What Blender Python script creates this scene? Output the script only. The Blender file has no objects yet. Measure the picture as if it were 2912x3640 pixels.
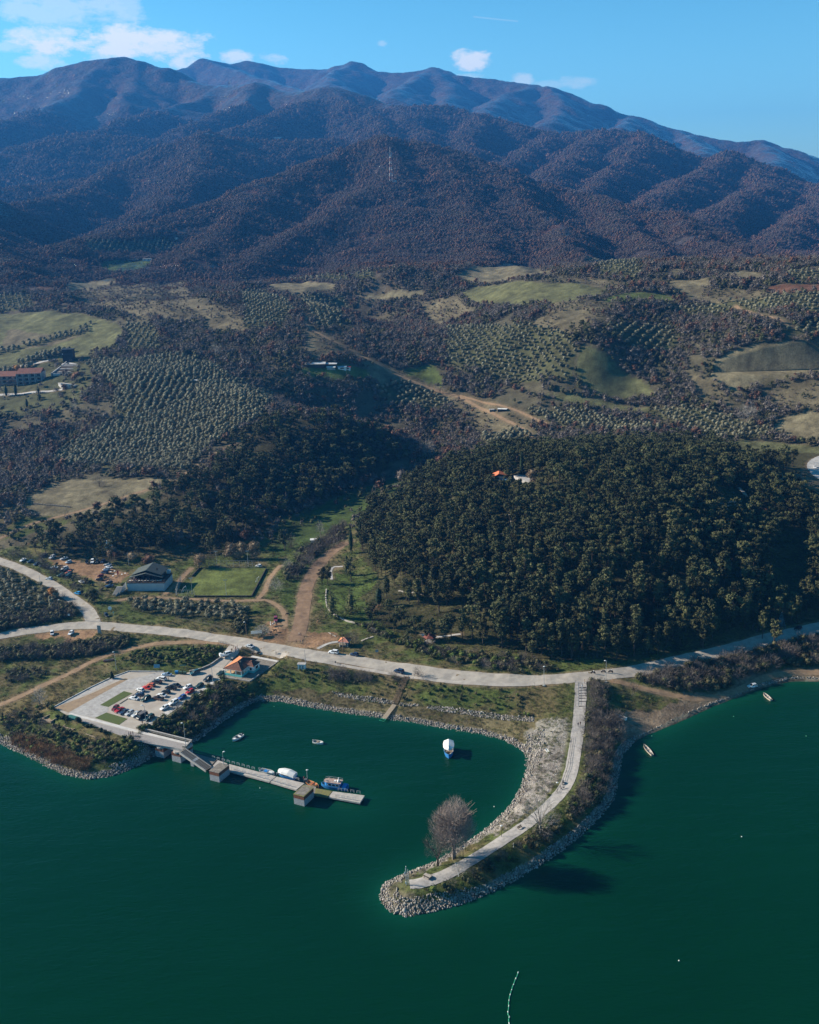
import bpy, bmesh, math, random
import numpy as np
from mathutils import Vector, Matrix
random.seed(7); RNG = np.random.default_rng(7)
S = bpy.context.scene
R = math.radians
# ------------------------------------------------------------------ camera, world, sun, exposure
H = 190.0                                   # camera height above the lake, metres
PITCH = R(16.5); ROLL = R(-2.1)
FPX, CX, CY = 3600.0, 1456.0, 1820.0        # focal length and centre for the 2912 x 3640 frame
cam = bpy.data.cameras.new('camera'); camo = bpy.data.objects.new('camera', cam); S.collection.objects.link(camo)
cam.sensor_fit = 'VERTICAL'; cam.sensor_height = 36.0; cam.lens = 36.0 * FPX / 3640.0
cam.clip_start = 1.0; cam.clip_end = 60000.0
_cr, _sr, _cp, _sp = math.cos(ROLL), math.sin(ROLL), math.cos(PITCH), math.sin(PITCH)
camo.matrix_world = Matrix(((_cr, -_sr, 0, 0), (_sr * _sp, _cr * _sp, -_cp, 0), (_sr * _cp, _cr * _cp, _sp, H), (0, 0, 0, 1)))
S.camera = camo
SUN_AZ, SUN_EL = math.atan2(-1.0, 0.27), R(25.0)      # clockwise from +Y
world = bpy.data.worlds.new('World'); S.world = world; world.use_nodes = True
wn, wl = world.node_tree.nodes, world.node_tree.links
wn.clear()
def N(tree, typ, **kw):
    n = tree.nodes.new(typ)
    for k, v in kw.items():
        if k.startswith('i_'): n.inputs[k[2:].replace('_', ' ')].default_value = v
        else: setattr(n, k, v)
    return n
class WB:                                    # tiny maths helper for node trees
    def __init__(s, tree): s.t = tree
    def m(s, op, a, b=None, c=None, clamp=False):
        n = s.t.nodes.new('ShaderNodeMath'); n.operation = op; n.use_clamp = clamp
        for i, v in enumerate((a, b, c)):
            if v is None: continue
            if isinstance(v, (int, float)): n.inputs[i].default_value = v
            else: s.t.links.new(v, n.inputs[i])
        return n.outputs[0]
    def mix(s, f, a, b):
        n = s.t.nodes.new('ShaderNodeMix'); n.data_type = 'RGBA'
        for i, v in ((0, f), (6, a), (7, b)):
            if isinstance(v, (int, float)): n.inputs[i].default_value = v
            elif isinstance(v, tuple): n.inputs[i].default_value = (*v[:3], 1)
            else: s.t.links.new(v, n.inputs[i])
        return n.outputs[2]
    def mulc(s, a, b):
        n = s.t.nodes.new('ShaderNodeMix'); n.data_type = 'RGBA'; n.blend_type = 'MULTIPLY'; n.inputs[0].default_value = 1
        for i, v in ((6, a), (7, b)):
            if isinstance(v, tuple): n.inputs[i].default_value = (*v[:3], 1)
            else: s.t.links.new(v, n.inputs[i])
        return n.outputs[2]
def ray(un, vn):
    a = (np.asarray(un, float) - CX) / FPX; b = (CY - np.asarray(vn, float)) / FPX
    a, b = a * _cr - b * _sr, a * _sr + b * _cr
    return a, _cp + b * _sp, -_sp + b * _cp
SKY_STRENGTH = 0.060
def build_world():
    t = world.node_tree; w = WB(t)
    sky = N(t, 'ShaderNodeTexSky', sky_type='NISHITA', sun_disc=False, sun_elevation=SUN_EL, sun_rotation=SUN_AZ % (2 * math.pi),
            altitude=200, air_density=1.0, dust_density=0.9, ozone_density=2.6)
    tc = N(t, 'ShaderNodeTexCoord'); sep = N(t, 'ShaderNodeSeparateXYZ'); t.links.new(tc.outputs['Generated'], sep.inputs[0])
    az = w.m('ARCTAN2', sep.outputs[0], sep.outputs[1]); el = w.m('ARCSINE', sep.outputs[2])
    comb = N(t, 'ShaderNodeCombineXYZ'); t.links.new(az, comb.inputs[0]); t.links.new(w.m('MULTIPLY', el, 2.0), comb.inputs[1])
    nz = N(t, 'ShaderNodeTexNoise', i_Scale=24.0, i_Detail=12.0, i_Roughness=0.68); t.links.new(comb.outputs[0], nz.inputs['Vector'])
    n1 = w.m('SUBTRACT', nz.outputs['Fac'], 0.5)
    total = None
    # clouds as (u, v) centre in the 1725 px wide frame, half widths in px, density
    for u, v, su, sv, dn in [(225, 92, 180, 34, .92), (110, 72, 100, 18, .7), (320, 97, 80, 34, .85), (400, 126, 48, 20, .8), (92, 130, 50, 15, .6),
                             (495, 122, 36, 16, .7), (578, 124, 30, 14, .45), (130, 22, 130, 42, .42), (262, 14, 34, 20, .35), (998, 126, 38, 21, .85),
                             (1098, 170, 24, 14, .5), (1212, 172, 40, 14, .35), (985, 163, 34, 8, .4), (804, 92, 12, 7, .3), (20, 100, 60, 10, .4), (1160,180,70,9,.25)]:
        dx, dy, dz = ray(u * 1.68812, v * 1.68812)
        a0 = math.atan2(dx, dy); e0 = math.asin(dz / math.sqrt(dx * dx + dy * dy + dz * dz))
        sa, se = su / 2133, sv / 2133
        qx = w.m('MULTIPLY', w.m('SUBTRACT', az, a0), 1 / sa); qy = w.m('MULTIPLY', w.m('SUBTRACT', el, e0), 1 / se)
        r = w.m('ADD', w.m('MULTIPLY', qx, qx), w.m('MULTIPLY', qy, qy))
        f = w.m('SUBTRACT', 1.0, w.m('ADD', r, w.m('MULTIPLY', n1, 5.5)))
        f = w.m('MULTIPLY', w.m('MULTIPLY', f, 1.15, clamp=True), dn)
        total = f if total is None else w.m('MAXIMUM', total, f)
    # thin contrail
    qx = w.m('ABSOLUTE', w.m('SUBTRACT', az, (1062 - 862.5) / 2133)); 
    ct = w.m('LESS_THAN', qx, 0.02)
    e1 = w.m('ABSOLUTE', w.m('SUBTRACT', el, w.m('SUBTRACT', R(9.25), w.m('MULTIPLY', w.m('SUBTRACT', az, 0.094), 0.14))))
    ct = w.m('MULTIPLY', ct, w.m('MULTIPLY', w.m('LESS_THAN', e1, 0.0006), 0.14))
    total = w.m('MAXIMUM', total, ct)
    # a clear, deep blue winter sky, horizon brightened and zenith dimmed to cut fill
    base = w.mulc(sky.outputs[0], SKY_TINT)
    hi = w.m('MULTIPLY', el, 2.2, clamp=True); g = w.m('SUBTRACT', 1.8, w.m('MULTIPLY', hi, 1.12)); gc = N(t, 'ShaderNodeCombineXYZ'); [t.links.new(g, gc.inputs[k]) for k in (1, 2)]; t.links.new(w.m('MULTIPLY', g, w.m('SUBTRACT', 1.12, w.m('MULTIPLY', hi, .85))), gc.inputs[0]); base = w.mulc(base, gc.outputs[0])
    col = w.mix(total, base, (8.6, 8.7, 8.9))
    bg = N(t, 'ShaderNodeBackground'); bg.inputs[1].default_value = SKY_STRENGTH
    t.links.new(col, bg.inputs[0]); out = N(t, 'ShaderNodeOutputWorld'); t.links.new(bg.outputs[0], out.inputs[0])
SKY_TINT = (0.58, 0.99, 1.10)
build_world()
sl = bpy.data.lights.new('sun', 'SUN'); sl.energy = 5.0; sl.angle = R(0.5); sl.color = (1.0, 0.89, 0.74)
so = bpy.data.objects.new('sun', sl); S.collection.objects.link(so)
SD = Vector((math.sin(SUN_AZ) * math.cos(SUN_EL), math.cos(SUN_AZ) * math.cos(SUN_EL), math.sin(SUN_EL)))
so.rotation_euler = SD.to_track_quat('Z', 'Y').to_euler()
so.location = (-300, 100, 400)
S.view_settings.view_transform = 'Standard'; S.view_settings.look = 'None'; S.view_settings.gamma = 1.0
S.view_settings.exposure = 1.08; S.view_settings.use_curve_mapping = False
S.render.engine = 'CYCLES'
S.cycles.max_bounces = 5; S.cycles.diffuse_bounces = 2; S.cycles.glossy_bounces = 2; S.cycles.transparent_max_bounces = 8
S.cycles.volume_bounces = 0
S.cycles.use_adaptive_sampling = True

# ------------------------------------------------------------------ from photograph pixels to places
ZR = dict(a=(0, 1900, 1.725), b=(100, 2250, 2.15625), c=(600, 2500, 2.15625), d=(900, 2150, 1.725), e=(1300, 2650, 1.91667),
          f=(1900, 2200, 1.70455), g=(0, 1150, 1.725), h=(950, 1000, 1.725), i=(1900, 1000, 1.70455), j=(1000, 1550, 1.725),
          k=(1900, 1550, 1.70455), l=(0, 150, 1.18475), m=(1456, 150, 1.18475), n=(0, 2000, 3.45), o=(350, 1950, 3.45),
          p=(750, 2100, 2.875), q=(0, 1200, 4.3125), r=(400, 2350, 4.3125), s=(950, 1200, 3.45), t=(1550, 3300, 3.136), A=(620, 2620, 5.75), B=(900, 2700, 4.107), Hh=(770, 2310, 6.9), Tb=(1540, 2600, 10.78), Pb=(1020, 2700, 5.75), U=(430, 2560, 5.75), V=(100, 2500, 4.93),
          W=(40, 1930, 4.3125), X=(420, 1980, 6.635), Yc=(920, 2180, 8.625), Zz=(1150, 2220, 6.9), E2=(1360, 3000, 5.0735), F2=(2020, 2400, 8.625), G2=(1720, 1650, 7.1875), I2=(350, 2080, 8.625), FF=(740, 1940, 9.583), D=(0, 0, 0.592376))
def nat(tag, pts):
    x0, y0, k = ZR[tag]
    return [(x0 + p[0] / k, y0 + p[1] / k) for p in pts]
def PZ(tag, x, y, z=0.0):
    """the place seen at (x, y) of a crop, on the level z"""
    (u, v), = nat(tag, [(x, y)]); dx, dy, dz = ray(u, v); t = (z - H) / dz
    return Vector((float(dx * t), float(dy * t), float(z)))
def PY(tag, x, y, Y):
    (u, v), = nat(tag, [(x, y)]); dx, dy, dz = ray(u, v); t = Y / dy
    return (float(dx * t), float(Y), float(H + dz * t))
# ------------------------------------------------------------------ numpy noise
_perm = np.random.default_rng(3).random((256, 256)) * 2 * np.pi
def gnoise(x, y):
    xi = np.floor(x).astype(int); yi = np.floor(y).astype(int); xf = x - xi; yf = y - yi
    u = xf * xf * xf * (xf * (xf * 6 - 15) + 10); v = yf * yf * yf * (yf * (yf * 6 - 15) + 10)
    def g(ix, iy, fx, fy):
        a = _perm[ix & 255, iy & 255]; return np.cos(a) * fx + np.sin(a) * fy
    return ((g(xi, yi, xf, yf) * (1 - u) + g(xi + 1, yi, xf - 1, yf) * u) * (1 - v)
            + (g(xi, yi + 1, xf, yf - 1) * (1 - u) + g(xi + 1, yi + 1, xf - 1, yf - 1) * u) * v) * 1.5
def fbm(x, y, o=4, gain=0.5):
    s = 0; a = 1.0
    for k in range(o): s = s + a * gnoise(x + 17.3 * k, y - 9.1 * k); x = x * 2.03; y = y * 2.03; a *= gain
    return s
def ridged(x, y, o=4):
    s = 0; a = 1.0; t = 0
    for k in range(o): s = s + a * (1 - np.abs(gnoise(x + 31 * k, y + 7 * k)) * 1.6); t += a; x = x * 2.1; y = y * 2.1; a *= 0.5
    return s / t
def inpoly(x, y, P):
    x = np.asarray(x, float); y = np.asarray(y, float); c = np.zeros(x.shape, bool); n = len(P)
    for k in range(n):
        x1, y1 = P[k][0], P[k][1]; x2, y2 = P[(k + 1) % n][0], P[(k + 1) % n][1]
        if y1 == y2: continue
        c ^= ((y1 > y) != (y2 > y)) & (x < (x2 - x1) * (y - y1) / (y2 - y1) + x1)
    return c
def linedist(x, y, P, closed=False):
    """distance to a polyline, and the value (third coordinate) at the nearest point"""
    best = np.full(np.shape(x), 1e9); n = len(P) if closed else len(P) - 1
    for k in range(n):
        a, b = P[k], P[(k + 1) % len(P)]
        ex, ey = b[0] - a[0], b[1] - a[1]; L = ex * ex + ey * ey + 1e-9
        t = np.clip(((x - a[0]) * ex + (y - a[1]) * ey) / L, 0, 1)
        best = np.minimum(best, np.hypot(x - a[0] - t * ex, y - a[1] - t * ey))
    return best
def sstep(a, b, x):
    t = np.clip((x - a) / (b - a), 0, 1); return t * t * (3 - 2 * t)
# ------------------------------------------------------------------ shoreline (traced on the water level)
SH = (nat('D', [(-900, 1420), (-500, 1480), (-200, 1535)]) + nat('a', [(0, 1280), (60, 1305), (140, 1340), (280, 1415), (400, 1470), (540, 1495), (680, 1480), (780, 1445), (870, 1400), (950, 1350), (1040, 1300), (1120, 1285),
      (1200, 1265), (1300, 1190), (1430, 1100), (1540, 1030)]) + nat('d', [(40, 585), (180, 590), (340, 625), (560, 660), (780, 690), (1000, 722), (1200, 760), (1400, 790), (1550, 830), (1640, 880), (1695, 930), (1690, 1000)])
      + nat('e', [(1100, 170), (1060, 300), (1010, 390), (920, 490), (820, 580), (720, 650), (600, 730), (480, 800), (340, 850), (220, 900), (130, 955), (108, 1010), (120, 1070), (180, 1130),
      (280, 1158), (400, 1140), (560, 1100), (740, 1040), (880, 980), (1020, 910), (1180, 810), (1330, 710), (1470, 600), (1600, 470), (1680, 370), (1705, 260)])
      + nat('f', [(510, 900), (530, 820), (560, 780), (640, 730), (760, 680), (870, 630), (960, 590), (1090, 530), (1200, 490), (1350, 430), (1450, 400), (1560, 378), (1725, 380), (2000, 395), (2500, 380), (3200, 330)]))
SHW = []
for u, v in SH:
    dx, dy, dz = ray(u, v); t = -H / dz; SHW.append((float(dx * t), float(dy * t)))
LAND = SHW + [(1800, SHW[-1][1]), (6000, 12000), (-6000, 12000), (-1500, SHW[0][1])]
# ------------------------------------------------------------------ base relief: control places (u, v, height)
CT = []
def ct(tag, *pts):
    for x, y, z in pts: CT.append(tuple(PZ(tag, x, y, z + .088 * max(0, 900 - y))))
ct('D', (-300, 1390, 8), (0, 1338, 8), (200, 1320, 8), (350, 1330, 8), (530, 1350, 8), (700, 1380, 8), (900, 1408, 8), (1070, 1428, 8), (1200, 1428, 8), (1300, 1420, 7.5), (1400, 1395, 7), (1550, 1360, 7), (1700, 1325, 7), (1950, 1280, 7),
   (0, 1500, 2.5), (60, 1450, 4), (-150, 1420, 6), (150, 1420, 5), (60, 1550, 1.5), (120, 1590, 1.2), (200, 1600, 2.5), (120, 1540, 3.6), (-150, 1500, 3), (200, 1375, 5), (400, 1375, 6.3), (90, 1380, 5.5), (260, 1400, 5.6), (330, 1385, 5.8), (60, 1490, 3.5),
   (700, 1445, 4.2), (900, 1472, 4), (1050, 1485, 4), (610, 1440, 5), (650, 1478, 1.0), (750, 1494, 1.0), (870, 1508, 1.0), (1000, 1528, 1.0), (1080, 1530, 1.6), (1130, 1490, 4), (520, 1440, 5.5), (470, 1475, 4), (430, 1510, 3.5),
   (1222, 1442, 7.6), (1216, 1500, 5.2), (1212, 1560, 4.4), (1208, 1600, 4.2), (1180, 1700, 4), (1080, 1755, 3.8), (960, 1820, 3.6), (880, 1855, 3.2), (1150, 1600, 2.2), (1140, 1660, 2.0), (1240, 1560, 4.2), (1235, 1640, 4.0), (1260, 1500, 4.6),
   (1310, 1560, 1.2), (1340, 1520, 1.5), (1400, 1490, 2.5), (1500, 1465, 1.5), (1320, 1470, 4.5), (1600, 1432, 1.5), (1700, 1415, 2.0), (1450, 1425, 5), (1560, 1400, 5), (1900, 1400, 3), (1680, 1370, 5.5),
   (100, 1220, 9), (0, 1180, 10), (-200, 1130, 12), (-200, 1250, 9), (60, 1280, 8.5), (150, 1185, 9.5), (310, 1235, 8.5), (480, 1225, 8), (550, 1240, 8), (570, 1320, 8), (640, 1290, 8), (650, 1220, 9), (720, 1150, 12), (400, 1180, 8.5), (520, 1180, 8.5), (420, 1295, 8),
   (0, 1130, 14), (120, 1090, 18), (220, 1060, 22), (350, 1015, 28), (480, 950, 36), (620, 865, 46), (700, 878, 44), (780, 905, 36), (845, 945, 24), (300, 1130, 13), (150, 1140, 12), (450, 1110, 15), (420, 1160, 9), (560, 1040, 20), (560, 1130, 9.5),
   (640, 1120, 10), (700, 1070, 11), (800, 1000, 13), (880, 940, 16), (950, 900, 20), (-150, 1100, 18),
   (200, 980, 26), (350, 960, 30), (150, 900, 36), (400, 850, 46), (300, 800, 54), (450, 770, 56), (550, 830, 50), (60, 800, 47), (145, 762, 54), (60, 900, 34), (0, 980, 22), (-200, 900, 30), (30, 850, 40), (100, 700, 66), (0, 620, 80), (300, 660, 78), (200, 600, 92), (300, 540, 108), (-300, 650, 80),
   (760, 1130, 14), (800, 1200, 11), (850, 1300, 9), (900, 1150, 24), (900, 1250, 14), (1000, 1200, 22), (1000, 1300, 12), (1000, 1050, 34), (1100, 1000, 42), (1200, 1300, 14), (1200, 1200, 26), (1200, 1100, 36), (1250, 1000, 46), (1400, 1000, 46), (1400, 1100, 38), (1400, 1200, 26),
   (1400, 1310, 13), (1600, 1220, 19), (1600, 1100, 30), (1600, 1020, 37), (1725, 1130, 25), (1725, 1250, 12), (1900, 1180, 18), (880, 1060, 24), (820, 1080, 18), (920, 1020, 26), (1030, 965, 32), (1100, 1390, 8.5), (1350, 1380, 8),
   (1150, 913, 24), (1000, 860, 30), (1250, 880, 30), (1500, 925, 27), (1700, 960, 27), (1100, 800, 42), (1300, 800, 44), (1600, 850, 38), (1700, 760, 56), (1500, 760, 55), (1250, 720, 66), (1100, 720, 62), (950, 760, 50), (850, 780, 45), (700, 780, 52), (600, 750, 60), (850, 700, 54), (780, 660, 60),
   (700, 650, 76), (600, 620, 84), (1250, 640, 82), (1100, 640, 78), (1060, 575, 92), (1060, 600, 86), (1300, 600, 88), (1300, 560, 99), (1500, 590, 90), (1700, 610, 86), (1600, 680, 74), (1450, 680, 68), (1725, 565, 97), (800, 590, 89), (600, 590, 90), (700, 562, 96), (450, 600, 86), (450, 566, 92), (1900, 800, 50), (1900, 650, 75))
CT += [(140, 690, 27), (205, 690, 27), (70, 670, 22), (260, 680, 26), (345, 655, 24), (-70, 830, 24), (-600, 1430, 98), (-200, 1430, 98), (200, 1430, 100), (600, 1430, 100), (-900, 1850, 80), (-300, 1850, 82), (300, 1850, 82), (900, 1850, 82), (-1500, 3000, 90), (0, 3000, 90), (1500, 3000, 90), (0, 5000, 120), (2200, 5000, 120), (-2200, 5000, 120),
       (0, 8000, 300), (3800, 8000, 200), (-3800, 8000, 300), (0, 12000, 200), (5000, 12000, 100), (-5000, 12000, 200), (-400, 390, 8), (400, 390, 6), (-420, 560, 14), (450, 560, 14), (-550, 900, 50), (650, 900, 40), (0, 180, 3), (-200, 180, 3), (250, 180, 3)]
def wc(x, y): return x / (y + 60) * 1.4, np.log(y + 60) * 1.6
cA = np.array(CT); cu, cv = wc(cA[:, 0], cA[:, 1]); MQ = 0.05
K = np.sqrt((cu[:, None] - cu) ** 2 + (cv[:, None] - cv) ** 2 + MQ ** 2)
m_ = len(CT); A_ = np.zeros((m_ + 3, m_ + 3)); A_[:m_, :m_] = K - np.eye(m_) * 0.004; A_[:m_, m_:] = np.c_[np.ones(m_), cu, cv]; A_[m_:, :m_] = A_[:m_, m_:].T
W_ = np.linalg.solve(A_, np.r_[cA[:, 2], 0, 0, 0])
def rbf(x, y):
    u, v = wc(x, y); s = W_[m_] + W_[m_ + 1] * u + W_[m_ + 2] * v
    for k in range(m_): s = s + W_[k] * np.sqrt((u - cu[k]) ** 2 + (v - cv[k]) ** 2 + MQ ** 2)
    return s
# ------------------------------------------------------------------ mountain ridges: (u, v, distance) along each crest
RD = []
def rg(slope, rnd, *pts): RD.append((slope * 1.18, rnd * .9, [PY('D', u, v, Y * 1.22) for u, v, Y in pts]))
# front mountain
rg(.46, 35, (150, 512, 1280), (250, 486, 1400), (330, 470, 1480), (410, 448, 1560), (500, 412, 1680), (560, 385, 1750), (640, 350, 1850), (720, 315, 1950), (800, 288, 2000), (880, 303, 2000), (960, 325, 1960), (1060, 362, 1930), (1140, 392, 1880), (1220, 415, 1820), (1320, 432, 1740), (1400, 452, 1660), (1500, 490, 1560), (1600, 530, 1460), (1700, 562, 1360), (1850, 600, 1300))
rg(.52, 22, (805, 300, 1950), (824, 386, 1720), (760, 412, 1640), (690, 448, 1540), (600, 500, 1400), (540, 535, 1300), (485, 572, 1180))
rg(.27, 95, (824, 386, 1720), (850, 440, 1580), (850, 490, 1440), (830, 545, 1290), (810, 574, 1190))
rg(.36, 45, (900, 308, 1980), (940, 365, 1800), (990, 430, 1600), (1010, 480, 1450), (1000, 530, 1280), (985, 560, 1150))
rg(.50, 20, (1040, 356, 1940), (1075, 400, 1760), (1120, 440, 1600), (1180, 470, 1500), (1190, 520, 1320), (1220, 548, 1180))
rg(.48, 20, (1250, 420, 1800), (1290, 465, 1600), (1350, 505, 1440), (1390, 555, 1240))
rg(.48, 18, (1400, 452, 1660), (1450, 492, 1480), (1530, 530, 1330), (1590, 565, 1200))
rg(.42, 18, (560, 385, 1750), (520, 440, 1560), (450, 500, 1380), (390, 545, 1230))
# left nearer flank out of the frame, throwing its shade on the valley
rg(.42, 30, (-500, 250, 1700), (-260, 330, 1600), (-150, 430, 1420), (-60, 500, 1250), (20, 575, 1080))
# middle-left hills
rg(.40, 40, (-300, 420, 2200), (0, 398, 2300), (100, 388, 2350), (200, 376, 2400), (280, 342, 2450), (350, 308, 2500), (430, 284, 2550), (500, 296, 2600), (600, 300, 2650), (700, 296, 2700))
rg(.45, 28, (430, 284, 2550), (420, 340, 2250), (390, 390, 2000), (330, 430, 1800))
rg(.45, 28, (240, 352, 2420), (180, 400, 2100), (60, 430, 1850), (-60, 450, 1700))
rg(.40, 40, (-200, 350, 2800), (0, 335, 2850), (130, 296, 2950), (240, 290, 3000), (330, 300, 3000), (400, 310, 2900))
# middle chain
rg(.45, 50, (-300, 215, 4300), (-100, 180, 4350), (0, 163, 4400), (70, 160, 4400), (130, 141, 4400), (200, 125, 4400), (240, 122, 4400), (290, 131, 4350), (340, 142, 4300), (400, 168, 4200), (465, 182, 4050), (540, 176, 3900), (600, 194, 3800), (690, 186, 3700), (760, 200, 3650), (860, 226, 3550), (930, 228, 3500), (1010, 246, 3400), (1100, 270, 3300), (1160, 286, 3250), (1280, 276, 3200), (1350, 286, 3150), (1420, 320, 3050), (1480, 344, 3000), (1540, 326, 3000), (1600, 350, 2950), (1725, 396, 2800), (1900, 440, 2700))
rg(.48, 35, (240, 122, 4400), (180, 165, 4100), (130, 215, 3700), (50, 250, 3400), (-60, 275, 3200))
rg(.48, 35, (465, 182, 4050), (400, 212, 3750), (320, 235, 3500), (220, 275, 3200), (120, 292, 3050), (0, 325, 2850))
rg(.48, 30, (290, 131, 4350), (300, 175, 4050), (260, 215, 3750))
rg(.48, 30, (540, 176, 3900), (500, 225, 3500), (440, 250, 3300), (400, 268, 3100))
rg(.48, 30, (690, 186, 3700), (640, 215, 3450), (570, 245, 3200), (500, 275, 2950))
rg(.48, 30, (690, 186, 3700), (740, 222, 3400), (790, 262, 3050), (800, 280, 2900))
rg(.48, 30, (860, 226, 3550), (850, 262, 3200), (900, 290, 2900))
rg(.48, 30, (1010, 246, 3400), (975, 290, 3000), (990, 320, 2700))
rg(.48, 30, (1160, 286, 3250), (1110, 315, 2900), (1060, 350, 2550))
rg(.48, 30, (1280, 276, 3200), (1220, 312, 2850), (1180, 352, 2550), (1150, 378, 2300))
rg(.48, 30, (1350, 286, 3150), (1310, 340, 2700), (1260, 385, 2350), (1230, 405, 2150))
rg(.48, 28, (1540, 326, 3000), (1470, 366, 2600), (1400, 400, 2300), (1370, 425, 2100))
rg(.48, 28, (1600, 350, 2950), (1600, 395, 2500), (1530, 430, 2150), (1480, 455, 1980))
rg(.48, 28, (1725, 396, 2800), (1700, 450, 2200), (1640, 490, 1850))
# far chain
rg(.42, 60, (250, 175, 5600), (350, 150, 5800), (400, 139, 6000), (436, 125, 6100), (480, 134, 6200), (525, 128, 6300), (590, 141, 6300), (690, 146, 6200), (740, 131, 6100), (790, 150, 6000), (850, 152, 5900), (910, 143, 5900), (960, 160, 5800), (1040, 165, 5700), (1120, 180, 5600), (1160, 184, 5500), (1240, 215, 5400), (1330, 245, 5300), (1430, 275, 5200), (1540, 299, 5100), (1600, 296, 5100), (1660, 311, 5000), (1725, 330, 5000), (1900, 380, 4900), (2100, 440, 4800))
rg(.46, 45, (436, 125, 6100), (520, 155, 5600), (600, 180, 5000), (640, 190, 4700))
rg(.46, 45, (740, 131, 6100), (690, 160, 5500), (720, 190, 4900))
rg(.46, 45, (910, 143, 5900), (850, 178, 5300), (820, 205, 4700))
rg(.46, 45, (910, 143, 5900), (950, 195, 5200), (940, 220, 4600))
rg(.46, 45, (1120, 180, 5600), (1050, 205, 5000), (1010, 235, 4400))
rg(.46, 45, (1160, 184, 5500), (1180, 235, 4800), (1150, 262, 4200))
rg(.46, 45, (1330, 245, 5300), (1300, 268, 4500))
rg(.46, 45, (1430, 275, 5200), (1480, 310, 4400), (1470, 330, 4000))
rg(.46, 45, (1600, 296, 5100), (1640, 335, 4400), (1600, 345, 3900))
def ridges(x, y):
    wa = 10 + np.clip(y - 900, 0, 4000) * 0.008
    xw = x + wa * fbm(x / 260, y / 260, 3); yw = y + wa * fbm(x / 260 + 50, y / 260 + 20, 3)
    acc = np.full(x.shape, -1e3); dmin = np.full(x.shape, 1e9)
    for sl_, rd, P in RD:
        best = np.full(x.shape, -1e3)
        for a, b in zip(P[:-1], P[1:]):
            ex, ey = b[0] - a[0], b[1] - a[1]; L = ex * ex + ey * ey
            t = np.clip(((xw - a[0]) * ex + (yw - a[1]) * ey) / L, 0, 1)
            d = np.hypot(xw - a[0] - t * ex, yw - a[1] - t * ey); dmin = np.minimum(dmin, d)
            best = np.maximum(best, a[2] + t * (b[2] - a[2]) - sl_ * (np.sqrt(d * d + rd * rd) - rd))
        k = 9.0; hi = np.maximum(acc, best); acc = hi + k * np.log(1 + np.exp(-np.abs(acc - best) / k))
    return acc, dmin
PADS = []     # level places: (polygon on the level, level, blend width)
def pad(z, blend, tag, pts): PADS.append(([tuple(PZ(tag, x, y, z)[:2]) for x, y in pts], z, blend))
pad(5.2, 6, 'b', [(195, 570), (480, 420), (640, 345), (770, 298), (1040, 300), (1240, 285), (1330, 260), (1400, 235), (1470, 195), (1560, 230), (1500, 335), (1425, 402), (945, 718), (850, 740), (840, 830), (760, 805), (640, 760), (470, 700), (330, 650)])
pad(5.2, 4, 'p', [(110, 880), (400, 940), (700, 715), (430, 665), (300, 680), (150, 790)])
pad(8.0, 8, 'o', [(950, 590), (1250, 230), (1725, 235), (2080, 235), (1900, 590)])
pad(8.4, 5, 'a', [(760, 350), (1020, 350), (1080, 220), (1000, 180), (830, 190), (740, 280)])
def shore_sd(x, y):
    d = linedist(x, y, SHW); return np.where(inpoly(x, y, LAND), d, -d)
def height(x, y):
    x = np.asarray(x, float); y = np.asarray(y, float); z = rbf(x, y)
    far = y > 980
    if far.any():
        r, dm = ridges(x[far], y[far]); zb = z[far] + 0; k = 10.0; hi = np.maximum(zb, r)
        zz = hi + k * np.log(1 + np.exp(-np.abs(zb - r) / k)) - k * 0.2
        w = sstep(1060, 1200, y[far]); X, Y = x[far], y[far]
        amp = np.clip(dm * 0.06, 0, 16) * w
        zz = zz - amp * (1 - ridged(X / 210, Y / 210, 4)) * 1.3 + w * 2.0 * fbm(X / 60, Y / 60, 3)
        z[far] = zb * (1 - w) + zz * w
    n = (y > 560) & (y <= 1600)
    z[n] += 2.2 * sstep(620, 850, y[n]) * fbm(x[n] / 55, y[n] / 55, 3)
    near = y < 800
    if near.any():
        X, Y, Z = x[near], y[near], z[near]
        sd = shore_sd(X, Y)
        Z = Z + 0.25 * fbm(X / 7, Y / 7, 3) * sstep(2, 12, sd)
        prof = np.where(sd > 0, 0.15 + 0.46 * sd + 0.25 * fbm(X / 3, Y / 3, 2), np.maximum(-5, 0.15 + 0.35 * sd))
        Z = -np.log(np.exp(-np.clip(Z, -5, 60) / 0.6) + np.exp(-np.clip(prof, -6, 60) / 0.6)) * 0.6
        for P, lz, bl in PADS:
            if lz > 40: continue
            ins = inpoly(X, Y, P); d = np.where(ins, 0, linedist(X, Y, P, True)); f = 1 - sstep(0.6, bl, d)
            Z = Z * (1 - f) + (lz - 0.05) * f
        z[near] = Z
    return z
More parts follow.
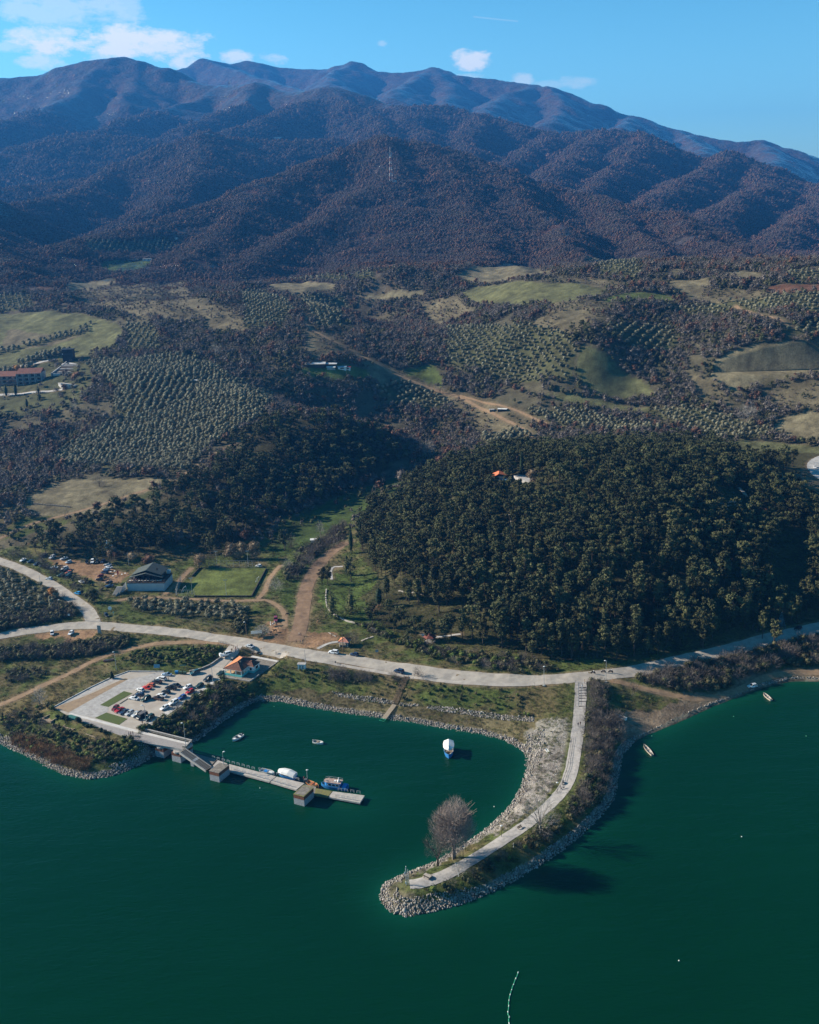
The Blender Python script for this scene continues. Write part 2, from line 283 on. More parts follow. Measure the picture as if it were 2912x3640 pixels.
# ------------------------------------------------------------------ the sheet of ground
rows = [222.0]
while rows[-1] < 11500: rows.append(rows[-1] + max(1.2, 0.0033 * rows[-1]))
rows = np.array(rows)
sc = np.linspace(-1.12, 1.12, 421); ext = 1.12 + np.cumsum(np.linspace(.012, .09, 22))
sc = np.r_[-ext[::-1], sc, ext]
NR, NC = len(rows), len(sc)
def halfw(y): return y * 0.41 + 32
GX = sc[None, :] * halfw(rows)[:, None]; GY = np.repeat(rows[:, None], NC, 1)
GZ = height(GX.ravel(), GY.ravel()).reshape(NR, NC)
def tz(x, y):
    """height of the ground sheet at x, y"""
    x = np.atleast_1d(np.asarray(x, float)); y = np.clip(np.atleast_1d(np.asarray(y, float)), rows[0], rows[-1] - 1)
    j = np.clip(np.searchsorted(rows, y, 'right') - 1, 0, NR - 2); fy = (y - rows[j]) / (rows[j + 1] - rows[j])
    s = np.clip(x / halfw(y), sc[0], sc[-1] - 1e-6); i = np.clip(np.searchsorted(sc, s, 'right') - 1, 0, NC - 2); fx = (s - sc[i]) / (sc[i + 1] - sc[i])
    return (GZ[j, i] * (1 - fx) + GZ[j, i + 1] * fx) * (1 - fy) + (GZ[j + 1, i] * (1 - fx) + GZ[j + 1, i + 1] * fx) * fy
def tz1(x, y): return float(tz(x, y)[0])
def GRID_HIT(u, v):
    """first place where the lines of sight through frame points (u, v) meet the ground"""
    dx, dy, dz = ray(u, v); u = np.asarray(u, float); Y = np.full(u.shape, 225.0); hit = np.zeros(u.shape, bool); out = np.zeros(u.shape)
    prev = Y.copy()
    while Y.min() < 11200 and not hit.all():
        X = Y * dx / dy; Z = H + Y * dz / dy; below = (tz(X, Y) > Z) & ~hit
        lo, hi = prev.copy(), Y.copy()
        if below.any():
            for _ in range(9):
                mi = (lo + hi) / 2; b = tz(mi * dx / dy, mi) > H + mi * dz / dy; hi = np.where(b, mi, hi); lo = np.where(b, lo, mi)
            out = np.where(below, hi, out); hit |= below
        prev = Y.copy(); Y = Y + np.maximum(1.5, Y * 0.004)
    out = np.where(hit, out, 11200.0)
    return out * dx / dy, out
def GP(tag, pts):
    """trace: crop points to places on the ground, [(x, y)]"""
    nn = nat(tag, pts); a = np.array(nn); X, Y = GRID_HIT(a[:, 0], a[:, 1]); return list(zip(X.tolist(), Y.tolist()))
def G1(tag, x, y):
    (X, Y), = GP(tag, [(x, y)]); return Vector((X, Y, tz1(X, Y)))
def dens_path(P, step):
    out = []
    for a, b in zip(P[:-1], P[1:]):
        n = max(1, int(math.hypot(b[0] - a[0], b[1] - a[1]) / step))
        out += [(a[0] + (b[0] - a[0]) * k / n, a[1] + (b[1] - a[1]) * k / n) for k in range(n)]
    return out + [P[-1]]
def smooth_path(P, step, it=2):
    P = [Vector(p[:2]) for p in P]
    for _ in range(it):
        Q = [P[0]]
        for a, b in zip(P[:-1], P[1:]): Q += [a * .75 + b * .25, a * .25 + b * .75]
        P = Q + [P[-1]]
    return dens_path([tuple(p) for p in P], step)
# ------------------------------------------------------------------ materials
def newmat(name):
    m = bpy.data.materials.new(name); m.use_nodes = True; t = m.node_tree; b = t.nodes['Principled BSDF']; return m, t, b, WB(t)
MATS = {}
def M(name, c, c2=None, rough=.8, scale=1.0, spec=.3, metal=0, bump=0, rnd=0, detail=5, coords='Object', lo=.35, hi=.65):
    """plain procedural material: two colours mottled by noise, optional bump and per-object variation"""
    if name in MATS: return MATS[name]
    m, t, b, w = newmat(name)
    b.inputs['Roughness'].default_value = rough; b.inputs['Specular IOR Level'].default_value = spec; b.inputs['Metallic'].default_value = metal
    tc = N(t, 'ShaderNodeTexCoord'); nz = N(t, 'ShaderNodeTexNoise', i_Scale=scale, i_Detail=detail, i_Roughness=.6); t.links.new(tc.outputs[coords], nz.inputs['Vector'])
    c2 = c2 or tuple(x * .78 for x in c)
    f = N(t, 'ShaderNodeMapRange'); f.inputs[1].default_value = lo; f.inputs[2].default_value = hi; t.links.new(nz.outputs['Fac'], f.inputs[0])
    col = w.mix(f.outputs[0], c, c2)
    if rnd:
        oi = N(t, 'ShaderNodeObjectInfo'); hsv = N(t, 'ShaderNodeHueSaturation')
        t.links.new(w.m('ADD', w.m('MULTIPLY', oi.outputs['Random'], 2 * rnd), 1 - rnd), hsv.inputs['Value'])
        t.links.new(w.m('ADD', w.m('MULTIPLY', w.m('FRACT', w.m('MULTIPLY', oi.outputs['Random'], 7.31)), .06), .47), hsv.inputs['Hue'])
        t.links.new(col, hsv.inputs['Color']); col = hsv.outputs[0]
    t.links.new(col, b.inputs['Base Color'])
    if bump:
        bp = N(t, 'ShaderNodeBump', i_Strength=bump, i_Distance=.1); t.links.new(nz.outputs['Fac'], bp.inputs['Height']); t.links.new(bp.outputs[0], b.inputs['Normal'])
    MATS[name] = m; return m
def leafmat(name, c, c2, rnd=.25, trans=.15):
    if name in MATS: return MATS[name]
    m, t, b, w = newmat(name); b.inputs['Roughness'].default_value = .75; b.inputs['Specular IOR Level'].default_value = .15
    oi = N(t, 'ShaderNodeObjectInfo'); gi = N(t, 'ShaderNodeNewGeometry')
    r1 = oi.outputs['Random']; r2 = gi.outputs['Random Per Island']
    col = w.mix(w.m('FRACT', w.m('MULTIPLY', r1, 5.77)), c, c2)
    hsv = N(t, 'ShaderNodeHueSaturation'); t.links.new(col, hsv.inputs['Color'])
    v = w.m('ADD', w.m('MULTIPLY', r1, 2 * rnd), 1 - rnd); v = w.m('MULTIPLY', v, w.m('ADD', w.m('MULTIPLY', r2, .5), .75)); t.links.new(v, hsv.inputs['Value'])
    t.links.new(hsv.outputs[0], b.inputs['Base Color'])
    MATS[name] = m; return m
# ------------------------------------------------------------------ object helpers
COL = S.collection
def tag(o, label=None, cat=None, group=None, kind=None):
    for k, v in (('label', label), ('category', cat), ('group', group), ('kind', kind)):
        if v: o[k] = v
    return o
def mesh_np(name, V, F, mats=(), mi=None, smooth=False):
    me = bpy.data.meshes.new(name); V = np.asarray(V, np.float32)
    if isinstance(F, np.ndarray):
        n, k = F.shape; me.vertices.add(len(V)); me.vertices.foreach_set('co', V.ravel()); me.loops.add(n * k); me.loops.foreach_set('vertex_index', F.astype(np.int32).ravel())
        me.polygons.add(n); me.polygons.foreach_set('loop_start', np.arange(0, n * k, k, dtype=np.int32)); me.polygons.foreach_set('loop_total', np.full(n, k, np.int32))
    else: me.from_pydata([tuple(v) for v in V.tolist()], [], F)
    for m in mats: me.materials.append(m)
    if mi is not None: me.polygons.foreach_set('material_index', np.asarray(mi, np.int32))
    if smooth: me.polygons.foreach_set('use_smooth', np.ones(len(me.polygons), bool))
    me.update(); return me
def add(name, me, parent=None, loc=None, rz=None, scale=None):
    o = bpy.data.objects.new(name, me); COL.objects.link(o)
    if parent: o.parent = parent
    if loc is not None: o.location = loc
    if rz is not None: o.rotation_euler[2] = rz
    if scale is not None: o.scale = (scale,) * 3 if isinstance(scale, (int, float)) else scale
    return o
def empty(name, loc=(0, 0, 0), rz=0):
    o = bpy.data.objects.new(name, None); COL.objects.link(o); o.location = loc; o.rotation_euler[2] = rz; o.empty_display_size = .3; return o
def copy_tree(o):
    c = o.copy(); COL.objects.link(c)
    for ch in o.children:
        d = ch.copy(); COL.objects.link(d); d.parent = c
        for g in ch.children:
            e = g.copy(); COL.objects.link(e); e.parent = d
    return c
class MB:
    """collects shapes for ONE mesh"""
    def __init__(s): s.V = []; s.F = []; s.I = []; s.m = []
    def mat(s, m):
        if m not in s.m: s.m.append(m)
        return s.m.index(m)
    def poly(s, V, F, m):
        b = len(s.V); k = s.mat(m); s.V += [tuple(v) for v in V]; s.F += [[b + i for i in f] for f in F]; s.I += [k] * len(F); return s
    def box(s, c, d, m, rz=0, taper=1.0, rx=0):
        c = Vector(c); d = Vector(d) / 2; Mx = Matrix.Rotation(rz, 3, 'Z') @ Matrix.Rotation(rx, 3, 'X'); V = []
        for z in (-1, 1):
            k = taper if z > 0 else 1
            for x, y in ((-1, -1), (1, -1), (1, 1), (-1, 1)): V.append(c + Mx @ Vector((x * d.x * k, y * d.y * k, z * d.z)))
        return s.poly(V, [(3, 2, 1, 0), (4, 5, 6, 7), (0, 1, 5, 4), (1, 2, 6, 5), (2, 3, 7, 6), (3, 0, 4, 7)], m)
    def tube(s, P, r, m, n=6, caps=True):
        P = [Vector(p) for p in P]; r = r if isinstance(r, (list, tuple)) else [r] * len(P); V = []
        for i, p in enumerate(P):
            t = (P[min(i + 1, len(P) - 1)] - P[max(i - 1, 0)]).normalized(); a = t.orthogonal().normalized() if abs(t.z) < .9 else t.cross(Vector((0, 1, 0))).normalized(); b = t.cross(a)
            V += [p + (a * math.cos(k * 2 * math.pi / n) + b * math.sin(k * 2 * math.pi / n)) * r[i] for k in range(n)]
        F = [(i * n + k, i * n + (k + 1) % n, (i + 1) * n + (k + 1) % n, (i + 1) * n + k) for i in range(len(P) - 1) for k in range(n)]
        if caps: F += [tuple(range(n))[::-1], tuple(range((len(P) - 1) * n, len(P) * n))]
        return s.poly(V, F, m)
    def prism(s, P, z0, z1, m):
        n = len(P); V = [(x, y, z0) for x, y in P] + [(x, y, z1) for x, y in P]
        return s.poly(V, [tuple(range(n))[::-1], tuple(range(n, 2 * n))] + [(k, (k + 1) % n, n + (k + 1) % n, n + k) for k in range(n)], m)
    def loft(s, rings, m, caps=True, closed=True):
        n = len(rings[0]); V = [v for r in rings for v in r]
        F = [(i * n + k, i * n + (k + 1) % n, (i + 1) * n + (k + 1) % n, (i + 1) * n + k) for i in range(len(rings) - 1) for k in range(n if closed else n - 1)]
        if caps: F += [tuple(range(n))[::-1], tuple(range((len(rings) - 1) * n, len(rings) * n))]
        return s.poly(V, F, m)
    def mesh(s, name='mesh', smooth=False):
        me = mesh_np(name, s.V, s.F, s.m, s.I, smooth); return me
    def build(s, name, parent=None, loc=None, rz=None, smooth=False, bev=0, fixn=True):
        me = s.mesh(name, smooth)
        if fixn:
            bm = bmesh.new(); bm.from_mesh(me); bmesh.ops.recalc_face_normals(bm, faces=bm.faces); 
            if bev: bmesh.ops.bevel(bm, geom=bm.edges[:], offset=bev, segments=1, affect='EDGES')
            bm.to_mesh(me); bm.free()
        return add(name, me, parent, loc, rz)
# ------------------------------------------------------------------ ground cover map
PC = {}   # zone polygons on the ground
def zone(name, tg, pts): PC.setdefault(name, []).append(GP(tg, pts))
for pts, c in [([(140, 600), (180, 592), (262, 588), (222, 605), (150, 618)], 'tan'), ([(-80, 672), (0, 660), (120, 655), (200, 668), (250, 685), (262, 702), (245, 728), (180, 748), (100, 760), (0, 772), (-80, 780)], 'meadow'),
               ([(555, 600), (640, 595), (708, 600), (700, 614), (612, 622), (580, 615)], 'tan'), ([(958, 577), (985, 566), (1080, 556), (1112, 561), (1168, 581), (1100, 586), (960, 586)], 'tan'),
               ([(760, 626), (820, 612), (890, 612), (898, 620), (840, 630)], 'tan'), ([(968, 620), (1000, 602), (1150, 597), (1282, 605), (1262, 624), (1180, 640), (1130, 632), (1080, 650), (1000, 640)], 'meadow'),
               ([(1265, 630), (1330, 616), (1430, 622), (1420, 634), (1280, 636)], 'green'), ([(1510, 580), (1560, 571), (1590, 573), (1620, 586), (1560, 592)], 'tan'), ([(1395, 592), (1490, 585), (1500, 597), (1430, 603)], 'tan'),
               ([(1600, 606), (1690, 598), (1760, 602), (1720, 615), (1640, 620)], 'redsoil'), ([(1165, 662), (1230, 650), (1222, 680), (1180, 696)], 'green'),
               ([(1225, 728), (1300, 768), (1350, 798), (1392, 832), (1300, 842), (1240, 825), (1208, 780)], 'meadow'), ([(1595, 722), (1700, 727), (1760, 735), (1760, 785), (1620, 808), (1540, 830), (1498, 800), (1500, 760)], 'tan'),
               ([(1640, 882), (1700, 866), (1760, 880), (1760, 930), (1680, 930), (1625, 912)], 'tan'), ([(1505, 945), (1560, 926), (1640, 932), (1760, 946), (1760, 985), (1600, 978), (1540, 968)], 'meadow'),
               ([(838, 780), (905, 768), (930, 785), (935, 815), (890, 800)], 'green'), ([(620, 790), (650, 772), (740, 770), (830, 790), (900, 825), (820, 805), (700, 800)], 'green'),
               ([(60, 1045), (130, 1012), (330, 1008), (368, 1015), (200, 1082), (60, 1088)], 'tan'), ([(210, 555), (270, 548), (330, 545), (300, 570), (230, 575)], 'green'),
               ([(615, 1150), (630, 1120), (720, 1075), (750, 1090), (700, 1125), (640, 1170), (610, 1230), (600, 1280), (580, 1230)], 'green'), ([(590, 1290), (610, 1180), (650, 1150), (690, 1150), (650, 1210), (625, 1300)], 'lush'),
               ([(420, 815), (560, 770), (620, 800), (560, 815)], 'none'), ([(1640, 1130), (1690, 1120), (1710, 1250), (1650, 1280), (1635, 1200)], 'meadow'), ([(1500, 1050), (1560, 1045), (1565, 1085), (1500, 1085)], 'meadow'),
               ([(675, 1225), (700, 1205), (800, 1210), (850, 1260), (880, 1290), (990, 1296), (1010, 1330), (940, 1345), (860, 1335), (760, 1320), (690, 1300), (672, 1260)], 'lush'),
               ([(150, 622), (260, 600), (390, 590), (400, 625), (450, 665), (380, 680), (280, 665), (190, 650)], 'scrubtan'), ([(0, 1195), (-200, 1120), (0, 1140), (120, 1110), (220, 1085), (330, 1040), (420, 1010), (420, 1060), (330, 1110), (250, 1130), (100, 1150)], 'scrubtan'),
               ([(1000, 880), (1080, 870), (1130, 890), (1100, 920), (1000, 910)], 'scrubtan'), ([(1160, 640), (1300, 640), (1240, 700), (1160, 720), (1120, 680)], 'scrubtan'),
               ([(640, 700), (720, 700), (730, 750), (650, 760)], 'scrubtan'), ([(1570, 960), (1760, 970), (1760, 1060), (1640, 1010)], 'scrubtan')]:
    if c != 'none': zone(c, 'D', pts)
for pts, c in [([(740, 742), (830, 775), (930, 815), (1100, 872), (1080, 892), (900, 845), (780, 795)], 'scrubtan'), ([(1600, 822), (1700, 800), (1780, 830), (1700, 862), (1640, 862)], 'scrubtan'), ([(1420, 602), (1600, 612), (1660, 640), (1500, 642)], 'scrubtan'),
               ([(960, 860), (1060, 850), (1120, 880), (1040, 902)], 'scrubtan'), ([(880, 640), (960, 620), (1000, 655), (930, 690)], 'scrubtan'), ([(1140, 830), (1300, 850), (1420, 862), (1280, 868)], 'meadow'), ([(420, 640), (500, 650), (520, 700), (440, 700)], 'scrubtan'), ([(1170, 590), (1230, 585), (1340, 600), (1300, 612)], 'scrubtan'), ([(1440, 780), (1500, 800), (1540, 850), (1480, 850)], 'scrubtan'), ([(20, 690), (60, 700), (180, 705), (60, 735), (0, 735)], 'scrubtan')]: zone(c, 'D', pts)
zone('pitch', 'o', [(985, 575), (1290, 240), (1725, 240), (2060, 240), (1880, 590)])
ORCH = []   # polygon, row direction, spacing along, across
def orch(tg, pts, ang, a, b, kind='olive', size=1.0): ORCH.append((GP(tg, pts), ang, a, b, kind, size))
orch('g', [(540, 235), (760, 225), (1100, 190), (1300, 250), (1400, 330), (1560, 400), (1700, 450), (1640, 560), (1500, 640), (1350, 720), (1250, 790), (1150, 900), (900, 895), (600, 880), (330, 870), (330, 820), (400, 760), (600, 650), (720, 600), (700, 480), (700, 400), (560, 300)], .12, 4.0, 5.0)
orch('g', [(820, 335), (1175, 335), (1205, 480), (1000, 530), (800, 585), (730, 590), (760, 480)], 1.52, 3.4, 7.0, size=1.08)
orch('g', [(760, 0), (940, 10), (1000, 160), (800, 170)], 1.5, 5.5, 8)
orch('D', [(505, 615), (560, 612), (620, 652), (590, 690), (520, 690)], 1.2, 7, 8)
orch('D', [(612, 622), (720, 618), (735, 640), (720, 690), (680, 695), (650, 660)], .2, 7, 7)
orch('D', [(495, 574), (790, 572), (790, 590), (640, 592), (500, 586)], .1, 8, 9)
orch('D', [(1230, 542), (1290, 545), (1350, 575), (1340, 588), (1260, 580)], .9, 8, 9)
orch('D', [(790, 812), (870, 797), (950, 850), (930, 862), (860, 860), (800, 830)], .6, 5.6, 6.4)
orch('D', [(940, 690), (1200, 700), (1215, 740), (1200, 800), (1080, 810), (940, 760)], .2, 6, 6.6)
orch('D', [(1270, 690), (1410, 690), (1430, 730), (1330, 740)], .9, 6, 8)
orch('D', [(1360, 862), (1500, 865), (1660, 915), (1500, 925)], .3, 6, 6)
orch('D', [(1640, 700), (1760, 680), (1760, 745)], 1.0, 6, 8)
orch('D', [(1100, 862), (1250, 872), (1400, 905), (1300, 915), (1180, 895)], .2, 4.6, 5)
orch('D', [(1010, 925), (1090, 905), (1120, 925), (1040, 955)], .4, 6, 6, size=1.3)
orch('D', [(180, 507), (350, 500), (380, 520), (190, 530)], .1, 8, 8)
orch('D', [(-60, 622), (60, 620), (80, 650), (-60, 658)], .4, 7, 8)
orch('a', [(-60, 190), (60, 225), (200, 310), (330, 360), (390, 400), (310, 450), (200, 470), (-60, 510)], .5, 4.6, 5.4)
orch('o', [(360, 650), (500, 610), (720, 640), (1000, 655), (1250, 680), (1560, 690), (1800, 720), (1780, 860), (1560, 890), (1300, 890), (1100, 860), (900, 830), (600, 800), (400, 760)], .12, 4.6, 5.2)
orch('D', [(1640, 575), (1760, 570), (1760, 592), (1680, 594)], .3, 8, 8)
orch('D', [(1380, 642), (1500, 640), (1760, 622), (1760, 680), (1560, 660)], .1, 6, 9)
orch('D', [(-60, 745), (0, 738), (190, 682), (186, 700), (120, 715), (0, 748)], .3, 6, 7)
orch('D', [(-60, 800), (60, 758), (130, 735), (150, 742), (60, 775), (-60, 812)], .3, 5, 5, size=1.2)
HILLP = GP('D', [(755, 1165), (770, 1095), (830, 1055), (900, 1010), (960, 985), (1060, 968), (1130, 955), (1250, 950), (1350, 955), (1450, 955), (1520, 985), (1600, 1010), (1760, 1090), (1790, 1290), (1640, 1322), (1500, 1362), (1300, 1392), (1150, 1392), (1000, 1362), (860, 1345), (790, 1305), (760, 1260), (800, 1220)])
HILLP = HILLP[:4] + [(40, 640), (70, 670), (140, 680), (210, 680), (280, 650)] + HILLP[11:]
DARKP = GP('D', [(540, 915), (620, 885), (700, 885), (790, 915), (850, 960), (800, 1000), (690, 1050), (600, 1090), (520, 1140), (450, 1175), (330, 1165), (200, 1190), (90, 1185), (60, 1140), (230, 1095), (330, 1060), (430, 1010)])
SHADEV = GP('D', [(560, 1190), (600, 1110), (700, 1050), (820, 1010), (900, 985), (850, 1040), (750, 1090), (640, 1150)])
HOTELG = GP('D', [(-60, 770), (60, 760), (190, 745), (195, 800), (170, 850), (100, 870), (-60, 880)])
# roads as strips: name, tag groups, width, material key
def chain(*groups):
    out = []
    for tg, pts in groups: out += GP(tg, pts)
    return out
ROADS = []
def road(name, width, mk, label, P, lift=.10): ROADS.append((name, width, mk, label, smooth_path(P, 1.6 if width < 6 else 2.0), lift))
road('main_road', 7.4, 'roadc', '', chain(('a', [(-300, 690), (-120, 650), (0, 622), (150, 594), (300, 574), (450, 556), (620, 556), (800, 575), (1000, 592), (1200, 614), (1400, 644), (1500, 662)]), ('d', [(0, 243), (200, 278), (400, 310), (600, 335), (800, 372), (1000, 402), (1200, 428), (1400, 445), (1600, 458), (1700, 462)]), ('f', [(80, 366), (200, 360), (400, 345), (600, 318), (800, 272), (1000, 228), (1200, 185), (1400, 125), (1600, 82), (1725, 55), (1900, 10)])))
road('side_road', 6.6, 'roadc', '', chain(('a', [(-200, 90), (-80, 130), (0, 165), (100, 195), (230, 258), (350, 325), (430, 385), (500, 430), (550, 480), (575, 545)])), .07)
road('car_park_road', 6.5, 'lotc', '', chain(('p', [(260, 560), (200, 640), (130, 700), (60, 780)])), .13)
road('dirt_track', 2.6, 'dirt', '', chain(('a', [(720, 405), (800, 392), (1000, 387), (1200, 397), (1400, 410), (1560, 402)]), ('p', [(430, 103), (560, 92), (650, 130), (730, 190), (760, 260), (755, 370)])), .06)
road('dirt_track', 2.6, 'dirt', '', chain(('p', [(480, 90), (520, 40), (560, 0)]), ('a', [(1640, 290), (1690, 220), (1720, 190)])), .05)
road('dirt_track', 7.0, 'dirt2', '', chain(('p', [(860, 520), (905, 400), (925, 300), (945, 150), (975, 0)]), ('j', [(130, 1000), (165, 900), (215, 800), (300, 715), (400, 650)])), .08)
road('dirt_track', 2.6, 'dirt', '', chain(('o', [(1150, 240), (1080, 300), (1020, 370), (960, 440), (820, 560)])), .05)
road('lakeside_track', 3.2, 'dirt', '', chain(('a', [(1500, 672), (1350, 664), (1250, 660), (1050, 662), (900, 680), (750, 712), (620, 752), (520, 800), (400, 870), (250, 930), (150, 985), (0, 1045), (-150, 1100)])), .06)
road('ridge_track', 2.4, 'dirt', '', chain(('g', [(-60, 1345), (0, 1320), (100, 1265), (250, 1210), (400, 1175), (600, 1120), (750, 1070), (900, 1020), (1030, 985), (1120, 935), (1200, 870), (1350, 780), (1450, 730), (1560, 680)])), .06)
road('valley_track', 2.8, 'dirt', '', chain(('h', [(1640, 965), (1560, 895), (1400, 820), (1280, 765), (1180, 705), (1080, 685), (1000, 655), (900, 620), (800, 575), (700, 520), (600, 470), (500, 415), (400, 365), (300, 315), (240, 270), (235, 225), (260, 195)])), .15)
road('valley_track', 2.2, 'dirt', '', chain(('h', [(1180, 700), (1300, 735), (1450, 770), (1560, 800), (1725, 880)])), .15)
road('valley_track', 3.0, 'dirt', '', chain(('i', [(1220, 150), (1300, 185), (1420, 220), (1520, 255), (1545, 280)])), .2)
road('hotel_road', 3.6, 'pale', '', chain(('q', [(-60, 505), (60, 490), (300, 445), (600, 385), (860, 340)])), .2)
road('hotel_road', 3.6, 'pale', '', chain(('q', [(-60, 885), (200, 868), (500, 845), (760, 825), (960, 800)])), .2)
road('curving_road', 7.0, 'pale', '', chain(('k', [(1850, 95), (1725, 135), (1690, 165), (1685, 200), (1725, 250), (1820, 300)])), .15)
JP = chain(('f', [(282, 380), (280, 460), (275, 540), (268, 640), (255, 740), (240, 840), (222, 930), (190, 1020)]), ('e', [(1290, 370), (1200, 455), (1110, 530), (1000, 600), (880, 680), (760, 755), (640, 830), (520, 890), (400, 930), (300, 945)]))
road('promenade_path', 4.6, 'pave', '', JP, .1)
road('pavement', 2.0, 'lotc', '', chain(('d', [(140, 300), (300, 330), (500, 365), (700, 400), (900, 432), (1100, 462), (1300, 482), (1500, 492), (1600, 493), (1725, 485)])), .16)
road('park_path', 1.6, 'pale', '', chain(('d', [(395, 270), (440, 245), (500, 228), (550, 225)])), .1)
road('park_path', 1.3, 'pale', '', chain(('j', [(380, 800), (300, 800), (310, 880)])), .1)
road('park_path', 1.6, 'pale', '', chain(('j', [(860, 1215), (900, 1235), (1000, 1230), (1100, 1215)])), .1)
road('beach_track', 3.0, 'dirt', '', chain(('f', [(460, 375), (560, 395), (700, 435), (850, 465), (950, 490), (1080, 480), (1250, 430), (1400, 345), (1600, 320), (1800, 325)])), .05)
# ---- colours per place on the ground
gx, gy, gz = GX.ravel(), GY.ravel(), GZ.ravel()
PAL = dict(tan=(.165, .14, .085), meadow=(.108, .108, .05), green=(.105, .128, .04), lush=(.07, .098, .024), redsoil=(.115, .058, .038), scrubtan=(.125, .105, .065), pitch=(.105, .125, .035))
def near_mask(P, pad_): 
    a = np.array(P); return (gx > a[:, 0].min() - pad_) & (gx < a[:, 0].max() + pad_) & (gy > a[:, 1].min() - pad_) & (gy < a[:, 1].max() + pad_)
C = np.zeros((len(gx), 3)); 
n1 = fbm(gx / 30, gy / 30, 4); n2 = fbm(gx / 6, gy / 6, 3); n3 = fbm(gx / 160 + 9, gy / 160, 3)
grass = np.array([.075, .095, .026]); dry = np.array([.13, .105, .05]); wood = np.array([.088, .078, .05])
f = sstep(-.35, .5, n1 * .7 + n2 * .5)[:, None]; C[:] = grass * (1 - f) + dry * f
fw = (sstep(560, 680, gy))[:, None]; C = C * (1 - fw) + (wood * (1 + .3 * n3[:, None])) * fw
WOODMASK = np.ones(len(gx), bool)
wobx, woby = gx + 2.0 * n2, gy + 2.0 * fbm(gx / 6 + 40, gy / 6, 3)
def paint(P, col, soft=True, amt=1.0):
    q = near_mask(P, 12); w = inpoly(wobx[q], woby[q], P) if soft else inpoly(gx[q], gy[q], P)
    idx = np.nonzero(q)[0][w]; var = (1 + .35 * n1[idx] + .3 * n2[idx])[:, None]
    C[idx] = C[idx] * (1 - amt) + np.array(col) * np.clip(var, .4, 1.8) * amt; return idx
for k, L in PC.items():
    for P in L: WOODMASK[paint(P, PAL[k], k != 'pitch')] = False
for P, *_ in ORCH: WOODMASK[paint(P, (.075, .075, .036))] = False
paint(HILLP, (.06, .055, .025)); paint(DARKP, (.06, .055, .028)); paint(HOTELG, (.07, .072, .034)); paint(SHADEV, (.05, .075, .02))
# dirt, beaches, shoulders
DIRT = (.25, .15, .085)
DIRTP = [GP('p', [(400, 470), (520, 480), (600, 380), (560, 350), (590, 300), (660, 320), (740, 330), (800, 400), (870, 420), (1030, 420), (1100, 440), (1180, 410), (1300, 440), (1320, 510), (1200, 540), (1100, 600), (900, 585), (700, 560), (500, 510)]),
         GP('a', [(150, 60), (200, 60), (260, 95), (330, 130), (480, 165), (640, 180), (720, 225), (790, 235), (750, 290), (680, 300), (640, 305), (600, 330), (540, 300), (470, 270), (400, 235), (300, 170), (200, 120)]),
         GP('a', [(170, 615), (290, 590), (480, 585), (620, 580), (560, 640), (470, 640), (380, 680), (400, 640), (250, 640)]),
         GP('p', [(500, 590), (820, 640), (900, 660), (1300, 740), (1500, 770), (1725, 800), (1725, 775), (1500, 740), (1200, 700), (960, 650), (700, 610), (520, 580)])]
for P in DIRTP: WOODMASK[paint(P, DIRT)] = False
BEACH = GP('f', [(450, 590), (560, 560), (700, 560), (880, 500), (900, 450), (1150, 450), (1300, 340), (1500, 300), (1900, 300), (1900, 420), (1560, 385), (1350, 440), (960, 595), (640, 740), (540, 800), (520, 700)])
paint(BEACH, (.17, .125, .085))
paint(GP('d', [(100, 540), (250, 510), (500, 540), (860, 610), (1100, 625), (1500, 690), (1725, 740), (1725, 830), (1600, 820), (1400, 775), (1000, 710), (560, 650), (200, 580)]), (.115, .095, .05))
paint(GP('f', [(-60, 680), (60, 620), (200, 600), (240, 640), (190, 840), (150, 1000), (60, 1100), (-60, 1190)]), (.21, .19, .155)); 
paint(GP('e', [(1120, 60), (1240, 0), (1350, 60), (1330, 180), (1290, 300), (1180, 420), (1050, 500), (900, 590), (700, 680), (400, 860), (150, 960), (300, 830), (600, 700), (900, 480), (1040, 350), (1080, 200)]), (.25, .22, .19))
paint(GP('e', [(110, 960), (250, 870), (420, 800), (330, 920), (290, 1000), (420, 1060), (560, 1080), (400, 1140), (200, 1130), (115, 1060)]), (.14, .115, .085), amt=.75)
paint(GP('a', [(0, 1000), (150, 960), (300, 920), (500, 830), (640, 800), (500, 900), (350, 990), (300, 1080), (100, 1130), (0, 1180)]), (.13, .10, .045), amt=.8)
paint(GP('p', [(1640, 150), (1725, 130), (1725, 240), (1650, 210)]), DIRT)
paint(GP('a', [(350, 30), (0, 90), (0, 160), (200, 220), (300, 280), (440, 360), (560, 440), (640, 300), (300, 180)]), (.10, .12, .035), amt=.7)
q = gy < 800; sdv = np.full(len(gx), 99.); sdv[q] = shore_sd(gx[q], gy[q]); GSD = sdv
shore = (sdv < 2.2) ; C[shore] = np.array([.19, .165, .12]) * (1 + .3 * n2[shore])[:, None]; C[sdv < .7] = (.075, .062, .045)
C[sdv < -.5] = (.05, .09, .06)
qq = gy < 1500
for nm, wd, mk, lb, P, lf in ROADS:
    a = np.array(P); b = qq & near_mask(P, wd); d = linedist(gx[b], gy[b], P[::3] + [P[-1]]); i_ = np.nonzero(b)[0]
    e = d < wd / 2 + 2.0 + n2[b]; soil = np.array([.21, .15, .09]) if mk != 'pave' else np.array([.10, .11, .04])
    w = (1 - sstep(wd / 2, wd / 2 + 2.2, d[e]))[:, None] * .8; C[i_[e]] = C[i_[e]] * (1 - w) + soil * w; WOODMASK[i_[d < wd / 2 + 2]] = False
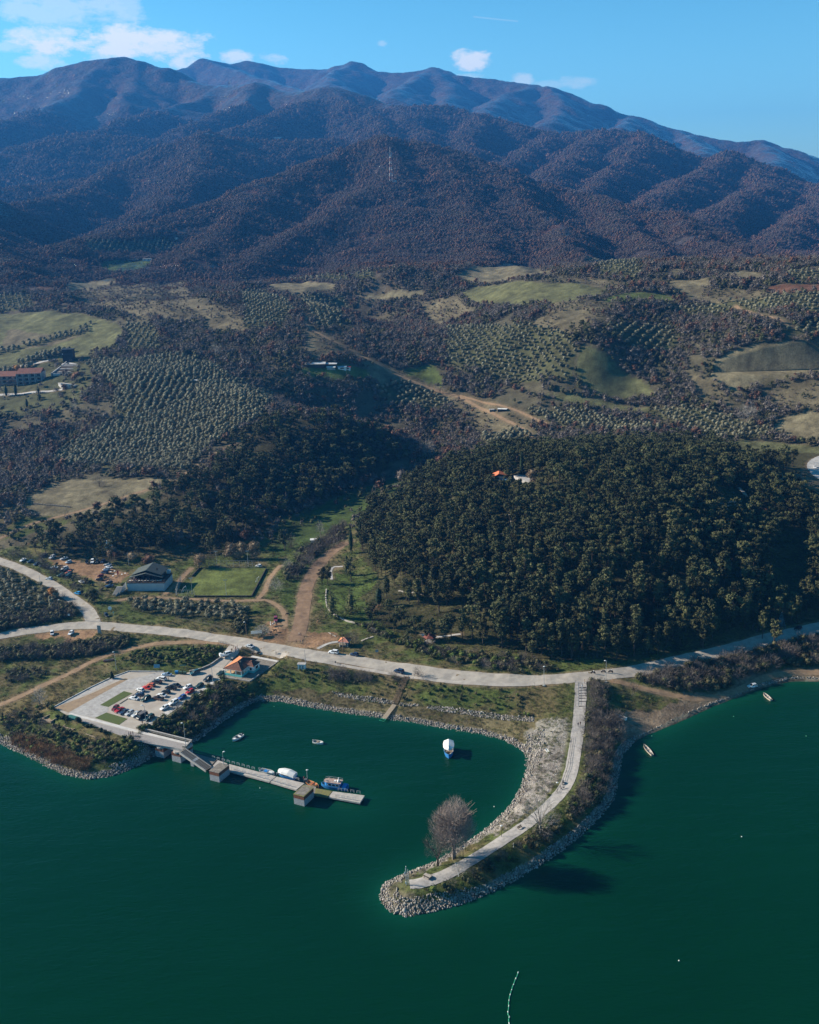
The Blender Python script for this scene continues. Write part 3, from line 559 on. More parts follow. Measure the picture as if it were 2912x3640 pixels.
# mountain woods: rust oak and bare grey patches
fm = sstep(1120, 1300, gy)
rn = fbm(gx / 45, gy / 45, 4)
mc = np.where((rn > .12)[:, None], np.array([.10, .058, .045]), np.array([.082, .064, .058])); mc = mc * (1 + .35 * fbm(gx / 14, gy / 14, 3))[:, None]
zz = WOODMASK & (gy > 1120); C[zz] = C[zz] * (1 - fm[zz])[:, None] + mc[zz] * fm[zz][:, None]
C = np.clip(C, .01, .8)
def ground_mat():
    m, t, b, w = newmat('ground'); b.inputs['Roughness'].default_value = .95; b.inputs['Specular IOR Level'].default_value = .1
    at = N(t, 'ShaderNodeAttribute', attribute_name='cover'); tc = N(t, 'ShaderNodeTexCoord')
    def nzt(s, d=4):
        n = N(t, 'ShaderNodeTexNoise', i_Scale=s, i_Detail=d, i_Roughness=.65); t.links.new(tc.outputs['Object'], n.inputs['Vector']); return n.outputs['Fac']
    a, c, e = nzt(.9, 6), nzt(.12, 5), nzt(3.0, 3)
    v = w.m('ADD', w.m('MULTIPLY', a, 1.7), w.m('ADD', w.m('MULTIPLY', c, 1.7), w.m('MULTIPLY', e, .6)))
    v = w.m('SUBTRACT', v, 1.0, clamp=False)
    cc = N(t, 'ShaderNodeCombineXYZ'); [t.links.new(v, cc.inputs[k]) for k in range(3)]
    col = w.mulc(at.outputs['Color'], cc.outputs[0])
    t.links.new(col, b.inputs['Base Color'])
    bp = N(t, 'ShaderNodeBump', i_Strength=.7, i_Distance=.5); t.links.new(a, bp.inputs['Height']); t.links.new(bp.outputs[0], b.inputs['Normal'])
    return m
def far_mat():
    m, t, b, w = newmat('mountain_wood'); b.inputs['Roughness'].default_value = 1; b.inputs['Specular IOR Level'].default_value = .05
    at = N(t, 'ShaderNodeAttribute', attribute_name='cover'); tc = N(t, 'ShaderNodeTexCoord')
    vo = N(t, 'ShaderNodeTexVoronoi', i_Scale=.075); t.links.new(tc.outputs['Object'], vo.inputs['Vector'])
    nz = N(t, 'ShaderNodeTexNoise', i_Scale=.03, i_Detail=9, i_Roughness=.7); t.links.new(tc.outputs['Object'], nz.inputs['Vector'])
    v = w.m('ADD', w.m('MULTIPLY', nz.outputs['Fac'], 1.5), w.m('MULTIPLY', w.m('SUBTRACT', .6, vo.outputs['Distance']), .5)); 
    cc = N(t, 'ShaderNodeCombineXYZ'); [t.links.new(v, cc.inputs[k]) for k in range(3)]
    t.links.new(w.mulc(at.outputs['Color'], cc.outputs[0]), b.inputs['Base Color'])
    h = w.m('ADD', w.m('MULTIPLY', vo.outputs['Distance'], -3.5), w.m('MULTIPLY', nz.outputs['Fac'], 9.0))
    ws = N(t, 'ShaderNodeTexNoise', i_Scale=.03, i_Detail=5, i_Roughness=.6); mp2 = N(t, 'ShaderNodeMapping'); mp2.inputs['Scale'].default_value = (.25, 1.0, 1.0); t.links.new(tc.outputs['Object'], mp2.inputs['Vector']); t.links.new(mp2.outputs[0], ws.inputs['Vector'])
    t.links.new(w.m('ADD', w.m('MULTIPLY', ws.outputs['Fac'], .30), -.03), b.inputs['Roughness']); h = w.m('MULTIPLY', h, w.m('ADD', .35, w.m('MULTIPLY', ws.outputs['Fac'], 1.3)))
    bp = N(t, 'ShaderNodeBump', i_Strength=.9, i_Distance=1.0); t.links.new(h, bp.inputs['Height']); t.links.new(bp.outputs[0], b.inputs['Normal'])
    return m
def sheet(name, j0, j1, mat):
    nr = j1 - j0; V = np.c_[GX[j0:j1].ravel(), GY[j0:j1].ravel(), GZ[j0:j1].ravel()]
    a = (np.arange(nr - 1)[:, None] * NC + np.arange(NC - 1)[None]).ravel(); F = np.c_[a, a + 1, a + NC + 1, a + NC]
    me = mesh_np(name, V, F, [mat], smooth=True); at = me.attributes.new('cover', 'FLOAT_COLOR', 'POINT')
    at.data.foreach_set('color', np.c_[C[j0 * NC:j1 * NC], np.ones(nr * NC)].astype(np.float32).ravel())
    o = add(name, me); tag(o, kind='structure'); return o
JS = int(np.searchsorted(rows, 1400))
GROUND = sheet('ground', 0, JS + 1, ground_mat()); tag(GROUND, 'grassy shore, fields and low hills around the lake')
MOUNT = sheet('mountains', JS, NR, far_mat()); tag(MOUNT, 'wooded mountain ranges behind the valley')
# ------------------------------------------------------------------ water
def water():
    m, t, b, w = newmat('lake_water'); b.inputs['Roughness'].default_value = .09; b.inputs['IOR'].default_value = 1.33; b.inputs['Specular IOR Level'].default_value = .12
    at = N(t, 'ShaderNodeAttribute', attribute_name='shallow'); tc = N(t, 'ShaderNodeTexCoord')
    nz = N(t, 'ShaderNodeTexNoise', i_Scale=.012, i_Detail=3); t.links.new(tc.outputs['Object'], nz.inputs['Vector'])
    deep = w.mix(nz.outputs['Fac'], (.0008, .020, .0088), (.001, .033, .0145))
    col = w.mix(at.outputs['Fac'], deep, (.004, .075, .042))
    t.links.new(col, b.inputs['Base Color'])
    mp = N(t, 'ShaderNodeMapping'); mp.inputs['Rotation'].default_value = (0, 0, R(12)); mp.inputs['Scale'].default_value = (.35, 1.0, 1.0); t.links.new(tc.outputs['Object'], mp.inputs['Vector'])
    a = N(t, 'ShaderNodeTexNoise', i_Scale=1.1, i_Detail=5, i_Roughness=.6); t.links.new(mp.outputs[0], a.inputs['Vector'])
    c = N(t, 'ShaderNodeTexNoise', i_Scale=.16, i_Detail=3); t.links.new(mp.outputs[0], c.inputs['Vector'])
    h = w.m('ADD', w.m('MULTIPLY', a.outputs['Fac'], .16), w.m('MULTIPLY', c.outputs['Fac'], .35))
    ws = N(t, 'ShaderNodeTexNoise', i_Scale=.03, i_Detail=5, i_Roughness=.6); mp2 = N(t, 'ShaderNodeMapping'); mp2.inputs['Scale'].default_value = (.25, 1.0, 1.0); t.links.new(tc.outputs['Object'], mp2.inputs['Vector']); t.links.new(mp2.outputs[0], ws.inputs['Vector'])
    t.links.new(w.m('ADD', w.m('MULTIPLY', ws.outputs['Fac'], .30), -.03), b.inputs['Roughness']); h = w.m('MULTIPLY', h, w.m('ADD', .35, w.m('MULTIPLY', ws.outputs['Fac'], 1.3)))
    bp = N(t, 'ShaderNodeBump', i_Strength=.9, i_Distance=1.0); t.links.new(h, bp.inputs['Height']); t.links.new(bp.outputs[0], b.inputs['Normal'])
    xs = np.r_[-9000, -3000, -900, np.arange(-420, 421, 2.5), 900, 3000, 9000]; ys = np.r_[-4000, -500, np.arange(60, 540, 2.5), 640]
    X, Y = np.meshgrid(xs, ys); V = np.c_[X.ravel(), Y.ravel(), np.zeros(X.size)]; n = len(xs)
    a_ = (np.arange(len(ys) - 1)[:, None] * n + np.arange(n - 1)[None]).ravel(); me = mesh_np('lake', V, np.c_[a_, a_ + 1, a_ + n + 1, a_ + n], [m])
    d = np.abs(linedist(V[:, 0], V[:, 1], SHW)); sh = np.exp(-d / 5.0) * .55
    pier = [PZ('c', 150, 420)[:2], PZ('c', 1400, 760)[:2]]; sh = np.maximum(sh, .35 * np.exp(-linedist(V[:, 0], V[:, 1], pier) / 9))
    me.attributes.new('shallow', 'FLOAT', 'POINT').data.foreach_set('value', sh.astype(np.float32))
    o = add('lake', me); tag(o, 'calm dark green lake', kind='structure')
water()
# ------------------------------------------------------------------ roads
M('roadc', (.42, .375, .32), (.31, .275, .24), .9, .35, detail=8); M('lotc', (.42, .38, .34), (.34, .30, .26), .9, .3); M('dirt', (.30, .20, .12), (.22, .14, .08), .95, .5, bump=.5)
M('dirt2', (.26, .165, .10), (.17, .105, .065), .95, .35, bump=.6); M('pale', (.50, .47, .44), (.38, .36, .34), .9, .3); M('pave', (.40, .37, .35), (.29, .27, .25), .9, .8, bump=.3)
def strip(name, P, w, mat, lift, nx=5, jit=.12, kind='structure'):
    P = [Vector(p) for p in P]; V = []; n = len(P)
    for i, p in enumerate(P):
        t = (P[min(i + 1, n - 1)] - P[max(i - 1, 0)]).normalized(); q = Vector((-t.y, t.x))
        for k in range(nx):
            f = (k / (nx - 1) - .5) * w
            if k in (0, nx - 1): f += random.uniform(-jit, jit) * (1 if w > 2 else .4)
            x, y = p.x + q.x * f, p.y + q.y * f; V.append((x, y, 0))
    V = np.array(V); V[:, 2] = tz(V[:, 0], V[:, 1]) + lift
    F = [(i * nx + k, i * nx + k + 1, (i + 1) * nx + k + 1, (i + 1) * nx + k) for i in range(n - 1) for k in range(nx - 1)]
    o = add(name, mesh_np(name, V, F, [mat])); 
    if o.data.polygons[0].normal.z < 0: o.data.flip_normals()
    return tag(o, kind=kind)
for nm, wd, mk, lb, P, lf in ROADS: strip(nm, P, wd, MATS[mk], lf, nx=9 if wd > 6 else 5)
# ------------------------------------------------------------------ vegetation shapes
LF = dict(pine=leafmat('pine_needles', (.046, .054, .022), (.096, .096, .040), .45), dark=leafmat('cypress_needles', (.018, .034, .016), (.028, .045, .02), .2),
          olive=leafmat('olive_leaves', (.14, .135, .085), (.175, .165, .112), .25), bare=leafmat('bare_twigs', (.135, .112, .096), (.16, .135, .118), .22), far=leafmat('far_bare_twigs', (.115, .086, .076), (.13, .100, .090), .18), farrust=leafmat('far_rusty_leaves', (.14, .078, .055), (.11, .07, .055), .25),
          rust=leafmat('rusty_oak_leaves', (.14, .068, .04), (.11, .06, .042), .3), scrub=leafmat('scrub_leaves', (.055, .062, .025), (.10, .085, .045), .35),
          green=leafmat('bramble_leaves', (.055, .085, .018), (.10, .12, .03), .3), reed=leafmat('dry_reeds', (.30, .165, .075), (.24, .17, .09), .25),
          gold=leafmat('golden_leaves', (.42, .19, .05), (.36, .15, .04), .1), tan=leafmat('tan_leaves', (.27, .20, .12), (.22, .155, .10), .15), blue=leafmat('blue_spruce_needles', (.12, .18, .18), (.10, .15, .16), .1),
          white=leafmat('pale_dead_twigs', (.42, .38, .34), (.34, .31, .28), .15), grass=leafmat('grass_blades', (.085, .12, .03), (.13, .14, .045), .25))
BARK = M('bark', (.09, .065, .048), (.05, .038, .03), .95, 3); PBARK = M('pale_bark', (.38, .34, .29), (.20, .17, .14), .9, 4)
def tris_cloud(P, size, r, up=.3, asp=.6, nrm=None):
    """one small leaf-sized triangle at each place of P"""
    n = len(P); d = r.normal(size=(n, 3)); d[:, 2] += up
    if nrm is not None: d = d * .8 + nrm * 1.0
    d /= np.linalg.norm(d, axis=1)[:, None]
    a = np.cross(d, r.normal(size=(n, 3))); a /= np.linalg.norm(a, axis=1)[:, None] + 1e-9; b = np.cross(d, a)
    s = (size * (.6 + .8 * r.random(n)))[:, None]
    V = np.stack([P - a * s * .5 * asp - b * s * .3, P + a * s * .5 * asp - b * s * .3, P + b * s * .6], 1).reshape(-1, 3)
    return V, np.arange(n * 3).reshape(n, 3)
def icos(c, s, r, lum=.25):
    t = (1 + 5 ** .5) / 2; v = np.array([(-1, t, 0), (1, t, 0), (-1, -t, 0), (1, -t, 0), (0, -1, t), (0, 1, t), (0, -1, -t), (0, 1, -t), (t, 0, -1), (t, 0, 1), (-t, 0, -1), (-t, 0, 1)]) / 1.9
    F = np.array([(0, 11, 5), (0, 5, 1), (0, 1, 7), (0, 7, 10), (0, 10, 11), (1, 5, 9), (5, 11, 4), (11, 10, 2), (10, 7, 6), (7, 1, 8), (3, 9, 4), (3, 4, 2), (3, 2, 6), (3, 6, 8), (3, 8, 9), (4, 9, 5), (2, 4, 11), (6, 2, 10), (8, 6, 7), (9, 8, 1)])
    return v * (1 + lum * (r.random((12, 1)) - .5) * 2) * np.array(s) + np.array(c), F
def join(parts):
    V = []; F = []; b = 0
    for v, f in parts: V.append(v); F.append(f + b); b += len(v)
    return np.concatenate(V), np.concatenate(F)
def clumps(C, Rr, r, per, leaf, core=.72, up=.35):
    """crown of clumps: a lumpy core in each, with tufts all over it"""
    out = []
    for c, q in zip(C, Rr):
        if core: out.append(icos(c, np.array([q, q, q * .75]) * core, r))
        d = r.normal(size=(per, 3)); d[:, 2] = d[:, 2] * .8 + .15; d /= np.linalg.norm(d, axis=1)[:, None]
        P = np.array(c) + d * np.array([q, q, q * .8]) * (.75 + .4 * r.random((per, 1)))
        out.append(tris_cloud(P, leaf, r, up, nrm=d * .8))
    return join(out)
def pine_crown(seed, h=10.0, slim=False):
    r = np.random.default_rng(seed); C = []; Q = []; n = r.integers(20, 27)
    lean = r.normal(size=2) * .35
    for k in range(n):
        t = r.random() ** .8; z = h * (.32 + .66 * t)
        w = (2.7 if not slim else 1.35) * h / 10 * (np.sin(np.pi * min(1, .28 + .72 * (1 - t))) ** .7) * (.55 + .45 * (1 - t) + .15)
        a = r.random() * 6.283; q = w * (.35 + .65 * r.random() ** .5); C.append((np.cos(a) * q + lean[0] * t, np.sin(a) * q + lean[1] * t, z)); Q.append(r.uniform(.65, 1.2) * h / 10 * (1 - .25 * t))
    C.append((lean[0], lean[1], h * .95)); Q.append(.6 * h / 10)
    return clumps(C, Q, r, 34, .62 * h / 10, .62)
def trunk_vf(h, r0, seed, branches=5):
    r = random.Random(seed); b = MB(); pts = [(0, 0, -.3)]; x = y = 0
    for k in range(1, 5): x += r.uniform(-.12, .12); y += r.uniform(-.12, .12); pts.append((x, y, h * k / 4))
    b.tube(pts, [r0, r0 * .85, r0 * .65, r0 * .45, r0 * .2], BARK, 5)
    for k in range(branches):
        t = r.uniform(.35, .9); a = r.uniform(0, 6.28); L = h * .22 * (1.2 - t); z = h * t
        b.tube([(x * t, y * t, z), (x * t + math.cos(a) * L, y * t + math.sin(a) * L, z + L * .35)], [r0 * .35, r0 * .12], BARK, 4, caps=False)
    return b
def me_np(name, vf, m, smooth=False): return mesh_np(name, vf[0], vf[1], [m], smooth=smooth)
def merge_mesh(name, crown, m, tb):
    """crown and trunk in one mesh for the far masses"""
    V, F = crown; tV = np.array(tb.V); faces = [list(map(int, f)) for f in F] + [[len(V) + i for i in f] for f in tb.F]
    return mesh_np(name, np.vstack([V, tV]), faces, [m, BARK], [0] * len(F) + [1] * len(tb.F))
PINES = [(me_np('pine_crown', pine_crown(40 + k, 10, k in (4, 5)), LF['pine']), trunk_vf(8.8, .2, k).mesh('pine_trunk')) for k in range(6)]
def cypress_crown(seed, h=11.0, w=1.35):
    r = np.random.default_rng(seed); n = 620; t = r.random(n) ** .8; a = r.random(n) * 6.283
    rad = w * np.sin(np.pi * np.clip(t * .86 + .12, 0, 1)) ** .6 * (1 - t * .45) * (.85 + .25 * np.sin(a * 3 + t * 9))
    P = np.c_[np.cos(a) * rad, np.sin(a) * rad, .5 + t * (h - .5)]; nr = np.c_[np.cos(a), np.sin(a), np.full(n, .5)]
    core = icos((0, 0, h * .45), (w * .7, w * .7, h * .42), r, .1)
    return join([core, tris_cloud(P, .62, r, .8, nrm=nr)])
def spruce_crown(seed, h=9.0, w=2.6):
    r = np.random.default_rng(seed); parts = [icos((0, 0, h * .35), (w * .4, w * .4, h * .33), r, .1)]
    for k in range(11):
        t = k / 11; n = int(64 * (1 - t)) + 8; a = r.random(n) * 6.283; rad = w * (1 - t) * (.35 + .65 * r.random(n) ** .5); z = .9 + t * (h - 1) - rad * .22
        parts.append(tris_cloud(np.c_[np.cos(a) * rad, np.sin(a) * rad, z], .6, r, 1.0, nrm=np.c_[np.cos(a) * .4, np.sin(a) * .4, np.ones(n)]))
    return join(parts)
def round_crown(seed, h, w, n, leaf, z0=.25, core=.6, lob=3):
    r = np.random.default_rng(seed); C = []; Q = []
    for k in range(lob):
        a = r.random() * 6.283; q = w * .45 * r.random() ** .5; C.append((np.cos(a) * q, np.sin(a) * q, h * (z0 + (1 - z0) * .5 + .18 * r.normal() * (1 - z0)))); Q.append(w * r.uniform(.5, .72))
    return clumps(C, Q, r, n // lob, leaf, core, .3)
def twig_crown(seed, h, w, n, tw=.10, z0=.2, L=1.0):
    """bare crown: thin twigs fanning out from the stems"""
    r = np.random.default_rng(seed); d = r.normal(size=(n, 3)); d[:, 2] = np.abs(d[:, 2]) * .9 + .05; d /= np.linalg.norm(d, axis=1)[:, None]
    q = r.random((n, 1)) ** .45; base = np.array([0, 0, h * z0]); P = base + d * q * np.array([w, w, h * (1 - z0)])
    dr = d * .9 + r.normal(size=(n, 3)) * .35 + np.array([0, 0, .35]); dr /= np.linalg.norm(dr, axis=1)[:, None]
    s = np.cross(dr, r.normal(size=(n, 3))); s /= np.linalg.norm(s, axis=1)[:, None]; ln = (L * (.5 + r.random((n, 1))))
    V = np.stack([P - s * tw * .5, P + s * tw * .5, P + dr * ln], 1).reshape(-1, 3); return V, np.arange(3 * n).reshape(n, 3)
def limbs(h, w, seed, r0, n=7, m=None, sub=3):
    r = random.Random(seed); b = MB(); m = m or BARK; f = h * .22
    b.tube([(0, 0, -.3), (r.uniform(-.1, .1), 0, f)], [r0, r0 * .8], m, 6)
    for k in range(n):
        a = k * 2.4 + r.uniform(-.3, .3); e = r.uniform(.35, .95); L = h * .72 * r.uniform(.7, 1.05); tx, ty = math.cos(a) * w * (1 - e * .55), math.sin(a) * w * (1 - e * .55); tz_ = f + (h - f) * (.45 + .5 * e) * r.uniform(.85, 1)
        mid = (tx * .42, ty * .42, f + (tz_ - f) * .58); b.tube([(0, 0, f * .9), mid, (tx, ty, tz_)], [r0 * .5, r0 * .3, r0 * .07], m, 4, caps=False)
        for j in range(sub):
            t = r.uniform(.3, .9); px = [mid[i] * (1 - t) + (tx, ty, tz_)[i] * t for i in range(3)]; a2 = a + r.uniform(-1.1, 1.1); l2 = L * .28
            b.tube([px, (px[0] + math.cos(a2) * l2, px[1] + math.sin(a2) * l2, min(h, px[2] + l2 * r.uniform(.3, 1)))], [r0 * .18, r0 * .04], m, 3, caps=False)
    return b
OLIVES = [(me_np('olive_crown', round_crown(70 + k, 3.0, 2.1, 200, .42, .22, .66, 6), LF['olive']), trunk_vf(1.3, .16, 20 + k, 2).mesh('olive_trunk')) for k in range(4)]
PINES += [(me_np('pine_crown', spruce_crown(400, 10.5, 2.3), LF['pine']), trunk_vf(8.8, .2, 7).mesh('pine_trunk')), (me_np('pine_crown', pine_crown(48, 11.5, True), LF['pine']), trunk_vf(9.5, .2, 8).mesh('pine_trunk'))]
# far protos: kept out of the scene, drawn only as the masses below
def proto(name, me):
    o = bpy.data.objects.new(name, me); return o
def bare_vf(seed, h=6.5, w=2.6, n=110, lf=.16): 
    a = twig_crown(seed, h * .95, w * .95, n, lf, .12, 1.2); b = round_crown(seed + 5, h * .82, w * .95, 66, .8, .05, .62, 4); return join([a, b])
PR = dict(
    bare=[proto('bare', me_np('bare_tree', bare_vf(k, 6.0 + k % 2, 2.6), LF['bare'])) for k in range(3)],
    far=[proto('far', me_np('far_tree', bare_vf(10 + k, 6.0, 2.9), LF['far'])) for k in range(3)],
    farrust=[proto('farrust', me_np('far_rust_tree', round_crown(95 + k, 6.0, 2.9, 110, .8, .12, .75, 3), LF['farrust'])) for k in range(2)],
    rust=[proto('rust', me_np('rust_tree', round_crown(90 + k, 6.5, 2.7, 110, .9, .12, .7, 3), LF['rust'])) for k in range(2)],
    scrub=[proto('scrub', me_np('scrub_bush', round_crown(100 + k, 3.4, 2.3, 110, .65, .0, .75, 3), LF['scrub'])) for k in range(2)],
    pine=[proto('pine', merge_mesh('pine_tree', pine_crown(60 + k, 10), LF['pine'], trunk_vf(8.5, .2, k, 2))) for k in range(3)],
    olive=[proto('olive', me_np('olive_tree', round_crown(80 + k, 3.2, 2.1, 100, .5, .1, .72, 4), LF['olive'])) for k in range(3)],
    bush=[proto('bush', me_np('bush', round_crown(110 + k, 2.0, 1.4, 170, .34, .0, .7, 4), LF[('scrub', 'green', 'scrub')[k]])) for k in range(3)],
    twig=[proto('twig', me_np('twig_bush', twig_crown(120 + k, 2.6, 1.7, 260, .05, .0, 1.0), LF['bare'])) for k in range(2)],
    reed=[proto('reed', me_np('reed_clump', twig_crown(130, 1.9, 1.1, 200, .09, .0, .8), LF['reed']))],
    grass=[proto('grass', me_np('grass_tuft', twig_crown(140 + k, .55, .7, 60, .08, .0, .35), LF[('grass', 'grass', 'scrub')[k]])) for k in range(3)])
def gn_mass(name, label, pts, protos, idx, scl, rot, group=None, parent=None, tilt=None):
    """one mass of many like plants or stones: points carrying a copy of one of the shapes each"""
    me = bpy.data.meshes.new(name); n = len(pts); me.vertices.add(n); me.vertices.foreach_set('co', np.asarray(pts, np.float32).ravel())
    for k, ty, v in (('scl', 'FLOAT', scl), ('idx', 'INT', idx), ('rot', 'FLOAT', rot)): me.attributes.new(k, ty, 'POINT').data.foreach_set('value', np.asarray(v, np.int32 if ty == 'INT' else np.float32))
    o = add(name, me, parent); tag(o, label, None, group, 'stuff')
    g = bpy.data.node_groups.new(name, 'GeometryNodeTree'); g.interface.new_socket('Geometry', in_out='INPUT', socket_type='NodeSocketGeometry'); g.interface.new_socket('Geometry', in_out='OUTPUT', socket_type='NodeSocketGeometry')
    gi = g.nodes.new('NodeGroupInput'); go = g.nodes.new('NodeGroupOutput'); jn = g.nodes.new('GeometryNodeJoinGeometry')
    def attr(nm, ty):
        a = g.nodes.new('GeometryNodeInputNamedAttribute'); a.data_type = ty; a.inputs[0].default_value = nm; return a.outputs['Attribute']
    s, i, r = attr('scl', 'FLOAT'), attr('idx', 'INT'), attr('rot', 'FLOAT'); cx = g.nodes.new('ShaderNodeCombineXYZ'); g.links.new(r, cx.inputs[2])
    if tilt:
        g.links.new(r, cx.inputs[0])
    for k, p in enumerate(protos):
        oi = g.nodes.new('GeometryNodeObjectInfo'); oi.inputs['Object'].default_value = p; oi.inputs['As Instance'].default_value = True
        cmp = g.nodes.new('FunctionNodeCompare'); cmp.data_type = 'INT'; cmp.operation = 'EQUAL'; g.links.new(i, cmp.inputs[2]); cmp.inputs[3].default_value = k
        ip = g.nodes.new('GeometryNodeInstanceOnPoints'); g.links.new(gi.outputs[0], ip.inputs['Points']); g.links.new(cmp.outputs[0], ip.inputs['Selection']); g.links.new(oi.outputs['Geometry'], ip.inputs['Instance'])
        g.links.new(cx.outputs[0], ip.inputs['Rotation']); g.links.new(s, ip.inputs['Scale']); g.links.new(ip.outputs[0], jn.inputs[0])
    g.links.new(jn.outputs[0], go.inputs[0]); md = o.modifiers.new('mass', 'NODES'); md.node_group = g
    return o
# ------------------------------------------------------------------ where things grow
def cam_uv(x, y, z):
    """frame position of places, used only to leave out what lies far outside the view"""
    dep = y * _cp - (z - H) * _sp; a = x / dep; b = (y * _sp + (z - H) * _cp) / dep
    return CX + FPX * (a * _cr + b * _sr), CY - FPX * (-a * _sr + b * _cr), dep
def visible(x, y, z, lift=6.0, margin=420):
    u, v, d = cam_uv(x, y, z); ok = (u > -margin) & (u < 2912 + margin) & (v < 3640 + 900)
    idx = np.nonzero(ok)[0]; X, Y, Z = x[idx], y[idx], z[idx] + lift; vis = np.ones(len(idx), bool)
    for k in np.linspace(.06, .985, 42) if len(idx) else []:
        f = k if True else 0; xs, ys = X * f, Y * f; q = ys > 225; g = tz(xs, ys); zz = H + (Z - H) * f; vis &= ~(q & (g > zz + 9 + .004 * Y))
    ok[idx] = vis; return ok
def scatter(y0, y1, sp_min, sp_k, jit=.45):
    """jittered places whose spacing grows with distance"""
    X = []; Y = []; y = y0
    while y < y1:
        sp = max(sp_min, sp_k * y); hw = halfw(y) * 1.25; xs = np.arange(-hw, hw, sp) + RNG.uniform(0, sp); X.append(xs + RNG.uniform(-jit, jit, len(xs)) * sp); Y.append(np.full(len(xs), y) + RNG.uniform(-jit, jit, len(xs)) * sp); y += sp * .9
    return np.concatenate(X), np.concatenate(Y)
def in_any(x, y, L):
    m = np.zeros(len(x), bool)
    for P in L: m |= inpoly(x, y, P)
    return m
def on_road(x, y, extra=1.5):
    m = np.zeros(len(x), bool)
    for nm, wd, mk, lb, P, lf in ROADS:
        a = np.array(P); w = wd / 2 + extra; q = np.nonzero((x > a[:, 0].min() - w) & (x < a[:, 0].max() + w) & (y > a[:, 1].min() - w) & (y < a[:, 1].max() + w))[0]
        if len(q): m[q] |= linedist(x[q], y[q], P[::4] + [P[-1]]) < w
    return m
PADP = [P for P, z, b in PADS]
FIELDS = [P for k, L in PC.items() for P in L]
OPEN = [P for k, L in PC.items() if k in ('tan', 'meadow', 'green', 'lush', 'redsoil', 'pitch') for P in L]
ORP = [o_[0] for o_ in ORCH]
# --- pines
px_, py_ = scatter(370, 1000, 5.9, 0, .46)
inh = inpoly(px_, py_, HILLP) & ~in_any(px_, py_, [P for k in ('lush', 'meadow', 'green') for P in PC[k]]); ind = inpoly(px_, py_, DARKP)
clr = fbm(px_ / 22, py_ / 22, 3)
keep = (inh & (clr > np.where(py_ < 520, -.75, -.45))) | (ind & (RNG.random(len(px_)) < np.where(py_ > 620, .9, .6)) & (clr > -.25))
keep &= ~on_road(px_, py_, 2.0)
KO = [(p, r) for p, r in zip(GP('j', [(1335, 300), (1345, 345), (1480, 285), (1530, 290), (1500, 330), (1420, 300), (1410, 600)]) + GP('k', [(1170, 425), (1180, 450), (1265, 360)]), (8, 7, 10, 9, 9, 7, 6, 11, 12, 7))]
for p, r in KO: keep &= np.hypot(px_ - p[0], py_ - p[1]) > r
px_, py_ = px_[keep], py_[keep]
ex = GP('D', [(785, 1320), (830, 1330), (860, 1362), (900, 1350), (690, 1230), (740, 1225), (820, 1300), (600, 1160), (1605, 1345), (1630, 1360), (1595, 1330), (700, 1300), (790, 1170), (815, 1262), (1195, 720), (1215, 715), (1235, 712), (1205, 705), (1225, 700), (1250, 715), (740, 1290), (1480, 1365), (845, 1320), (950, 1340), (1060, 1345)])
px_ = np.r_[px_, [p[0] for p in ex]]; py_ = np.r_[py_, [p[1] for p in ex]]
pz_ = tz(px_, py_); vs = visible(px_, py_, pz_, 10, 250); px_, py_, pz_ = px_[vs], py_[vs], pz_[vs]
dd = np.hypot(np.hypot(px_, py_), H - pz_); u_, v_, _ = cam_uv(px_, py_, pz_); inside = (u_ > -20) & (u_ < 2932)
order = np.argsort(dd + 1e4 * ~inside); near = order[:296]; rest = order[296:]
print('pines', len(px_))
kx = RNG.random(len(px_))
PLM = [(1060, 1020, 'close to the orange roofed hilltop house'), (1250, 960, 'on the northern crest behind the hilltop house'), (1440, 970, 'on the far right crest of the wooded hill'), (770, 1150, 'beside the cypresses at the western edge of the hill'), (880, 1060, 'on the north west shoulder of the hill'), (1080, 1110, 'round the curved pale wall inside the wood'),
       (960, 1200, 'above the park lawn with the winding stone wall'), (1190, 1190, 'in the heart of the dense wood'), (1100, 1290, 'above the lakeside road left of the street lamps'), (1190, 1350, 'directly above the two white headed street lamps'), (1330, 1140, 'in the upper right of the dense wood'), (1320, 1280, 'over the shaded hollow near the blue spruces'),
       (1450, 1330, 'along the shaded stretch of road at the right'), (1570, 1060, 'round the hilltop clearing with pale terrace edges'), (1480, 1200, 'between the blue spruces and the eastern grass slope'), (1660, 1230, 'on the sunny eastern grass slope of the hill'), (1600, 1330, 'leaning over the road at the far right'), (900, 1325, 'round the red roofed gazebo'), (730, 1270, 'on the lawn inside the winding stone wall'),
       (170, 1150, 'above the upper dirt lot'), (330, 1150, 'on the slope behind the restaurant'), (520, 1120, 'on the shady slope behind the pitch'), (640, 950, 'on the dark hill left of the valley')]
for q in near:
    x, y, z = float(px_[q]), float(py_[q]), float(pz_[q]); k = int(kx[q] * 8) % 8; s = .74 + .85 * random.random() ** 1.2
    o = empty('pine_tree', (x, y, z - .1), random.random() * 6.28); o.scale = (s * random.uniform(.9, 1.2), s * random.uniform(.9, 1.2), s * random.uniform(.95, 1.2))
    add('crown', PINES[k][0], o); add('trunk', PINES[k][1], o)
    uu, vv = u_[q] * .5924, v_[q] * .5924
    wh = min(PLM, key=lambda q_: math.hypot(q_[0] - uu, (q_[1] - vv) * 1.6))[2]; sz = 'tall' if s > 1.12 else 'small' if s < .86 else 'middle sized'
    lb, gp = f'{sz} dark green pine {wh}', f'{sz} pines {wh}'
    if 1180 < uu < 1270 and vv < 800: lb, gp = 'dark evergreen tree in the small clump amid the far olive groves', 'evergreen clump amid the groves'
    tag(o, lb, 'pine tree', gp)
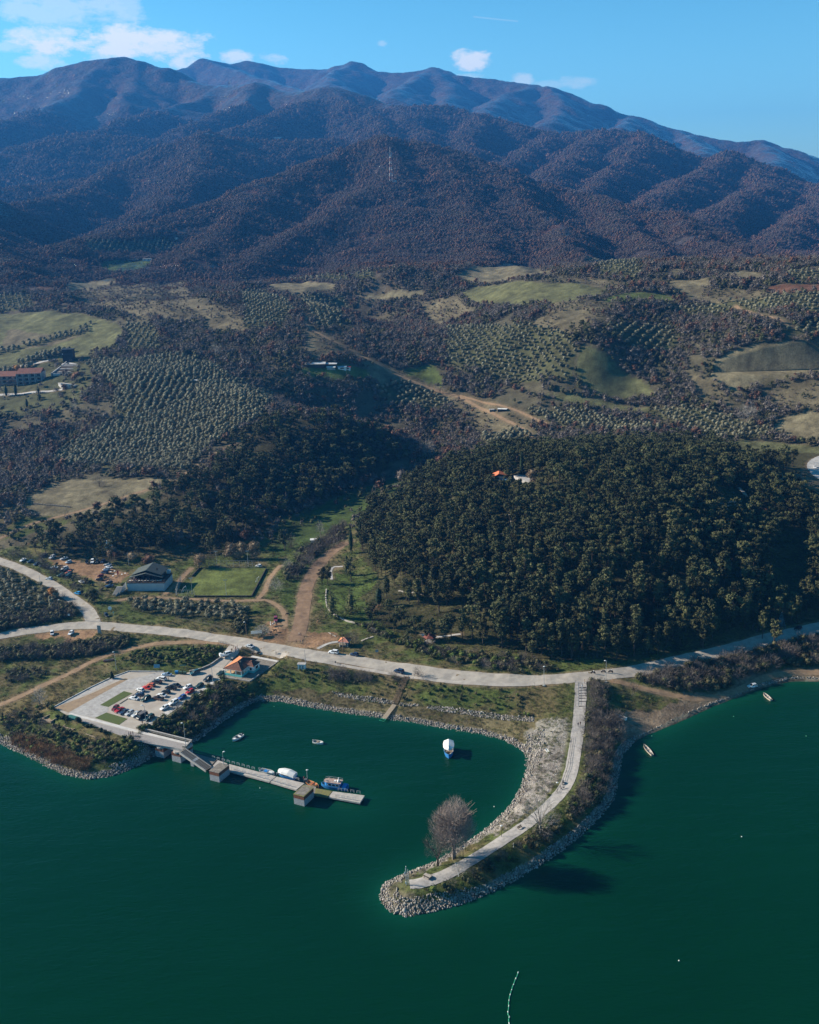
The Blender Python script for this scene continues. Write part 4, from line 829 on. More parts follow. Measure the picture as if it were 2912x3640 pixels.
rp = rest; gn_mass('pine_wood', 'far pines of the wooded hills, one dark mass', np.c_[px_, py_, pz_][rp], PR['pine'], RNG.integers(0, 3, len(rp)), RNG.uniform(.85, 1.4, len(rp)), RNG.random(len(rp)) * 6.28)
# --- olives
OX = []; 
for P, ang, a, b, kd, sz in ORCH:
    A = np.array(P); c = A.mean(0); R_ = np.hypot(*(A - c).T).max(); n = int(R_ / min(a, b)) + 2; a, b = a * .84, b * .86; I, J = np.meshgrid(np.arange(-n, n + 1) * a, np.arange(-n, n + 1) * b); I = I.ravel() + RNG.normal(0, .42, I.size); J = J.ravel() + RNG.normal(0, .42, J.size)
    x = c[0] + I * math.cos(ang) - J * math.sin(ang); y = c[1] + I * math.sin(ang) + J * math.cos(ang); m = inpoly(x + RNG.normal(0, 1, len(x)), y, P) & ~(inpoly(x, y, ORCH[1][0]) if P is ORCH[0][0] else np.zeros(len(x), bool)) & (RNG.random(len(x)) > .06) & ~on_road(x, y, 1)
    OX.append(np.c_[x[m], y[m], np.full(m.sum(), sz) * RNG.uniform(1.05, 1.45, m.sum())])
OX = np.concatenate(OX); oz = tz(OX[:, 0], OX[:, 1]); vs = visible(OX[:, 0], OX[:, 1], oz, 4, 300) & ~in_any(OX[:, 0], OX[:, 1], PADP); OX = OX[vs]; oz = oz[vs]
u_, v_, _ = cam_uv(OX[:, 0], OX[:, 1], oz); order = np.argsort(OX[:, 1] + 1e4 * ((u_ < -20) | (u_ > 2930))); print('olives', len(OX))
OLM = [(15, 1215, 'at the left picture edge of the side road grove'), (70, 1225, 'in the middle of the side road grove'), (130, 1265, 'at the bend end of the side road grove'), (60, 1290, 'on the lower edge of the side road grove'), (275, 1290, 'nearest the road junction below the restaurant'), (360, 1285, 'directly below the restaurant wall'), (430, 1290, 'in the grove below the left part of the pitch'), (510, 1300, 'by the dark drain right of the lower grove'),
       (170, 975, 'at the lower left corner of the hillside grove'), (280, 980, 'on the lower edge of the hillside grove'), (380, 965, 'at the lower right corner of the hillside grove'), (250, 920, 'in the lower middle of the hillside grove'), (420, 910, 'on the right side of the hillside grove'), (520, 870, 'at the far right tip of the hillside grove'), (1050, 940, 'in the pale grove behind the wooded hill')]
for q in order[:296]:
    o = empty('olive_tree', (float(OX[q, 0]), float(OX[q, 1]), float(oz[q]) - .05), random.random() * 6.28); o.scale = (float(OX[q, 2]) * (.9 if OX[q, 1] < 560 else 1),) * 3; k = random.randrange(4)
    add('crown', OLIVES[k][0], o); add('trunk', OLIVES[k][1], o); uu = u_[q] * .5924; vv = v_[q] * .5924
    wh = min(OLM, key=lambda q_: math.hypot(q_[0] - uu, (q_[1] - vv) * 1.6))[2]; sz = 'large' if OX[q, 2] > 1.3 else 'small' if OX[q, 2] < 1.15 else 'medium'
    tag(o, f'{sz} grey green olive tree {wh}', 'olive tree', f'{sz} olives {wh}')
q = order[296:]; gn_mass('olive_groves', 'far olive groves in rows over the hills', np.c_[OX[q, :2], oz[q]], PR['olive'], RNG.integers(0, 3, len(q)), OX[q, 2], RNG.random(len(q)) * 6.28)
# --- bare woods and scrub over the hills and mountains
x, y = scatter(560, 4300, 3.6, .0028); sp = np.maximum(3.6, .0028 * y)
wob = fbm(x / 9, y / 9, 2) * 2.5
m = ~in_any(x + wob, y, OPEN + ORP) & ~on_road(x, y, 1.0) & ~in_any(x, y, PADP) & ~inpoly(x, y, HILLP) & (~inpoly(x, y, HOTELG) | (RNG.random(len(x)) < .10))
sparse = in_any(x, y, PC['scrubtan']); m &= ~sparse | (RNG.random(len(x)) < .35); dk = inpoly(x, y, DARKP) | (y < 620); m &= ~dk | (RNG.random(len(x)) < .45); m &= ~inpoly(x, y, SHADEV) | (RNG.random(len(x)) < .2)
m &= ((y > 1250) & (fbm(x / 110 + 5, y / 110, 4) < .52)) | ((y <= 1250) & (fbm(x / 60 + 3, y / 60, 3) < .50)) | (RNG.random(len(x)) < .12); m &= ~on_road(x, y, 2.2) | (y < 600)
x, y, sp = x[m], y[m], sp[m]; z = tz(x, y); vs = visible(x, y, z, 6); x, y, z, sp = x[vs], y[vs], z[vs], sp[vs]
rn = fbm(x / 45, y / 45, 4); r2 = fbm(x / 18 + 7, y / 18, 3); rnd_ = RNG.random(len(x)); hills = y > 1250
kind = np.where(rnd_ < np.where(hills, .84, .60), RNG.integers(0, 3, len(x)), np.where(rnd_ < .965, 5 + RNG.integers(0, 2, len(x)), 3 + RNG.integers(0, 2, len(x))))
kind = np.where(hills & (rn > .10) & (rnd_ < .55), 3 + RNG.integers(0, 2, len(x)), kind); kind = np.where(~hills & (r2 > .25) & (rnd_ < .5), 5 + RNG.integers(0, 2, len(x)), kind)
kind = np.where(~hills & (r2 < -.5) & (rnd_ > .6), 3, kind)
scl = np.where(y > 1250, np.clip(sp / 4.7, .62, 4), np.clip(sp / 4.0, .75, 4)) * RNG.uniform(.65, 1.25, len(x)); scl = scl * (1 + .4 * fbm(x / 35 + 8, y / 35, 3)); scl = np.where(sparse[m][vs], scl * .6, scl)
print('woods', len(x))
for nm, lb, msk in (('hill_wood', 'leafless winter woods and scrub covering the low hills', y <= 1400), ('mountain_wood', 'brown and purple leafless forest covering the mountains', y > 1400)):
    gn_mass(nm, lb, np.c_[x, y, z][msk], (PR['bare'] + PR['rust'] if 'hill' in nm else PR['far'] + PR['farrust']) + PR['scrub'], kind[msk], scl[msk], RNG.random(msk.sum()) * 6.28)
# --- hedges, brambles and bank bushes close by
def band(x, y, P, w): return linedist(x, y, P) < w
NB = []
RIP = []
def bushes(x, y, p, lo, hi, kinds, mask):
    q = mask & (RNG.random(len(x)) < p); n = q.sum(); NB.append((x[q], y[q], RNG.uniform(lo, hi, n), RNG.choice(kinds, n)))
x, y = scatter(225, 640, 1.7, 0, .5); free = ~on_road(x, y, 1.2) & ~in_any(x, y, PADP + [GP('Hh', [(200, 690), (500, 740), (560, 960), (230, 940)])] + [GP('V', [(210, 200), (420, 120), (1700, 540), (1600, 700), (1150, 660), (780, 520), (580, 430), (210, 340)])]); sd = shore_sd(x, y); free &= sd > .8
bk = GP('b', [(830, 745), (950, 720), (1430, 400), (1520, 350), (1700, 440), (1725, 520), (1600, 560), (1480, 640), (1350, 790), (1200, 840)])
bushes(x, y, .8, .8, 1.5, [0, 1, 2, 0, 2, 3], inpoly(x, y, bk) & free)
je = GP('f', [(320, 385), (430, 400), (440, 560), (540, 600), (520, 700), (520, 850), (490, 980), (440, 1110), (330, 1190), (260, 1190), (310, 900), (320, 600)]) ; je2 = GP('e', [(1490, 200), (1700, 150), (1690, 330), (1600, 440), (1400, 620), (1150, 780), (850, 930), (560, 1010), (300, 1010), (330, 960), (620, 900), (860, 770), (1150, 600), (1380, 430)])
bushes(x, y, .75, .9, 1.6, [3, 4, 0, 3, 4, 2], (inpoly(x, y, je)) & free & (sd > 2.5)); bushes(x, y, .5, .7, 1.2, [0, 1, 2, 3], inpoly(x, y, je2) & free & (sd > 3.2))
hd = GP('a', [(0, 690), (150, 700), (300, 690), (500, 665), (700, 640), (800, 640), (790, 690), (600, 740), (400, 760), (200, 770), (0, 780)]); bushes(x, y, .9, .9, 1.5, [0, 2, 0, 3], inpoly(x, y, hd) & free)
hd2 = GP('a', [(0, 870), (100, 830), (300, 830), (320, 860), (150, 900), (0, 920)]); bushes(x, y, .6, .6, 1.1, [0, 2, 3], inpoly(x, y, hd2) & free)
hd3 = GP('a', [(700, 770), (800, 730), (1000, 700), (1300, 690), (1420, 700), (1350, 760), (1200, 810), (900, 800)]); bushes(x, y, .5, .5, 1.1, [1, 0, 2, 1], inpoly(x, y, hd3) & free)
pb = GP('a', [(0, 1120), (130, 1080), (300, 1050), (380, 1130), (560, 1200), (760, 1260), (900, 1310), (850, 1390), (600, 1420), (450, 1400), (300, 1370), (180, 1330), (0, 1240)]); bushes(x, y, .55, .6, 1.1, [0, 1, 1, 2, 3], inpoly(x, y, pb) & free)
pb2 = GP('a', [(560, 1290), (700, 1250), (880, 1280), (860, 1360), (600, 1390)]); bushes(x, y, .7, .7, 1.2, [1, 1, 0], inpoly(x, y, pb2) & free)
rd = GP('a', [(60, 1260), (150, 1240), (300, 1290), (450, 1360), (560, 1390), (570, 1440), (480, 1450), (350, 1420), (200, 1370), (80, 1310)]); bushes(x, y, 1, .8, 1.4, [5], inpoly(x, y, rd) & (sd > 1.5))
ol = GP('a', [(-60, 520), (0, 490), (200, 500), (400, 440), (470, 450), (480, 480), (430, 510), (200, 560), (-60, 610)]); bushes(x, y, .8, .9, 1.7, [0, 2, 0, 3], inpoly(x, y, ol) & free)
rt = GP('f', [(500, 350), (800, 300), (1000, 260), (1180, 220), (1400, 160), (1725, 100), (1900, 90), (1900, 270), (1500, 290), (1330, 330), (1150, 430), (850, 450), (700, 420)]); bushes(x, y, .7, .9, 1.8, [0, 2, 3, 4, 0], inpoly(x, y, rt) & free)
em = GP('d', [(180, 350), (420, 390), (900, 450), (1100, 490), (1400, 520), (1700, 540), (1725, 700), (1500, 660), (1100, 600), (860, 580), (500, 500), (240, 480), (100, 520), (0, 540), (0, 480)]); bushes(x, y, .22, .4, .8, [1, 1, 0, 2], inpoly(x, y, em) & free)
bushes(x, y, .8, .8, 1.4, [3, 4, 3], free & (inpoly(x, y, GP('d', [(460, 420), (540, 400), (590, 430), (580, 470), (480, 470)])) | inpoly(x, y, GP('d', [(620, 440), (710, 430), (720, 480), (640, 480)])) | inpoly(x, y, GP('d', [(840, 450), (900, 440), (900, 480), (850, 490)]))))
uh = GP('d', [(620, 120), (850, 240), (1000, 300), (1300, 380), (1570, 425), (1900, 400), (1725, 340), (1300, 290), (1100, 250), (900, 210), (700, 130)]); bushes(x, y, .5, .7, 1.4, [0, 1, 2, 3], inpoly(x, y, uh) & free)
dv = GP('j', [(40, 800), (120, 720), (270, 620), (380, 540), (400, 590), (390, 640), (200, 770), (160, 830), (60, 900), (30, 900)]); bushes(x, y, .3, 1.0, 2.0, [3, 4, 0], inpoly(x, y, dv) & free)
dr_ = GP('o', [(1640, 940), (1725, 850), (1800, 820), (1850, 900), (1780, 1060), (1690, 1050)]); bushes(x, y, .8, .8, 1.6, [0, 2], inpoly(x, y, dr_) & free)
ft = GP('f', [(320, 440), (860, 480), (880, 520), (560, 560), (440, 560), (330, 500)]); bushes(x, y, .12, .3, .8, [0, 1, 3], inpoly(x, y, ft) & free)
lt = GP('a', [(230, 100), (420, 230), (560, 290), (640, 330), (600, 400), (500, 380), (380, 270), (200, 160)]); bushes(x, y, .25, .7, 1.2, [0, 3, 2], inpoly(x, y, lt) & free)
jw = GP('e', [(1180, 100), (1340, 60), (1300, 280), (1150, 440), (950, 560), (760, 640), (800, 560), (1050, 380)]); bushes(x, y, .12, .4, .7, [3, 4, 3], inpoly(x, y, jw) & free)
bx_ = [np.concatenate([b[k] for b in NB]) for k in range(4)]; bz = tz(bx_[0], bx_[1]); print('bushes', len(bz))
gn_mass('bushes', 'brambles, bare bushes and dry reeds on the banks', np.c_[bx_[0], bx_[1], bz], PR['bush'] + PR['twig'] + PR['reed'], bx_[3].astype(int), bx_[2], RNG.random(len(bz)) * 6.28)
# --- rough grass tufts near the lake
x, y = scatter(225, 560, 1.4, 0, .6); sd = shore_sd(x, y); m = (sd > 2.5) & ~on_road(x, y, .4) & ~in_any(x, y, PADP + DIRTP + [BEACH]) & (fbm(x / 5, y / 5, 3) > -.2); x, y = x[m], y[m]
gn_mass('rough_grass', 'tufts of rough winter grass on the banks', np.c_[x, y, tz(x, y)], PR['grass'], RNG.integers(0, 3, len(x)), RNG.uniform(.5, 1.15, len(x)), RNG.random(len(x)) * 6.28); print('tufts', len(x))
# ------------------------------------------------------------------ built things round the car park and pier
CONC = M('concrete', (.42, .39, .36), (.30, .28, .26), .9, .8, bump=.2); CONCL = M('pale_concrete', (.60, .57, .54), (.48, .46, .44), .85, .6); CONCD = M('weathered_concrete', (.26, .235, .20), (.14, .12, .10), .95, 1.2, bump=.4)
WETC = M('waterline_concrete', (.36, .36, .37), (.24, .25, .26), .8, 1.5, bump=.3); RUSTC = M('rusty_brown_band', (.20, .075, .035), (.11, .05, .03), .9, 1.5, bump=.3); MOSS = M('mossy_concrete', (.20, .19, .06), (.13, .12, .06), .95, 1.2)
PAVER = M('paver_surface', (.33, .30, .285), (.25, .23, .22), .9, 1.5); SLAB = M('stone_slabs', (.44, .42, .40), (.30, .28, .265), .9, .7); EARTH = M('bare_earth', (.33, .235, .15), (.24, .17, .11), .95, .7); LAWN = M('lawn', (.085, .11, .026), (.06, .085, .02), .95, 2.5, bump=.6)
STONE = M('rough_stone', (.24, .21, .18), (.12, .105, .09), .95, 1.8, bump=.5); WOODB = M('weathered_wood', (.22, .15, .09), (.13, .09, .06), .9, 3); STEEL = M('galvanised_steel', (.45, .47, .48), (.36, .38, .39), .5, 3, metal=.3); DARKM = M('dark_metal', (.04, .042, .045), None, .6, 3)
WHITE = M('white_paint', (.80, .79, .76), (.70, .69, .67), .6, .8); TEAL = M('turquoise_paint', (.14, .52, .50), (.12, .44, .44), .6, 1); GLASS = M('dark_glass', (.015, .02, .025), (.01, .015, .02), .12, 2, spec=.6); TILE = M('clay_tiles', (.17, .07, .045), (.085, .045, .035), .85, 1.3, bump=.5); TILE_SUN = M('sunlit_tiles', (.62, .24, .10), (.50, .19, .09), .85, 1)
ROOFG = M('grey_green_roofing', (.075, .09, .085), (.055, .07, .066), .85, .5); WALLG = M('pale_grey_wall', (.50, .52, .53), (.44, .46, .47), .85, .4); BLACK = M('black_cladding', (.02, .024, .03), (.012, .014, .018), .6, 1); BLUE = M('blue_boat_paint', (.035, .22, .55), (.03, .17, .42), .45, 1); ORANGE = M('orange_boat_paint', (.55, .20, .08), (.42, .15, .07), .7, 2)
CANVAS = M('white_canvas', (.78, .76, .73), (.70, .68, .66), .7, .7); DECKR = M('worn_red_deck', (.30, .17, .13), (.42, .34, .30), .85, 1.5); GREENN = M('green_netting', (.03, .16, .14), (.025, .11, .10), .9, 2); LAMPW = M('lamp_head_white', (.85, .85, .82), None, .4, 3); REDF = M('red_flag', (.65, .06, .05), None, .7, 3); COUNTER = M('dark_boards', (.07, .055, .045), (.05, .04, .035), .9, 2)
def pz2(tg, pts, z): return [tuple(PZ(tg, x, y, z)) for x, y in pts]
def flat(name, tg, pts, z, mat, kind='structure', parent=None, thick=0, label=None):
    P = [(p[0], p[1]) for p in pz2(tg, pts, z)]; b = MB()
    if thick: b.prism(P, z - thick, z, mat)
    else: b.poly([(x, y, z) for x, y in P], [tuple(range(len(P)))], mat)
    o = b.build(name, parent)
    if not thick and o.data.polygons[0].normal.z < 0: o.data.flip_normals()
    if not parent: tag(o, label, None, None, kind)
    return o
PK = 5.2
lot = flat('car_park', 'b', [(195, 570), (480, 420), (640, 345), (770, 298), (1040, 300), (1130, 322), (1240, 300), (1330, 285), (1400, 255), (1480, 198), (1560, 160), (1640, 230), (1512, 335), (1425, 402), (945, 718), (905, 706), (850, 742), (840, 832), (760, 805), (640, 760), (470, 700), (330, 650)], PK, M('car_park_concrete', (.43, .385, .335), (.35, .30, .25), .9, .22), label='concrete car park by the lake')
flat('slab_paving', 'b', [(225, 560), (640, 345), (752, 306), (700, 345), (470, 460)], PK + .012, SLAB); flat('slab_paving', 'b', [(310, 612), (560, 470), (760, 358), (900, 330), (985, 302), (1030, 303), (975, 345), (830, 430), (735, 442), (550, 552), (615, 566), (620, 590), (600, 610), (510, 650)], PK + .012, SLAB)
flat('bare_earth_strip', 'b', [(205, 572), (310, 610), (560, 468), (770, 352), (745, 345), (470, 470)], PK + .016, EARTH); flat('slab_paving', 'b', [(950, 712), (1425, 398), (1500, 340), (1485, 335), (1370, 395), (900, 705)], PK + .012, CONCL)
flat('walkway', 'b', [(305, 622), (330, 612), (560, 672), (825, 740), (1262, 848), (1240, 858), (800, 755)], PK + .02, CONCL); flat('paver_walkway', 'b', [(320, 640), (800, 758), (1238, 860), (1185, 890), (840, 832), (760, 805), (640, 762), (470, 702)], PK + .016, PAVER)
for pts in ([(553, 552), (735, 445), (800, 462), (615, 566)], [(513, 651), (600, 609), (762, 657), (697, 704)], [(940, 714), (1418, 398), (1434, 406), (966, 722)]):
    o = flat('lawn', 'b', pts, PK + .06, LAWN, thick=.2)
def wall_path(name, P, w, h, mat, z0=None, parent=None, cap=None):
    """a low wall or kerb along points (x, y, z)"""
    b = MB()
    for a, c in zip(P[:-1], P[1:]):
        a, c = Vector(a), Vector(c); d = c - a; L = math.hypot(d.x, d.y); ang = math.atan2(d.y, d.x); m = (a + c) / 2; 
        b.box((m.x, m.y, m.z + h / 2 - .15), (L + w * .5, w, h + .3), mat, ang)
        if cap: b.box((m.x, m.y, m.z + h + .04), (L + w * .6, w + .12, .08), cap, ang)
    return b.build(name, parent)
k = wall_path('kerb', pz2('b', [(192, 572), (480, 418), (640, 342), (770, 295), (1040, 297)], PK), .35, .3, CONCL); tag(k, kind='structure')
k = wall_path('kerb', pz2('b', [(700, 545), (800, 482), (860, 440), (985, 345)], PK), .3, .18, CONCD); tag(k, kind='structure')
k = wall_path('kerb', pz2('b', [(945, 720), (1436, 407)], PK), .3, .12, CONC); tag(k, kind='structure')
w_ = wall_path('retaining_wall', pz2('b', [(1240, 300), (1330, 280), (1400, 250), (1478, 195)], PK), .4, .7, STONE, cap=CONC); tag(w_, 'low dark stone wall curving beside the car park entrance', 'wall')
# ---- viaduct from the car park and lower pier
vd = empty('concrete_viaduct', PZ('b', 1000, 830, PK)); tag(vd, 'concrete bridge deck on broad piers leading from the car park over the water', 'bridge'); VO = vd.location.copy()
def vmb(fn, name): 
    b = MB(); fn(b); o = b.build(name, vd); o.data.transform(Matrix.Translation(-VO)); return o
dk = [(p[0], p[1]) for p in pz2('b', [(760, 800), (830, 740), (1262, 848), (1185, 893)], PK)]; dk = dk[:1] + dk[1:]
vmb(lambda b: b.prism(dk, PK - 1.0, PK - .03, CONC), 'deck')
def wl_(tg, pts, w, h, mat, cap=None, z=PK):
    def f(b):
        P = pz2(tg, pts, z)
        for a, c in zip(P[:-1], P[1:]):
            a, c = Vector(a), Vector(c); d = c - a; ang = math.atan2(d.y, d.x); m = (a + c) / 2; b.box((m.x, m.y, m.z + h / 2), (math.hypot(d.x, d.y) + w, w, h), mat, ang)
            if cap: b.box((m.x, m.y, m.z + h + .04), (math.hypot(d.x, d.y) + w, w + .2, .08), cap, ang)
    return f
vmb(wl_('b', [(832, 733), (1255, 838)], .35, .9, CONCD, CONC), 'parapet'); vmb(wl_('U', [(1425, 470), (1330, 575), (1270, 560)], .35, .9, CONCD, CONC), 'end_parapet'); vmb(wl_('U', [(60, 320), (250, 372)], .3, .25, CONC), 'low_parapet')
ud, vdir = (Vector((math.cos(R(-27)), math.sin(R(-27)))), Vector((math.cos(R(62)), math.sin(R(62)))))
def pier(tg, cx, cy, w=4.0, L=7.0, ztop=3.6, parent=vd, O=None, nm='pier', headed=True):
    """pier whose nearest corner stands in the water at (cx, cy)"""
    c = PZ(tg, cx, cy, 0).xy; P = [c, c - ud * w, c - ud * w + vdir * L, c + vdir * L]; O = VO if O is None else O
    o = MB().prism([tuple(p) for p in P], -4, ztop * .68, WETC).build(nm, parent); o.data.transform(Matrix.Translation(-O))
    q = MB().prism([tuple(p + (c - ud * w / 2 + vdir * L / 2 - p) * -.004) for p in P], ztop * .68, ztop, RUSTC).build('rusty_band', o); q.data.transform(Matrix.Translation(-O))
    if headed:
        m = c - ud * w / 2 + vdir * 1.6; cp = [tuple(m + Vector((math.cos(a), math.sin(a))) * w * .47) for a in [k * math.pi / 9 for k in range(18)]]
        h = MB().prism(cp, ztop, PK - 1.0, CONC).build('pier_head', o); h.data.transform(Matrix.Translation(-O)); g = MB().box((m.x + vdir.x * 2.4, m.y + vdir.y * 2.4, (ztop + PK - 1) / 2), (w * .9, 4, PK - 1 - ztop), CONC, R(-27)).build('pier_stem', o); g.data.transform(Matrix.Translation(-O))
    return o
pier('U', 540, 690); pier('U', 885, 780); pier('U', 1230, 880)
c = PZ('U', 1480, 945, 0).xy; o = MB().box((c.x, c.y + .8, .2), (1.4, 1.6, 6), WETC, R(-27)).build('small_pier', vd); o.data.transform(Matrix.Translation(-VO))
# stairs down to the lower pier
st = empty('concrete_stairs', PZ('A', 150, 280, PK)); tag(st, 'dark concrete staircase going down from the bridge end to the low pier', 'staircase'); SO = st.location.copy()
s0, s1 = PZ('A', 160, 275, PK - .1), PZ('A', 700, 650, 1.3); n_ = 24; sdir = (s1 - s0).xy.normalized(); sw = Vector((-sdir.y, sdir.x))
for k in range(n_):
    p = s0 + (s1 - s0) * (k + .5) / n_; L = (s1 - s0).xy.length / n_; land = k in (11, 12); o = MB().box((0, 0, 0), (L * 1.02, 2.6, .22), CONCL if land else CONCD, math.atan2(sdir.y, sdir.x)).build('step', st); o.location = p - SO
for s_, nm in ((1, 'side_beam'), (-1, 'side_beam')):
    a, c = s0 + (sw * 1.45 * s_).to_3d(), s1 + (sw * 1.45 * s_).to_3d(); o = MB().loft([[a + Vector((sw.x * .15, sw.y * .15, .3)), a + Vector((-sw.x * .15, -sw.y * .15, .3)), a + Vector((-sw.x * .15, -sw.y * .15, -.6)), a + Vector((sw.x * .15, sw.y * .15, -.6))], [c + Vector((sw.x * .15, sw.y * .15, .3)), c + Vector((-sw.x * .15, -sw.y * .15, .3)), c + Vector((-sw.x * .15, -sw.y * .15, -.6)), c + Vector((sw.x * .15, sw.y * .15, -.6))]], CONC).build(nm, st); o.data.transform(Matrix.Translation(-SO))
# low floating pier: sections, railings
lp = empty('low_pier', PZ('c', 760, 560, 1.1)); tag(lp, 'long low concrete pier of flat deck sections with railings', 'pier'); LO = lp.location.copy(); LZ = 1.1
def sec(tg, pts, mat, nm='deck_section', z=LZ, th=.55): 
    o = MB().prism([(p[0], p[1]) for p in pz2(tg, pts, z)], z - th, z, mat).build(nm, lp); o.data.transform(Matrix.Translation(-LO)); return o
DECKC = M('pier_deck', (.46, .42, .38), (.34, .31, .28), .9, .7)
sec('A', [(330, 320), (880, 455), (700, 620), (480, 520), (300, 400)], CONCD); sec('A', [(890, 470), (1080, 540), (1050, 700), (740, 640)], DECKC)
sec('c', [(462, 465), (822, 560), (772, 600), (468, 520)], DECKC); sec('c', [(828, 562), (1040, 612), (978, 662), (780, 603)], DECKC); sec('c', [(1045, 622), (1130, 640), (1118, 700), (985, 668)], CONCD, z=LZ - .06)
sec('c', [(1125, 650), (1252, 672), (1222, 716), (1120, 702)], MOSS, z=LZ + .02); sec('c', [(1258, 674), (1502, 706), (1466, 762), (1226, 718)], DECKC)
def rail(p0, p1, parent, O, h=.95, n=None, posts=True):
    a, c = Vector(p0), Vector(p1); o = MB(); o.tube([a + Vector((0, 0, h)), c + Vector((0, 0, h))], .06, STEEL, 4); o.tube([a + Vector((0, 0, h * .5)), c + Vector((0, 0, h * .5))], .04, STEEL, 4)
    for q in (a, c): o.tube([q, q + Vector((0, 0, h))], .06, STEEL, 4)
    r = o.build('railing', parent); r.data.transform(Matrix.Translation(-O)); return r
for tg, x0, y0, x1, y1, n in (('A', 775, 430, 1690, 680, 9), ('c', 690, 512, 1030, 600, 5), ('c', 1300, 668, 1490, 695, 4), ('c', 480, 505, 960, 645, 11), ('c', 1280, 718, 1455, 748, 4)):
    for k in range(n):
        a, c = PZ(tg, x0 + (x1 - x0) * k / n, y0 + (y1 - y0) * k / n, LZ), PZ(tg, x0 + (x1 - x0) * (k + .55) / n, y0 + (y1 - y0) * (k + .55) / n, LZ); rail(a, c, lp, LO)
for tg, cx, cy, lb in (('A', 925, 930, 'square concrete mooring block with rusty top band nearest the stairs'), ('Pb', 360, 960, 'square concrete mooring block with mossy top near the blue boat')):
    c = PZ(tg, cx, cy, 0); t = empty('mooring_block', c); tag(t, lb, 'mooring block', 'mooring blocks along the low pier'); t.location = (c.x, c.y, 0)
    O = Vector((c.x, c.y, 0)); L = 6.0; w = 4.1; P = [c.xy, c.xy - ud * w, c.xy - ud * w + vdir * L, c.xy + vdir * L]
    for nm, z0, z1, m, g in (('base', -4, 2.35, WETC, 0), ('rusty_band', 2.35, 3.65, RUSTC, .003), ('top_slab', 3.65, 3.78, CONCD if tg == 'A' else MOSS, .02)):
        ctr = c.xy - ud * w / 2 + vdir * L / 2; o = MB().prism([tuple(p + (p - ctr) * g) for p in P], z0, z1, m).build(nm, t); o.data.transform(Matrix.Translation(-O))
    o = MB().prism([tuple(p + (ctr - p) * .14) for p in P], 3.78, 3.80, CONCD).build('worn_top', t); o.data.transform(Matrix.Translation(-O))
# ---- lamps and poles
def lamp(name, base, h, arm=(0, 0), head='lamp', label='', cat='street lamp', group=None, r=.09, mat=None, heads=1, foot=False):
    t = empty(name, base); tag(t, label, cat, group); m = mat or STEEL
    MB().tube([(0, 0, -.3), (0, 0, h * .6), (0, 0, h)], [r * 1.3, r, r * .75], m, 8).build('pole', t)
    if arm != (0, 0): MB().tube([(0, 0, h - .05), (arm[0] * .5, arm[1] * .5, h + .25), (arm[0], arm[1], h + .3)], .06, m, 6).build('arm', t)
    if head == 'lamp': MB().loft([[Vector((arm[0] + math.cos(k) * q, arm[1] + math.sin(k) * q * .6, h + .3 + dz)) for k in (0, 1.05, 2.1, 3.14, 4.2, 5.25)] for q, dz in ((.2, -.1), (.48, -.02), (.42, .12), (.12, .2))], LAMPW).build('lamp_head', t)
    if head == 'flood':
        MB().box((0, 0, h), (1.9, .12, .12), m).build('crossbar', t)
        for k in range(4): MB().box((-.75 + k * .5, -.12, h + .22), (.34, .22, .32), m, rx=-.4).build('floodlight', t)
    if foot: MB().box((0, 0, .12), (1.0, .8, .4), CONCL).build('concrete_foot', t)
    return t
lamp('lamp_post', PZ('r', 528, 1035, PK), 9.4, (-.9, .3), label='tall thin lamp post between the parked cars and the bridge', cat='lamp post')
lamp('lamp_post', PZ('U', 1330, 545, PK), 9.2, (-.6, .4), label='tall lamp post at the end of the concrete bridge deck', cat='lamp post'); lamp('lamp_post', PZ('r', 1542, 330, PK), 7.6, (-.3, .1), head='', label='slim grey pole beside the dark cars near the house', cat='lamp post')
lamp('lamp_post', PZ('A', 1008, 560, 3.7) + Vector((0, 0, .1)), 4.6, (.5, .1), label='short lamp post standing on the mooring block by the stairs', cat='lamp post'); lamp('lamp_post', PZ('Pb', 425, 470, LZ), 4.6, (.15, 0), label='short lamp post by the orange rowing boat', cat='lamp post')
lamp('lamp_post', G1('a', 715, 832), 8.2, (-.4, .1), label='tall lamp post on the grass above the Christmas tree', cat='lamp post'); lamp('street_lamp', G1('f', 58, 405), 8.2, (0, -.3), label='white headed street lamp left of the path down to the breakwater', foot=True, cat='street lamp'); lamp('street_lamp', G1('f', 433, 383), 9.2, (-.5, -.3), label='white headed street lamp right of the path down to the breakwater', foot=True)
lamp('lamp_post', G1('p', 968, 755), 6.8, (0, 0), head='', label='thin pole between the road and the lake path near the small white shed', cat='lamp post'); lamp('lamp_post', G1('n', 500, 290), 6.5, (.7, 0), label='lamp post at the edge of the olive grove beside the side road', cat='lamp post')
lamp('utility_pole', G1('n', 742, 690), 9.5, (.5, 0), mat=WOODB, r=.16, label='tall dark wooden pole at the shady bend of the side road', cat='utility pole'); lamp('utility_pole', G1('Zz', 487, 640), 8.2, (0, 0), head='', mat=WOODB, r=.17, label='brown wooden pole in front of the tiled kiosk', cat='utility pole')
lamp('utility_pole', G1('p', 365, 455), 6.2, (-.5, 0), mat=WOODB, r=.14, label='wooden pole with a white lamp beside the grey roofed shelter', cat='utility pole'); lamp('utility_pole', G1('o', 375, 210), 8, (0, 0), head='', label='slender grey pole behind the restaurant terrace', cat='utility pole')
for x, y, h, lb in (('o', (1153, 570), 9.0, 'floodlight mast in the shaded corner of the pitch'), ('o', (1572, 590), 8.8, 'floodlight mast on the near side of the pitch'), ('FF', (305, 725), 9.0, 'floodlight mast at the far left of the pitch'), ('FF', (1372, 720), 9.0, 'floodlight mast at the far right of the pitch')):
    lamp('floodlight_mast', G1(x, *y), h, head='flood', label=lb, cat='floodlight', group='floodlights round the pitch')
